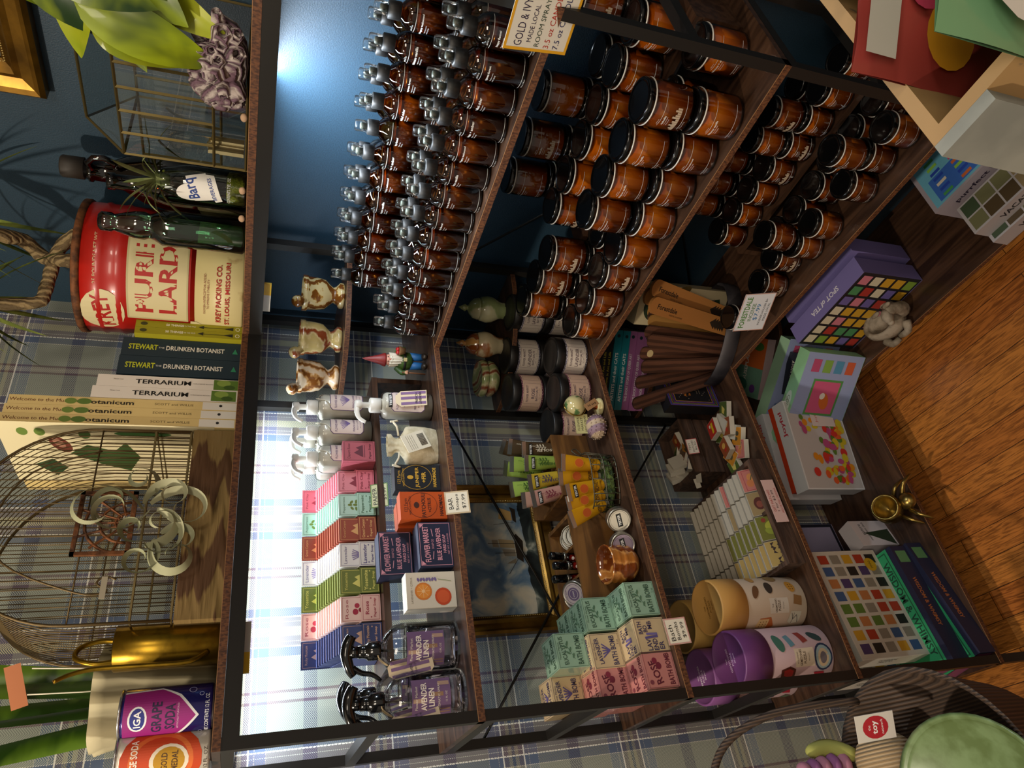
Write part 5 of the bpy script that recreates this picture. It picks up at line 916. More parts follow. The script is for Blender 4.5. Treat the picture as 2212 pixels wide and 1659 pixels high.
def tube(loc, col, label, rot, ink, word, grp, L=.092, tester=True, honey=False):
    t = thing('hand_cream_tube', loc, label, 'tube', group=grp, rot=rot); r = .0125
    def f(u, v):
        a = 2 * pi * u; k = max(0, min(1, v)); rx = r + .0048 * k; ry = r * (1 - k) + .0008; return (rx * cos(a), ry * sin(a), .012 + (L - .012) * v)
    b = B(); b.grid(f, 24, 6); b.obj('tube_body', mat('tube_' + col, H(col), .35, coat=.3), t)
    B().lathe([(.0088, 0), (.0092, .001), (.0092, .011), (.0125, .012)], 18).obj('screw_cap', flat('d0ccc0', .3), t)
    B().box(-r - .0052, r + .0052, -.0010, .0010, L - .0005, L + .009).obj('crimped_end', CRM, t)
    M_ = T(0, .0105, .045) @ basis((0, 0, 0), (-1, 0, 0), (0, -.13, 1))
    pr = [('t', word, -.003, .006, .0055, ink, 90, .040, True), ('t', 'Flower Market', .007, .028, .0026, ink, 90, .022)]
    if honey: pr = [('e', .001, .018, .0085, .0095, 'b8541c'), ('o', .001, .018, .0095, .0105, .0006, 'd88a2a'), ('t', 'HONEY', .001, -.012, .0085, ink, 0, .024, True), ('t', 'hand cream', .001, -.022, .003, ink)]
    else: pr += [('l', [(.004, .0), (.004, .026)], .0012, ink)] + [('e', .004 + (.004 if i % 2 else -.004), .004 + i * .0035, .0036, .0014, ink, 30 if i % 2 else 150) for i in range(6)]
    art(t, 'tube_print', M_, pr, base=.0012)
    if tester: art(t, 'tester_strip', T(0, .0042, L - .010) @ basis((0, 0, 0), (-1, 0, 0), (0, -.13, 1)), [('r', 0, 0, .026, .0085, '121212'), ('t', 'TESTER', 0, 0, .0048, 'f0f0ea', 0, .022, True)], base=.0012)
    return t
zt = z3 + .060
tube((.452, .158, zt), '4a3a26', 'brown hand cream TESTER tube at the front of the slotted box', (RAD(-10), RAD(3), RAD(-30)), 'd8cfb8', 'SOLEIL', 'hand cream tubes in the slotted box')
tube((.434, .118, zt + .012), '4a3a26', 'brown hand cream tube standing behind the brown tester', (RAD(-4), RAD(-4), RAD(-30)), 'd8cfb8', 'SOLEIL', 'hand cream tubes in the slotted box', tester=False)
tube((.432, .075, zt + .02), '4a3a26', 'brown hand cream tube at the back of the slotted box', (RAD(-4), RAD(-16), RAD(-30)), 'd8cfb8', 'SOLEIL', 'hand cream tubes in the slotted box', tester=False)
tube((.486, .158, zt), '8ba348', 'green hand cream TESTER tube at the front of the slotted box', (RAD(-10), RAD(3), RAD(-30)), '3a5a20', 'HERBAL', 'hand cream tubes in the slotted box')
tube((.472, .118, zt + .014), '93ac4c', 'green hand cream tube behind the green tester', (RAD(-4), 0, RAD(-28)), '3a5a20', 'HERBAL', 'hand cream tubes in the slotted box', tester=False)
tube((.478, .080, zt + .018), '93ac4c', 'green hand cream tube at the back right of the green group', (RAD(-4), RAD(-8), RAD(-20)), '3a5a20', 'HERBAL', 'hand cream tubes in the slotted box', tester=False)
tube((.505, .085, zt + .012), '9cb854', 'green hand cream tube at the back left of the green group', (RAD(-6), RAD(8), RAD(-20)), '3a5a20', 'HERBAL', 'hand cream tubes in the slotted box', tester=False)
tube((.520, .158, zt - .002), 'b99e30', 'yellow hand cream TESTER tube at the front of the slotted box', (RAD(-9), RAD(10), RAD(-30)), '4a3f5a', 'CITRON', 'hand cream tubes in the slotted box')
tube((.552, .158, zt - .004), 'b5877a', 'pink hand cream TESTER tube at the front of the slotted box', (RAD(-8), RAD(14), RAD(-30)), '7a2a3a', 'ROSE', 'hand cream tubes in the slotted box')
tube((.546, .118, zt), 'b9907e', 'pink hand cream tube behind the pink tester', (RAD(-5), RAD(8), RAD(-30)), '7a2a3a', 'ROSE', 'hand cream tubes in the slotted box', tester=False)
# wire basket with honey tubes and moss
WR = mat('grey_twisted_wire', H('5a5648'), .45, .6)
t = thing('wire_basket', (.582, .238, z3), 'small grey wire basket of honey hand creams with green moss', 'basket', RAD(-14)); bx, by, hh = .060, .034, .062
b = B()
for zz, k in ((.002, .94), (.032, 1), (hh, 1.03)):
    b.tube([(bx * k * (abs(cos(a)) ** .6) * (1 if cos(a) > 0 else -1), by * k * (abs(sin(a)) ** .6) * (1 if sin(a) > 0 else -1), zz) for a in [2 * pi * i / 28 for i in range(28)]], .0013, 5, closed=True)
b.obj('wire_hoops', WR, t); b = B()
for i in range(20):
    a = 2 * pi * i / 20; c_, s_ = (abs(cos(a)) ** .6) * (1 if cos(a) > 0 else -1), (abs(sin(a)) ** .6) * (1 if sin(a) > 0 else -1)
    b.tube([(bx * .94 * c_, by * .94 * s_, 0), (bx * c_, by * s_, .032), (bx * 1.03 * c_, by * 1.03 * s_, hh)], .0011, 4)
b.obj('upright_wires', WR, t)
B().tube(spline([(-bx, 0, hh), (-bx - .012, 0, hh + .014), (-bx - .006, .006, hh + .026), (-bx + .006, .01, hh + .012), (-bx + .004, .004, hh)], 4), .0013, 5).obj('side_handle', WR, t)
MOSS = mat('deep_green_moss', H('26361a'), .95, c2=H('54652c'), sc=120, bump=.9); random.seed(9)
b = B(); b.grid(lambda u, v: (.054 * cos(2 * pi * u) * sin(pi * (.02 + .96 * v)) * (1 + .1 * sin(9 * u * 2 * pi)), .030 * sin(2 * pi * u) * sin(pi * (.02 + .96 * v)), .013 - .011 * cos(pi * v) * (1 + .15 * sin(14 * u * pi))), 40, 10)
for i in range(260):
    a = random.uniform(0, 6.28); q = random.uniform(.6, 1.0); p = Vector((.055 * q * cos(a), .031 * q * sin(a), random.uniform(.002, .030))); d = Vector((cos(a), sin(a), random.uniform(-.2, 1))) * random.uniform(.004, .012); b.tube([p, p + d * .6 + Vector((0, 0, .002)), p + d], .0006, 3)
b.obj('moss_filling', MOSS, t)
for i, (x, y, rx, ry, tst) in enumerate(((.547, .250, -10, -2, 0), (.563, .232, -8, 2, 0), (.588, .246, -12, 12, 1), (.608, .240, -10, 14, 0), (.626, .234, -12, 20, 0))):
    tube((x, y, z3 + .022), 'c08a10', ['honey hand cream tube nearest the urchin end of the basket', 'honey hand cream tube second from the urchin end of the basket', 'honey hand cream TESTER tube in the middle of the wire basket', 'honey hand cream tube left of the honey tester', 'leftmost honey hand cream tube in the wire basket'][i], (RAD(rx), RAD(ry), RAD(-24)), '3a2408', 'HONEY', 'honey hand cream tubes', tester=tst, honey=True)
# sign, globe, urchin
card((.452, .262, z3 + .050), .044, .030, basis((0, 0, 0), (-.95, .2, 0), (0, -.1, 1)), [('t', 'FLOWER', 0, .008, .0052, '2a2a20', 0, .030), ('t', 'MARKET', 0, 0, .0052, '2a2a20', 0, .030), ('t', 'HAND CREAM', 0, -.008, .0048, '2a2a20', 0, .036)], 'handwritten Flower Market Hand Cream card behind the urchin shell', 'b9b27a')
t = thing('desk_globe', (.412, .272, z3), 'tiny cream and gold gemstone globe on a copper stem with a pale round base', 'globe')
B().lathe([(.0185, 0), (.020, .002), (.020, .006), (.016, .009), (.0001, .0095)], 26).obj('round_base', flat('c4b988', .25), t)
B().lathe([(.0065, .009), (.0065, .013), (.004, .016), (.0045, .024), (.0065, .026), (.0065, .030), (.003, .034)], 16).obj('copper_stem', mat('polished_copper', H('a85a34'), .2, .95), t)
B().sph((0, 0, .062), 1, 26, sc=(.0235, .0235, .0235), k=16).obj('globe_ball', mat('gemstone_globe', H('b9ad7c'), .15, c2=H('4a6a3c'), sc=40, lo=.54, hi=.60, coat=.6), t)
B().tube([(.0255 * cos(a), 0, .062 + .0255 * sin(a)) for a in [(-100 + i * 11) * pi / 180 for i in range(19)]], .0012, 5).obj('meridian_ring', mat('polished_brass_ring', H('9a7a34'), .25, .9), t)
Mt = basis((.012, .024, .036), (-.8, .1, .5), (.5, -.15, .85)); b = B(); b.box(-.008, .008, -.018, .016, 0, .0006, 0, Mt); tg = b.obj('kraft_tag', flat('8f6a44', .8), t); art(tg, 'tag_writing', Mt @ T(0, 0, .0006), [('t', '$49.99', 0, -.002, .005, '2a1c10', 80, .022)])
t = thing('urchin_shell', (.462, .268, z3), 'small pinkish cream sea urchin shell with raised dots', 'shell'); UR = mat('pink_cream_urchin', H('a8947c'), .7, c2=H('7c6470'), kind='wave', sc=12, st=(1, 1, .2), dist=1, bump=.3)
b = B(); b.sph((0, 0, .021), 1, 28, sc=(.027, .027, .021), k=12)
for j in range(6):
    ph = -1.1 + j * .42
    for i in range(int(18 * cos(ph)) + 3):
        a = 2 * pi * i / (int(18 * cos(ph)) + 3); b.sph((.0275 * cos(a) * cos(ph), .0275 * sin(a) * cos(ph), .021 + .0215 * sin(ph)), .0019, 6, k=3)
b.obj('shell_body', UR, t)
# bath salts
LAVS = mat('lavender_salt_crystals', H('a8a4ac'), .6, c2=H('6c6878'), kind='voronoi', sc=260, bump=.6); ROSS = mat('rose_salt_crystals', H('a8727c'), .6, c2=H('6f4452'), kind='voronoi', sc=260, bump=.6)
def salts(loc, kind, rz, label):
    t = thing('bath_salt_jar', loc, label, 'jar', rz, 'bath salt jars'); r = .044; h = .078
    B().lathe([(r * .92, 0), (r, .004), (r, h - .022), (r * .96, h - .018)], 32).obj('salt_filled_jar', LAVS if kind == 'l' else ROSS, t)
    B().lathe([(r * .99, h - .022), (r * 1.02, h - .021), (r * 1.02, h - .002), (r * .98, h), (r * .8, h), (r * .78, h - .0012), (.0001, h - .0012)], 32).obj('black_lid', mat('soft_black_plastic', H('141313'), .4), t)
    ink = '5a4a50'; bg = 'c9bdb0' if kind == 'l' else 'c9a890'
    pr = [('r', 0, 0, .110, .046, bg), ('f', 0, 0, .050, .042, .0006, ink), ('f', .044, 0, .020, .040, .0005, ink), ('f', -.044, 0, .020, .040, .0005, ink), ('t', 'FLOWER MARKET', 0, .013, .0055, ink, 2, .040, True), ('t', 'LAVENDER' if kind == 'l' else 'ROSE', 0, -.001, .0085, ink, 0, .042 if kind == 'l' else .024, True), ('t', 'BATH SALTS', 0, -.0105, .0055, ink, 0, .034, True), ('t', 'NET WT 11 OZ', 0, -.017, .0026, ink)]
    art(t, 'paper_label', basis((0, r + .0004, .030), (-1, 0, 0), (0, 0, 1)), pr, wrap=r + .0004); return t
salts((.255, .244, z3), 'l', RAD(-38), 'lavender bath salt jar at the shelf corner beside the candles'); salts((.340, .218, z3), 'r', RAD(-34), 'rose bath salt jar on the board at the shelf edge'); salts((.200, .165, z3), 'l', RAD(-38), 'lavender bath salt jar underneath the stacked one'); salts((.200, .165, z3 + .0785), 'l', RAD(-40), 'lavender bath salt jar stacked on another'); salts((.290, .140, z3), 'r', RAD(-34), 'rose bath salt jar underneath the stacked one'); salts((.290, .140, z3 + .0785), 'r', RAD(-36), 'rose bath salt jar stacked on another'); salts((.388, .150, z3), 'r', RAD(-30), 'rose bath salt jar behind the tiny globe'); salts((.128, .240, z3), 'l', RAD(-44), 'lavender bath salt jar nearest the blue wall'); salts((.128, .240, z3 + .0785), 'l', RAD(-44), 'black-lidded bath salt jar in the shadow by the blue wall')
# ---------------- books on the third corner shelf ----------------
zq = .6305; uu = math.degrees(math.atan2(.235 - .078, .130 - .288))
def flatbook(i, z, th, col, words, ink, off, label, grp):
    t = thing('art_paperback', (.286 + off * .4, .082 + off * .3, z), label, 'book', rot=(0, 0, RAD(uu - 180)), group=grp)
    # x runs left for the viewer, so the spine is on local +y at y=0
    b = B(); b.box(-.205, 0, -.150, 0, 0, th); b.obj('cover', flat(col, .4), t)
    b = B(); b.box(-.2052, -.205, -.148, -.003, .001, th - .001); b.box(0, .0003, -.148, -.003, .001, th - .001); b.obj('page_block', flat('d8d0c0', .8), t)
    art(t, 'spine_print', basis((-.1025, 0, th / 2), (-1, 0, 0), (0, 0, 1)), [('t', words, -.018, 0, th * .42, ink, 0, .125, True), ('e', .088, 0, th * .22, th * .22, '14323a' if col != '15171b' else '7a8aa8')]); return t
zz = zq + .0004
for i in range(3):
    flatbook(i, zz, .0205, 'a8689c', 'THE SHORT STORY OF QUEER ART', 'f0e4ec', (0, .006, -.004)[i], ['pink Short Story of Queer Art book at the bottom of the pile', 'pink Short Story of Queer Art book second from the bottom', 'pink Short Story of Queer Art book touching the teal books'][i], 'pink queer art paperbacks'); zz += .0207
for i in range(2): flatbook(i, zz, .0205, '1c8492', 'ARTISTS and their CATS', 'eef4f2', (.004, -.003)[i], ['lower teal Artists and their Cats book in the pile', 'upper teal Artists and their Cats book in the pile'][i], 'teal cat art books'); zz += .0207
for i in range(3): flatbook(i, zz, .0150, '15171b', 'How to know in Art and Life', 'b9a82a', (-.01, 0, -.008)[i], ['black paperback directly on the teal books', 'middle black paperback of the pile', 'black paperback topping the book pile'][i], 'black art paperbacks'); zz += .0152
# ---------------- fourth tier, left wing ----------------
z4 = Z4 + .0004
def puzzle_tube(loc, rz, lidc, bodyc, pr, lid_t, label):
    t = thing('puzzle_tube', loc, label, 'tube', rz, 'cylinder puzzle boxes'); r = .0525; h = .208
    B().lathe([(r * .985, 0), (r, .002), (r, .145), (r * .995, .146)], 48).obj('printed_drum', flat(bodyc, .55), t)
    B().lathe([(r + .0005, .146), (r + .0018, .1465), (r + .0018, h - .002), (r + .0002, h), (r - .0026, h - .0006), (r - .0034, h - .004), (.0001, h - .004)], 48).obj('lid', flat(lidc, .45), t)
    art(t, 'drum_print', basis((0, r, .072), (-1, 0, 0), (0, 0, 1)), pr, wrap=r)
    art(t, 'lid_print', T(0, 0, h - .004) @ RZ(200), [('t', w_, 0, .012 - i * .009, .0055 if i else .004, lid_t, 0, L_, True) for i, (w_, L_) in enumerate(zip(('THE', 'CHEESEMONGERS' if bodyc == 'c9b49c' else 'GEMSTONES', 'PUZZLE', '500 pieces'), (.010, .044, .024, .018)))]); return t
chz = [('r', 0, -.002, .030, .046, 'cfc4b4'), ('t', 'THE', 0, .014, .004, '4a3a2c', 0, .008), ('t', "CHEESEMONGER'S", 0, .006, .005, '4a3a2c', 0, .027, True), ('t', 'PUZZLE', 0, -.002, .006, '4a3a2c', 0, .020, True), ('t', '500 pieces', 0, -.012, .003, '4a3a2c'),
 ('p', [(-.052, .014), (-.046, .050), (-.024, .044), (-.022, .018), (-.046, .006)], 'b0612c'), ('p', [(-.050, .024), (-.044, .052), (-.026, .046), (-.026, .022)], 'd0b07a')] + [('e', -.044 + (i % 3) * .006, .028 + (i // 3) * .007, .0016, .0016, '8a6a3a') for i in range(9)] + [('p', [(-.038, -.052), (-.014, -.056), (-.012, -.030), (-.034, -.024), (-.042, -.034)], 'c4bda8'), ('l', [(-.038, -.05), (-.020, -.044), (-.030, -.036), (-.016, -.032)], .0014, '4a4640'), ('l', [(-.040, -.034), (-.016, -.038)], .0012, '5a544c'), ('e', .030, .048, .016, .007, '6f4c30', -30), ('e', .038, .012, .014, .009, '3a322c', -15), ('e', .038, -.042, .013, .010, 'b98434', 10)] + [('e', .032 + (i % 3) * .005, -.046 + (i // 3) * .006, .0014, .0014, '6a4418') for i in range(6)] + [('p', [(-.002, -.056), (.016, -.060), (.020, -.042), (.002, -.036)], '8a6238'), ('e', -.066, -.01, .012, .010, 'a8946a'), ('e', .066, -.01, .012, .014, '8a7048'), ('e', .066, .04, .012, .008, 'b98a4a')]
gem = [('r', 0, -.002, .034, .046, 'd0c0a8'), ('t', "GEMSTONES", 0, .007, .0055, '4a3a2c', 0, .030, True), ('t', 'PUZZLE', 0, -.002, .006, '4a3a2c', 0, .022, True), ('t', 'AN ILLUSTRATED', 0, .015, .003, '4a3a2c', 0, .022), ('t', '500 pieces', 0, -.012, .003, '4a3a2c'),
 ('p', [(-.044, .030), (-.036, .052), (-.020, .054), (-.014, .034), (-.020, .020), (-.038, .020)], '4a1810'), ('p', [(-.038, .032), (-.032, .046), (-.022, .047), (-.019, .035), (-.023, .025), (-.034, .026)], 'a01c20'), ('e', -.002 + .0, -.046, .026, .022, '23304a'), ('e', -.002, -.046, .022, .018, '8fa0a0'), ('e', -.003, -.046, .017, .013, 'c0a888'), ('e', -.003, -.046, .011, .008, '6a6064'), ('p', [(-.060, .018), (-.042, .012), (-.040, -.014), (-.056, -.020), (-.068, -.002)], '2c1840'), ('p', [(-.056, .010), (-.046, .006), (-.046, -.008), (-.056, -.010)], '5a3c70'), ('e', .030, .050, .018, .010, '3f6f60', 15), ('p', [(.020, .026), (.042, .034), (.046, .022), (.024, .014)], '5f8a98'), ('p', [(.026, -.006), (.050, .004), (.050, -.010), (.030, -.020)], '8a3a34'), ('e', .038, -.040, .008, .016, '2c4040', -30), ('p', [(-.044, -.034), (-.030, -.024), (-.030, -.048), (-.046, -.054)], '98142c'), ('p', [(-.066, -.040), (-.052, -.046), (-.060, -.066), (-.072, -.060)], '4a5a44')]
puzzle_tube((.842, .198, z4), RAD(-22), 'cf9c54', 'c9b49c', chz, '8a6428', 'yellow lidded cheesemonger puzzle tube at the shelf edge'); puzzle_tube((.950, .214, z4), RAD(-20), '6a3a70', 'c4a8ac', gem, 'b89cc0', 'purple lidded gemstone puzzle tube at the shelf edge')
puzzle_tube((.846, .090, z4), RAD(-22), 'd0a458', 'c9b49c', chz, '8a6428', 'yellow lidded puzzle tube behind the cheesemonger one'); puzzle_tube((.953, .104, z4), RAD(-20), '84508c', 'c4a8ac', gem, 'e0d0e4', 'lilac lidded puzzle tube behind the gemstone one')
# dark wooden crate of matchboxes
CRW = mat('dark_weathered_crate_wood', H('33231a'), .75, c2=H('4f382a'), sc=10, st=(.5, 4, 4), dist=1.5, bump=.3)
t = thing('matchbox_crate', (.545, .032, z4), 'dark weathered wooden crate filled with rows of matchboxes', 'crate'); cw, cdp = .245, .256
for n_, a in [('front_slat', (0, cw, cdp - .012, cdp, 0, .042)), ('back_slat', (0, cw, 0, .010, 0, .042)), ('end_board', (0, .010, .010, cdp - .012, 0, .042)), ('end_board', (cw - .010, cw, .010, cdp - .012, 0, .042)), ('middle_divider', (cw / 2 - .004, cw / 2 + .004, .010, cdp - .012, 0, .036)), ('base_board', (.010, cw - .010, .010, cdp - .012, .0, .008))]:
    B().box(*a).obj(n_, CRW, t)
card((.650, .2905, z4 + .020), .100, .030, basis((0, 0, 0), (-1, 0, 0), (0, -.1, 1)), [('t', 'GIFT MATCHES', 0, .008, .006, 'a83a34', 0, .052), ('t', '1 for $3.99', 0, -.001, .006, '2a2a2a', 0, .050), ('t', 'ASSORTED DESIGNS', 0, -.010, .0045, 'a83a34', 0, .060)], 'pink handwritten gift matches price strip on the crate front', 'c9a8a0')
MBX = {}
ARTS = {'peach': ('c07468', [('f', 0, 0, .050, .030, .0015, 'a84a50'), ('e', -.006, .002, .010, .009, 'd08a50'), ('e', .008, -.003, .009, .008, 'c87848'), ('l', [(-.02, .01), (0, 0)], .002, '4a5a3a')]), 'shell': ('9a8258', [('e', 0, 0, .015, .012, '5a2a22'), ('e', .002, 0, .008, .007, '8a4a3a')]), 'lime': ('6f6e26', [('e', -.006, .004, .008, .012, 'a8a838', 30), ('e', .008, 0, .007, .010, '8c9430', -30), ('e', -.018, -.006, .005, .005, '8a3424')]), 'moth': ('b09454', [('p', [(x, y), (x - .007, y + .006), (x - .005, y - .003), (x, y - .001), (x + .005, y - .003), (x + .007, y + .006)], '2c1c22') for x, y in ((-.014, .006), (.004, .007), (.016, -.002), (-.006, -.006), (-.018, -.008))]), 'white': ('b8b0a0', [])}
def matchbox(style, loc, rot, label, grp, size=(.055, .036, .0150)):
    key = (style, size)
    if key not in MBX:
        col, pr = ARTS[style]; w_, h, d = size; t = thing('matchbox', (0, 0, 0), 'x', 'matchbox')
        B().box(-w_ / 2 + .0008, w_ / 2 - .0008, 0, h, -d / 2 + .0008, d / 2 - .0008).obj('inner_tray', flat('c9c0ae', .8), t)
        b = B(); b.box(-w_ / 2, w_ / 2, -.0001 + .0005, h - .0005, -d / 2, d / 2); b.obj('sleeve', flat('bcb4a4', .7), t)
        k = w_ / .055; art(t, 'cover_art', basis((0, h / 2, d / 2), (-1, 0, 0), (0, -1, 0)) @ T(0, 0, 0), [('r', 0, 0, w_ - .0015, h - .0015, col)] + [tuple([q[0]] + [v * k if isinstance(v, float) else v for v in q[1:]]) if q[0] != 'p' and q[0] != 'l' else ((q[0], [(a * k, b_ * k) for a, b_ in q[1]]) + tuple(q[2:])) for q in pr])
        MBX[key] = t; KID[t.name] = kids(t); o = t
    else: o = dup(MBX[key], (0, 0, 0))
    o.location = loc; o.rotation_euler = rot; o['label'] = label; o['group'] = grp
cols_ = [('peach', 'shell'), ('shell', 'peach'), ('lime', 'lime'), ('moth', 'moth')]
CN = ['first', 'second', 'third', 'fourth']
for c in range(4):
    for r in range(12):
        x = .5825 + c * .0575; y = .262 - r * .0192; st_ = cols_[c][0] if r in (0, 4) else ('white' if c < 2 or r > 6 else cols_[c][1])
        matchbox(st_, (x, y, z4 + .0095 + .0004 * (r % 3)), (RAD(62), 0, RAD(180)), '%s matchbox from the crate front in the %s file from the corner end' % (NTH[r], CN[c]), 'matchboxes filed in the dark crate', (.0545, .045, .0150))
# small crate of tiny matchboxes and the loose heap
t = thing('small_wooden_crate', (.352, .045, z4), 'small brown wooden crate heaped with tiny matchboxes', 'crate'); cw, cdp, ch = .150, .105, .086
for n_, a in [('front_slat', (0, cw, cdp - .008, cdp, 0, .040)), ('front_slat', (0, cw, cdp - .008, cdp, .046, ch)), ('back_slat', (0, cw, 0, .008, 0, ch)), ('end_board', (0, .008, .008, cdp - .008, 0, ch)), ('end_board', (cw - .008, cw, .008, cdp - .008, 0, ch)), ('base_board', (.008, cw - .008, .008, cdp - .008, 0, .008))]:
    B().box(*a).obj(n_, CRW, t)
b = B(); b.box(.362 - .002, .492 + .002, .0545, .1405, .0, .050); tag(b.obj('packing_filler', flat('5a4430', .9), None, (0, 0, z4 + .0095)), 'brown packing under the tiny matchboxes inside the small crate', 'packing')
card((.438, .160, z4 + .078), .040, .028, basis((0, 0, 0), (-1, .1, 0), (0, -.3, 1)), [('f', 0, 0, .040, .028, .0015, 'a84a4a'), ('t', 'TINY', 0, .007, .005, '2a2020', 0, .020), ('t', 'MATCHES', 0, -.001, .0045, '2a2020', 0, .030), ('t', '$2.50', 0, -.008, .005, '2a2020', 0, .022)], 'small handwritten Tiny Matches $2.50 card on the small crate', 'c9bfae')
ARTS['canyon'] = ('3a5a9a', [('p', [(-.022, -.014), (-.004, .010), (.010, .002), (.022, -.014)], 'c8885a'), ('r', .016, -.010, .016, .012, '4a5a34')]); ARTS['gold'] = ('b8781c', [('e', -.008, .002, .007, .008, '3a3420'), ('e', .008, -.002, .006, .008, '4a4228')]); ARTS['orange'] = ('8a4420', [('e', -.006, 0, .009, .010, 'c89848'), ('e', .010, .002, .006, .008, 'a82c1c')]); ARTS['green'] = ('4a5a24', [('p', [(-.016, -.008), (-.004, .010), (.012, .004), (.006, -.008)], 'c9b45a')]); ARTS['label'] = ('a8281c', [('r', 0, .004, .036, .010, 'c9a818'), ('e', -.012, -.008, .006, .004, 'e0d0b8')])
random.seed(14); sz = (.038, .038, .0125)
tiny = [('canyon', .462, .128, .072, -28, 12, -20), ('gold', .418, .132, .066, -30, -14, 24), ('orange', .385, .112, .068, -18, -8, 5), ('white', .440, .095, .064, 60, 0, 20), ('white', .452, .082, .066, 65, 8, 24), ('white', .466, .072, .064, 62, 4, 30), ('orange', .430, .108, .058, -10, 30, 0), ('canyon', .480, .110, .060, -30, 30, 40), ('label', .482, .140, .066, -30, 22, 10), ('green', .400, .085, .060, -20, 5, -30), ('white', .478, .086, .062, 40, 60, 0)]
for i, (s_, x, y, z, a, b_, c_) in enumerate(tiny): matchbox(s_, (x, y, z4 + z), (RAD(a), RAD(b_), RAD(180 + c_)), ['blue canyon printed tiny matchbox at the front of the heap', 'gold printed tiny matchbox leaning toward the price card', 'orange fruit printed tiny matchbox nearest the black deck', 'white-edged tiny matchbox, front one of three standing together', 'white-edged tiny matchbox, middle one of three standing together', 'white-edged tiny matchbox, rear one of three standing together', 'tiny fruit matchbox wedged in the middle of the heap', 'tiny matchbox tipped over the left crate end', 'red and gold tiny matchbox at the left front of the crate', 'green tiny matchbox at the back of the heap', 'white tiny matchbox half hidden on the left of the heap'][i], 'tiny matchboxes heaped in the small crate', sz)
loose = [('green', .388, .268, .002, -8, 0, -30), ('label', .414, .242, .030, -6, 6, 4), ('white', .402, .256, .014, -4, 0, 30), ('orange', .434, .272, .014, -10, 0, -24), ('green', .438, .236, .002, 8, 0, -34), ('gold', .470, .280, .002, -3, 0, -34), ('orange', .466, .246, .018, -8, 4, 12), ('peach', .500, .276, .002, -4, 0, -26), ('gold', .480, .238, .002, 2, 0, 30), ('green', .515, .238, .002, 0, 0, 10), ('white', .424, .262, .001, 0, 0, 50)]
for i, (s_, x, y, z, a, b_, c_) in enumerate(loose): matchbox(s_, (x, y - .018, z4 + z + .0066), (RAD(a), RAD(b_), RAD(180 + c_)), ['loose green printed matchbox nearest the incense bucket', 'red and yellow printed matchbox on top of the loose heap', 'white matchbox under the red and yellow one', 'orange fruit matchbox at the shelf edge of the loose heap', 'loose green matchbox leaning at the back of the heap', 'loose gold printed matchbox at the shelf edge', 'rose printed matchbox lying across the loose heap', 'loose pink printed matchbox by the crate corner', 'loose gold matchbox below the rose printed one', 'green matchbox tucked against the big crate', 'white matchbox at the bottom of the loose heap'][i], 'loose matchboxes on the board', (.044, .036, .0125))
# black deck box
am = [('f', 0, 0, .098 - .004 * i, .142 - .006 * i, .0011, ('7a4ab0', '3a6ac0', 'c86a2a', '2a8a6a', 'a83a4a', '3a4ac8', 'c88a3a')[i]) for i in range(7)] + [('t', 'All of You', 0, .020, .0085, 'c8782c', 0, .044, True), ('t', 'Is Magic', 0, .006, .0085, 'c8782c', 0, .036, True), ('t', 'an oracle deck', 0, -.016, .0035, '9a8a7a', 0, .024), ('t', 'and guidebook', 0, -.024, .0035, '9a8a7a', 0, .024)] + [('e', (i * 37 % 60 - 30) * .001, (i * 53 % 90 - 45) * .001, .0007, .0007, 'e0d0b8') for i in range(16)]
carton('oracle_deck_box', (.258, .214, z4), .100, .034, .145, '16161a', 'black All of You Is Magic deck box with rainbow rings', 'deck box', 2, front=am)
# incense bucket
t = thing('incense_bucket', (.212, .318, z4), 'low curved black metal tray holding wooden incense strips', 'tray', RAD(-52)); MB = mat('scuffed_black_metal', H('26242a'), .5, .5, c2=H('3a363a'), sc=18)
ax, ay = .128, .062
pr_ = [(ax * cos(a), ay * sin(a)) for a in [2 * pi * i / 40 for i in range(40)]]
b = B(); b.prism(pr_, 0, .0015); b.obj('tray_base', MB, t)
b = B(); vs = []
for k_, z_ in ((1, 0), (1.02, .042), (.985, .042), (.965, .0016)): vs += [(x * k_, y * k_, z_) for x, y in pr_]
b.add(vs, [(j * 40 + i, j * 40 + (i + 1) % 40, (j + 1) * 40 + (i + 1) % 40, (j + 1) * 40 + i) for j in range(3) for i in range(40)], 0, True); b.obj('curved_band', MB, t)
WNT = mat('walnut_strip', H('3c251c'), .5, c2=H('5a3a2c'), kind='wave', sc=4, st=(5, 1, .6), dist=5, detail=5)
random.seed(4)
def strip(off, ang, lean, L, wd, m_, label, th=.005, nm='incense_holder_strip', prt=None, grp='walnut incense strips', cat='incense holder', z=.0022, yy=0):
    A_ = RAD(-52); c_, s_ = cos(A_), sin(A_); x = .212 + off * c_ - yy * s_; y = .318 + off * s_ + yy * c_
    t = thing(nm, (x, y, z4 + z), label, cat, group=grp, rot=(RAD(lean), RAD(ang), A_))
    b = B(); n = 8; pts = [(-wd / 2, 0), (wd / 2, 0), (wd / 2, L - wd * .35)] + [(wd / 2 * cos(pi * i / n), L - wd * .35 + wd * .35 * sin(pi * i / n)) for i in range(1, n)] + [(-wd / 2, L - wd * .35)]
    b.prism(pts, -th / 2, th / 2, 0, basis((0, 0, 0), (-1, 0, 0), (0, 0, 1))); o = b.obj('strip_body', m_, t)
    if prt: art(t, 'printed_art', basis((0, th / 2, L / 2), (-1, 0, 0), (0, 0, 1)), prt)
    return t
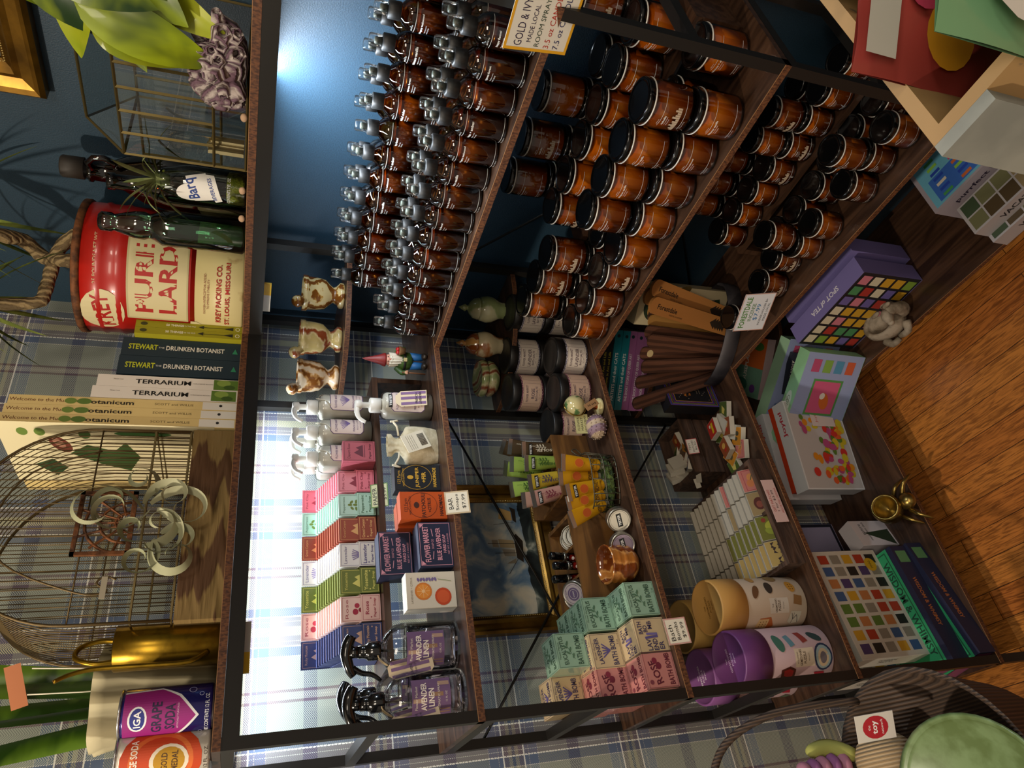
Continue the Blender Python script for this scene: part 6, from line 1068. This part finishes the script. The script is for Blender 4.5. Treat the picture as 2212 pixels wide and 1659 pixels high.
for i, (off, ang, lean, L, yy) in enumerate(((.098, 20, -2, .245, .018), (.078, 12, -5, .240, .006), (.062, 5, -4, .238, .026), (.044, 2, -6, .242, .008), (.026, -2, -5, .236, .024), (.012, -3, -7, .240, .002))):
    strip(off, ang, lean, L, .032, WNT, ['walnut incense strip leaning farthest left in the black tray', 'walnut incense strip second from the left in the tray', 'walnut incense strip third from the left in the tray', 'walnut incense strip with a pale round sticker', 'walnut incense strip second from the kraft boxes', 'walnut incense strip touching the kraft boxes'][i], yy=yy, prt=[('e', 0, .095, .009, .009, 'b8a67c')] if i == 3 else None)
for i in range(3): strip(-.002 - i * .007, -6 - i, -8, .232, .030, mat('pale_maple_strip', H('a0763c'), .5) if i % 2 == 0 else WNT, ['thin maple strip next to the walnut ones', 'dark strip between two maple strips', 'thin maple strip beside the Forestdale boxes'][i], th=.004, nm='incense_holder_strip', grp='thin edge-on strips', yy=-.006 * i - .012)
FD = [('t', 'Forestdale', .0, .080, .012, '2a1c10', 90 + 180, .060, True), ('t', 'ESSENTIAL OIL INCENSE', -.012, .050, .0035, '2a1c10', 270, .040)] + [('p', [(-.014, -.105 + j * .008), (.0, -.088 + j * .008), (.014, -.105 + j * .008)], '2a2018') for j in range(5)]
for i, (off, yy, ang) in enumerate(((-.024, .022, -10), (-.050, .010, -13), (-.030, -.012, -12))):
    strip(off, ang, -8, .262, .040, mat('kraft_card', H('a06a34'), .6), ['front kraft Forestdale incense box in the tray', 'kraft Forestdale incense box nearest the botanical carton', 'kraft incense box half hidden behind the front one'][i], th=.008, nm='incense_box', prt=FD, grp='kraft Forestdale incense boxes', cat='incense box', yy=yy)
bo = [('p', [(-.050, .05), (.0, .075), (.04, .06), (.0, .052)], '4a6a34'), ('e', -.010, -.02, .030, .028, '27331f')] + [('l', [(-.010, -.02), (-.010 + .027 * cos(a), -.02 + .025 * sin(a))], .0025, '8f9c78') for a in [i * .7 for i in range(9)]] + [('e', -.012, .090, .026, .018, '2c3826', 20), ('l', [(-.036, .082), (.012, .098)], .0015, '7a8a64'), ('p', [(-.040, -.075), (-.010, -.058), (.024, -.070), (.03, -.100), (-.01, -.115), (-.04, -.100)], '2a3c24'), ('l', [(-.035, -.09), (.028, -.084)], .003, '8a5a6a'), ('e', .035, .020, .012, .034, '5a4a24', 30)]
carton('botanical_carton', (.135, .395, z4), .100, .040, .250, 'c9b994', 'tall cream botanical printed carton behind the kraft boxes', 'carton', -58, front=bo, lean=-3)
card((.318, .520, z4 + .090), .092, .068, basis((0, 0, 0), (-.30, .94, .12), (-.04, -.28, 1)), [('f', 0, 0, .092, .068, .0016, 'b88a7a'), ('t', 'FORESTDALE', 0, .020, .012, '4a7a3a', 0, .076, True), ('t', 'INCENSE', 0, .006, .008, '3a6a30', 0, .044), ('t', '$7.99', 0, -.006, .010, '2a6a9a', 0, .040), ('t', 'INCENSE HOLDER $6-', 0, -.018, .005, '2a2a2a', 0, .066), ('t', 'MADE LOCAL', 0, -.026, .005, '2a2a2a', 0, .044)], 'blue edged handwritten Forestdale Incense $7.99 sign', 'c4c6cc')
card((.3045, 1.010, Z2 + .012), .092, .100, basis((0, 0, 0), (-.12, 1, 0), (.25, .03, 1)), [('f', 0, 0, .092, .100, .004, 'd8a020'), ('t', 'GOLD & IVY', -.010, .030, .012, '2a2040', 0, .060), ('t', 'MADE LOCAL', -.010, .014, .007, '2a2040', 0, .048), ('t', 'ROOM SPRAY $', -.004, 0, .0085, '2a4030', 0, .070), ('t', '3.5 oz CANDLE', -.004, -.015, .0085, 'b02a1c', 0, .072), ('t', '7.5 oz CANDLE', -.004, -.030, .0085, '2a3060', 0, .072)], 'yellow edged handwritten Gold and Ivy price sign on the right post', 'd8d4c8', name='price_sign')
# ---------------- bottom tier ----------------
z5 = Z5 + .0005; random.seed(31)
def tiles(w_, h, cols, nx, ny, k=.78): return [('r', -w_ / 2 + w_ * (i + .5) / nx, -h / 2 + h * (j + .5) / ny, w_ / nx * k, h / ny * k, random.choice(cols)) for i in range(nx) for j in range(ny)]
cor = [('r', 0, 0, .258, .168, '8f9cc4'), ('r', .01, .0, .100, .090, '4f8a4a'), ('r', .01, 0, .088, .078, 'c4567e'), ('e', .0, -.005, .024, .014, 'c8682a', 20), ('e', .014, .004, .009, .008, 'e0dcd4')] + tiles(.08, .15, ['3f6a9c', '5d9a4a', 'c8783a', '8a4a7a'], 3, 4, .6)[:12]
cor = cor[:5] + [('r', q[1] - .088, q[2], q[3], q[4], q[5]) for q in cor[5:]] + [('r', .095, -.05 + .034 * j, .034, .024, ('c05a3a', '4a8ab0', '7aa04a', 'b04a70')[j]) for j in range(4)]
carton('puzzle_box', (.284, .366, z5), .258, .040, .170, '8fc49a', 'mint topped Corgi puzzle box at the corner of the bottom board', 'puzzle box', 122, 'upright puzzle boxes', front=cor, top=[('e', -.02, 0, .036, .012, 'c8d8cc'), ('t', 'CORGI', -.02, 0, .010, '2a5a44', 180, .044)], lean=4) .rotation_euler = (RAD(4), 0, RAD(-58))
bpy.data.objects['puzzle_box'].location = (.285, .366, z5)
tea = [('r', 0, 0, .25, .176, '1c1a20')] + tiles(.24, .168, ['a8342c', '4a8a5a', '6a5fa0', 'c89a2a', '3a78b0', 'c8788a', 'd0c8b0', '7a9a3a'], 7, 5)
def upright(x, y, w_, d, h, ang, col, label, **k): t = carton('puzzle_box', (x, y, z5), w_, d, h, col, label, 'puzzle box', 0, 'upright puzzle boxes', **k); t.rotation_euler = (RAD(k.get('lean', 0)), 0, RAD(ang)); return t
# local +x is the viewer's left and the front faces local +y; boxes on the right wing turn to face +X
upright(.226, .600, .0, .0, .0, 0, '1c1a20', 'x') if 0 else None
upright(.2330, .6150 - .018, .250, .050, .180, -88, '7f76b4', 'purple topped Spot of Tea puzzle box with tea tin pictures', front=tea, top=[('t', 'SPOT of TEA', 0, 0, .014, 'e8e4f4', 180, .10, True)]).location = (.231, .597, z5)
upright(.165, .600, .250, .048, .180, -88, '7f76b4', 'second purple puzzle box behind the Spot of Tea one').location = (.165, .600, z5)
upright(.20, .33, .250, .040, .165, -58, '9cc4a4', 'second Corgi puzzle box standing behind the front one', front=cor).location = (.205, .318, z5)
nk = [('r', 0, 0, .24, .15, '6ab0cc'), ('r', -.06, .03, .10, .07, '3a6ac0')] + tiles(.22, .13, ['c84a7a', '4a9a5a', '2a4ab0', 'd8d0c0', '8ac04a', 'c86a3a'], 9, 4, .5)
for i in range(2): carton('puzzle_box', (.205, .862, z5 + .0478 * i), .155, .245, .0475, 'a39aa4', ['lower flat Purrfect Nook puzzle box under the crate corner', 'upper flat Purrfect Nook puzzle box with pale blue cover'][i], 'puzzle box', 0, 'flat puzzle boxes', top=None if i == 0 else [(q[0], *([q[1] * .6, q[2] * 1.5, q[3] * .6, q[4] * 1.5] + list(q[5:]))) for q in nk], left=[('t', 'purrfect NOOK', 0, 0, .016, '2c2438', 0, .17, True)]).location = (.040, .998, z5 + .0478 * i)
for i in range(2): carton('puzzle_box', (.205, 1.0, z5), .075, .200, .040, 'a8a4a8', ['lower flat Vacation puzzle box overhanging the board edge', 'upper flat Vacation puzzle box with forest photos'][i], 'puzzle box', 0, 'flat puzzle boxes', top=tiles(.07, .19, ['4a3c26', '6a6a4a', '8a7a5a', '3a4a34'], 2, 5, .9), left=[('t', 'VACATION', 0, 0, .014, '1c1c20', 0, .10, True)]).location = (.215 + .018 * (1 - i), .985, z5 + .0404 * i)
jf = [('r', 0, 0, .232, .172, 'bcb8b8')] + [('e', random.uniform(-.105, .105), random.triangular(-.08, .07, -.07), random.uniform(.006, .013), random.uniform(.006, .012), random.choice(['c8342a', 'd88a1c', 'c8b42a', 'b04a7a', '5a7a2a', 'd85a2a'])) for _ in range(85)] + [('r', .075, -.02, .050, .075, 'd0c4c0'), ('t', 'Joyful', .075, 0, .009, 'b04a4a', 0, .030)]
J = [upright(.567, .182, .240, .042, .180, 9, 'd8dade', 'white Joyful flower puzzle box with red lettering', front=jf, top=[('t', 'Joyful', .06, 0, .016, 'c0384a', 0, .07, True)]), upright(.545, .112, .240, .042, .180, 9, 'd4d6da', 'second white Joyful puzzle box behind the front one', top=[('t', 'Joyful', .06, 0, .016, 'c0384a', 0, .07, True)]), upright(.555, .138, .232, .014, .178, 9, 'c8401c', 'bright orange box tray between the Joyful boxes')]
for o_, (x, y) in zip(J, ((.330, .222), (.317, .140), (.323, .176))): o_.location = (x, y, z5); o_.rotation_euler = (0, 0, RAD(-9))
cp = [('r', 0, 0, .238, .180, 'c9c4b8')] + tiles(.228, .170, ['a83a24', '3a5a8a', 'c89a2a', '5a7a34', '4a3a6a', '8a8478', '1c1c1c', 'b87848'], 8, 5, .74) + [('e', .085, -.06, .016, .016, 'c8a01c'), ('t', '1000', .085, -.06, .007, '2a2410', 0, .018)]
for i, (x, y, z, lb) in enumerate(((.735, .205, z5 + .0905, 'white Classic Paperbacks puzzle box with tiny book covers'), (.760, .120, z5 + .0905, 'second Classic Paperbacks puzzle box behind the first'))):
    o_ = carton('puzzle_box', (x, y, z), .243, .048, .185, 'cfcbc0', lb, 'puzzle box', 5, 'classic puzzle boxes', front=cp, left=[('t', 'CLASSIC', 0, .012, .007, '2a2620', 90, .04), ('t', 'PAPERBACKS', .01, .012, .007, '2a2620', 90, .05)])
wt = [('r', 0, 0, .262, .185, '2c9a62'), ('f', 0, 0, .25, .172, .003, '1c5a3a'), ('t', 'WISDOM & WHIMSY', 0, -.072, .018, '14402c', 180, .21, True)]
for i in range(2): carton('puzzle_box', (.742 + .004 * i, .258 - .006 * i, z5 + .0452 * i), .262, .215, .045, '22243e', ['lower flat navy and green Wisdom and Whimsy puzzle box', 'upper flat navy and green Wisdom and Whimsy puzzle box'][i], 'puzzle box', (10, 5)[i], 'Wisdom and Whimsy boxes', front=[('t', 'WISDOM & WHIMSY', 0, .003, .011, 'b06a3c', 180, .11, True), ('r', .105, 0, .028, .030, '5a8a5a')], top=wt, left=[('r', 0, 0, .20, .040, '8a4a74')])
carton('card_book', (.592, .035, z5), .100, .020, .150, 'a8a0c0', 'lavender Magic Cards box standing behind the meditation deck', 'deck box', 3, front=[('f', 0, 0, .098, .146, .008, '1e2030'), ('t', 'MAGIC CARDS', 0, .055, .012, '8fc4b0', 0, .08, True)])
carton('meditation_deck_box', (.655, .190, z5), .070, .040, .110, 'cfc8cc', 'white and lilac nature meditations deck box', 'deck box', 12, front=[('p', [(-.034, -.05), (.0, .03), (.01, -.05)], '2c3a28'), ('t', 'nature', .01, .030, .008, '2a2a34', 0, .030), ('t', 'meditations deck', .005, .018, .007, '2a2a34', 0, .052)])
o_ = carton('tarot_box', (.255, .318, z5), .113, .050, .155, '1e222e', 'dark slate Avian Tarot box with a pale bird at the inner corner', 'deck box', 0, front=[('f', 0, 0, .100, .142, .0018, 'b8b4b0'), ('e', .022, .018, .024, .032, '9a5a30'), ('e', .020, -.028, .022, .040, '9a9a9e', -15), ('e', .018, .018, .016, .020, 'a8a8aa'), ('p', [(.006, .024), (-.014, .038), (.012, .034)], 'c8c4bc'), ('t', 'AVIAN', -.016, -.004, .011, 'e8e4dc', 0, .044, True), ('t', 'TAROT', -.016, -.020, .012, 'e8e4dc', 0, .048, True)], top=[('t', 'AVIAN TAROT', 0, 0, .010, 'd8d4cc', 180, .07)]); o_.rotation_euler = (0, 0, RAD(-45))
o_.location = (.252, .322, z5)
o_ = carton('houseplant_puzzle', (.10, .20, .2455), .17, .125, .026, 'b09a9c', 'flat orange and green Houseplants puzzle box on the lowest corner shelf', 'puzzle box', 0, top=[('r', -.042, 0, .086, .124, '6f9c86'), ('r', .042, 0, .086, .124, 'd0682c'), ('t', 'HOUSEPLANTS', 0, .01, .014, 'efe8dc', 0, .12, True), ('e', .06, -.03, .012, .022, '4a7a34'), ('e', -.055, .02, .020, .026, '2f6a58'), ('e', -.06, -.03, .012, .012, '6a3a8a')]); o_.rotation_euler = (0, 0, RAD(-47)); o_.location = (.138, .240, .2455)
# fawn planter and beetle planter
STN = mat('weathered_pale_stone', H('9c9080'), .85, c2=H('6f6454'), sc=34, bump=.5, detail=7)
t = thing('fawn_planter', (.262, .478, z5), 'pale weathered stone planter shaped as a curled-up resting fawn', 'planter')
b = B(); b.lathe([(.030, 0), (.042, .012), (.044, .030), (.038, .046), (.032, .048), (.029, .042), (.028, .022), (.0001, .018)], 30, sy=1.25, wob=lambda a, z: 1 + .05 * sin(3 * a)); b.obj('hollow_body', STN, t)
b = B(); b.tube(spline([(.004, .050, .026), (.010, .060, .044), (.012, .056, .064), (.016, .048, .074)], 4), [.022, .020, .018, .016, .015, .0145, .014, .014, .0145, .015, .015, .0145, .014], 12); b.sph((.026, .044, .074), 1, 14, sc=(.020, .013, .013)); b.sph((.042, .042, .070), .008, 10); b.obj('neck_and_head', STN, t)
for s_ in (-1, 1): B().sph((.010, .046 + s_ * .018, .086), 1, 8, sc=(.006, .012, .005)).obj('ear', STN, t)
for p_ in ([(.030, .040, .014), (.050, .030, .010), (.046, .004, .007)], [(.034, -.030, .014), (.052, -.020, .010), (.050, .0, .007)]): B().tube(spline(p_, 4), [.011, .011, .010, .009, .009, .008, .008, .007, .0065], 8).obj('folded_leg', STN, t)
GLD = mat('brushed_gold', H('8f7840'), .3, .95)
t = thing('beetle_planter', (.655, .262, z5), 'gold ribbed beetle shaped planter with short legs near the board edge', 'planter')
M_ = T(0, -.01, .040) @ RX(-30)
B().lathe([(.010, -.045), (.024, -.036), (.031, -.018), (.034, 0), (.033, .016), (.031, .026), (.027, .027), (.026, .010), (.0001, -.01)], 30, M=M_, wob=lambda a, z: 1 + .025 * sin(z * 900)).obj('ribbed_body', GLD, t)
B().sph((0, .034, .022), 1, 16, sc=(.020, .022, .016)).obj('head', GLD, t)
for s_ in (-1, 1):
    for k, (y0, y1) in enumerate(((.03, .05), (0, .022))): B().tube(spline([(s_ * .020, y0, .020), (s_ * .040, y1, .024), (s_ * .056, y1 + .012, .003)], 4), [.006, .006, .0055, .005, .005, .0045, .004, .003, .002], 8).obj('leg', GLD, t)
# ---------------- chipped crate with seed bags, near right ----------------
CP = mat('chipped_cream_paint', H('9c7c50'), .7, c2=H('37444a'), sc=30, lo=.64, hi=.68, detail=9); CI = mat('stained_raw_wood', H('6a4522'), .8, c2=H('8f6a3c'), sc=14, detail=8, bump=.3); CG = mat('pale_grey_paint', H('8f9088'), .7, c2=H('7a7c76'), sc=12)
t = thing('chipped_crate', (.50, 1.215, .98), 'chipped cream painted wooden crate holding seed bags', 'crate')
for n_, a, m_ in (('side_panel', (0, .31, 0, .012, 0, .12), CP), ('divider', (.298, .31, .012, .30, 0, .12), CP), ('base_panel', (.0, .298, .012, .30, 0, .010), CI), ('end_panel', (-.012, 0, 0, .30, 0, .12), CP), ('corner_block', (.3102, .322, 0, .050, 0, .12), CG), ('lower_floor', (.3222, .46, .0, .30, 0, .010), CI)): B().box(*a).obj(n_, m_, t)
B().box(.54, .74, 1.30, 1.50, 0, .9795).obj('crate_stand', mat('dark_stand_wood', H('21150f'), .6)); tag(bpy.data.objects['crate_stand'], 'dark square pedestal underneath the chipped cream crate', 'stand')
def bag(loc, rot, w_, h, col, pr, label):
    t = thing('seed_bag', loc, label, 'bag', group='seed bags', rot=rot)
    b = B(); b.grid(lambda u, v: ((u - .5) * w_, .012 * sin(pi * u) * sin(pi * v) + .002 * sin(9 * u + 7 * v), h * v), 14, 14); b.grid(lambda u, v: ((u - .5) * w_, -.012 * sin(pi * u) * sin(pi * v) - .001, h * v), 14, 14); b.obj('bag_film', mat('bag_' + col, H(col), .25, coat=.6), t)
    art(t, 'bag_print', basis((0, .0145, h / 2), (-1, 0, 0), (0, 0, 1)), pr); return t
bag((.60, 1.275, .992), (0, 0, RAD(-40)), .085, .150, '12402a', [('t', 'American', 0, -.02, .009, 'b8a040', 0, .05), ('t', 'Seed Co', 0, -.034, .009, 'b8a040', 0, .046), ('e', 0, 0, .008, .012, 'b8a040')], 'dark green seed packet with gold flower print')
bag((.700, 1.265, .992), (0, 0, RAD(-40)), .120, .165, '8f3a34', [('e', -.02, .0, .028, .026, 'c88a1c'), ('e', .02, .03, .026, .024, 'b83a5a'), ('e', .01, -.04, .030, .026, 'b84418'), ('r', 0, .07, .10, .03, 'b8b0a8')], 'clear bag printed with red and yellow orchids')
bag((.762, 1.330, .992), (0, 0, RAD(-35)), .130, .190, '6f9c74', [('e', 0, .02, .054, .060, 'd8d4cc'), ('t', 'for', 0, .045, .020, '1c1c1c', 0, .034), ('t', 'HORTICULTURAL', 0, .012, .007, '3a4a3c', 0, .084), ('t', 'CHARCOAL', 0, -.002, .007, '3a4a3c', 0, .056), ('t', '@LOSTINTHEFOREST', 0, -.030, .005, '3a4a3c', 0, .08)], 'green and white horticultural charcoal bag nearest the viewer')
# ---------------- basket group, near left ----------------
BK2 = mat('brown_wicker', H('33261e'), .7, c2=H('4f3c2e'), kind='wave', sc=60, bump=.5)
t = thing('wicker_basket', (1.235, .53, 0), 'dark brown wicker basket on a tall base with an arched handle', 'basket')
B().lathe([(.10, 0), (.10, .52), (.15, .55), (.175, .66), (.180, .665), (.170, .66), (.145, .57), (.0001, .56)], 40).obj('basket_body', BK2, t); B().tube(spline([(-.155, -.08, .66), (-.16, -.14, .78), (-.12, -.20, .86), (-.02, -.22, .88), (.08, -.18, .80), (.12, -.12, .66)], 6), .006, 8).obj('arched_handle', BK2, t)
t = thing('green_tray', (1.235, .60, .640), 'sage green oval dish with raised flower rim resting in the basket', 'dish'); GT = mat('sage_green_glaze', H('6f8458'), .35, c2=H('586a3c'), sc=30, coat=.3)
B().lathe([(.05, 0), (.075, .012), (.098, .034), (.104, .036), (.092, .030), (.07, .014), (.0001, .008)], 40, sy=1.2).obj('dish_body', GT, t)
t = thing('plush_toy', (1.165, .44, .60), 'cream corduroy plush toy with yellow ears and purple scrunchie leaves', 'toy'); CD = mat('cream_corduroy', H('b39a78'), .9, c2=H('8f7858'), kind='wave', sc=60, bump=.5)
B().sph((0, 0, .04), 1, 20, sc=(.040, .05, .045), k=10).obj('plush_body', CD, t)
for s_ in (-1, 1): B().tube(spline([(s_ * .015, -.03, .07), (s_ * .03, -.05, .10), (s_ * .03, -.05, .14)], 4), [.010, .012, .014, .015, .015, .014, .012, .010, .005], 10).obj('yellow_ear', flat('9a9a50', .9), t)
for i in range(5): B().sph((-.005, -.045, .09 + .018 * i), 1, 12, sc=(.022 - .002 * i, .022 - .002 * i, .011)).obj('purple_ruffle', flat('7f4a78' if i % 2 else '9a6478', .8), t)
card((1.125, .505, .70), .040, .060, basis((0, 0, 0), (-.8, .5, .2), (0, -.3, 1)), [('e', 0, 0, .017, .020, 'b01c2c'), ('t', 'the', 0, .010, .004, 'f0f0f0'), ('t', 'toy', 0, 0, .010, 'f0f0f0', 0, .020, True), ('t', 'network', 0, -.010, .004, 'f0f0f0', 0, .022)], 'white toy tag with a red oval logo', 'd8d0c8', name='toy_tag')
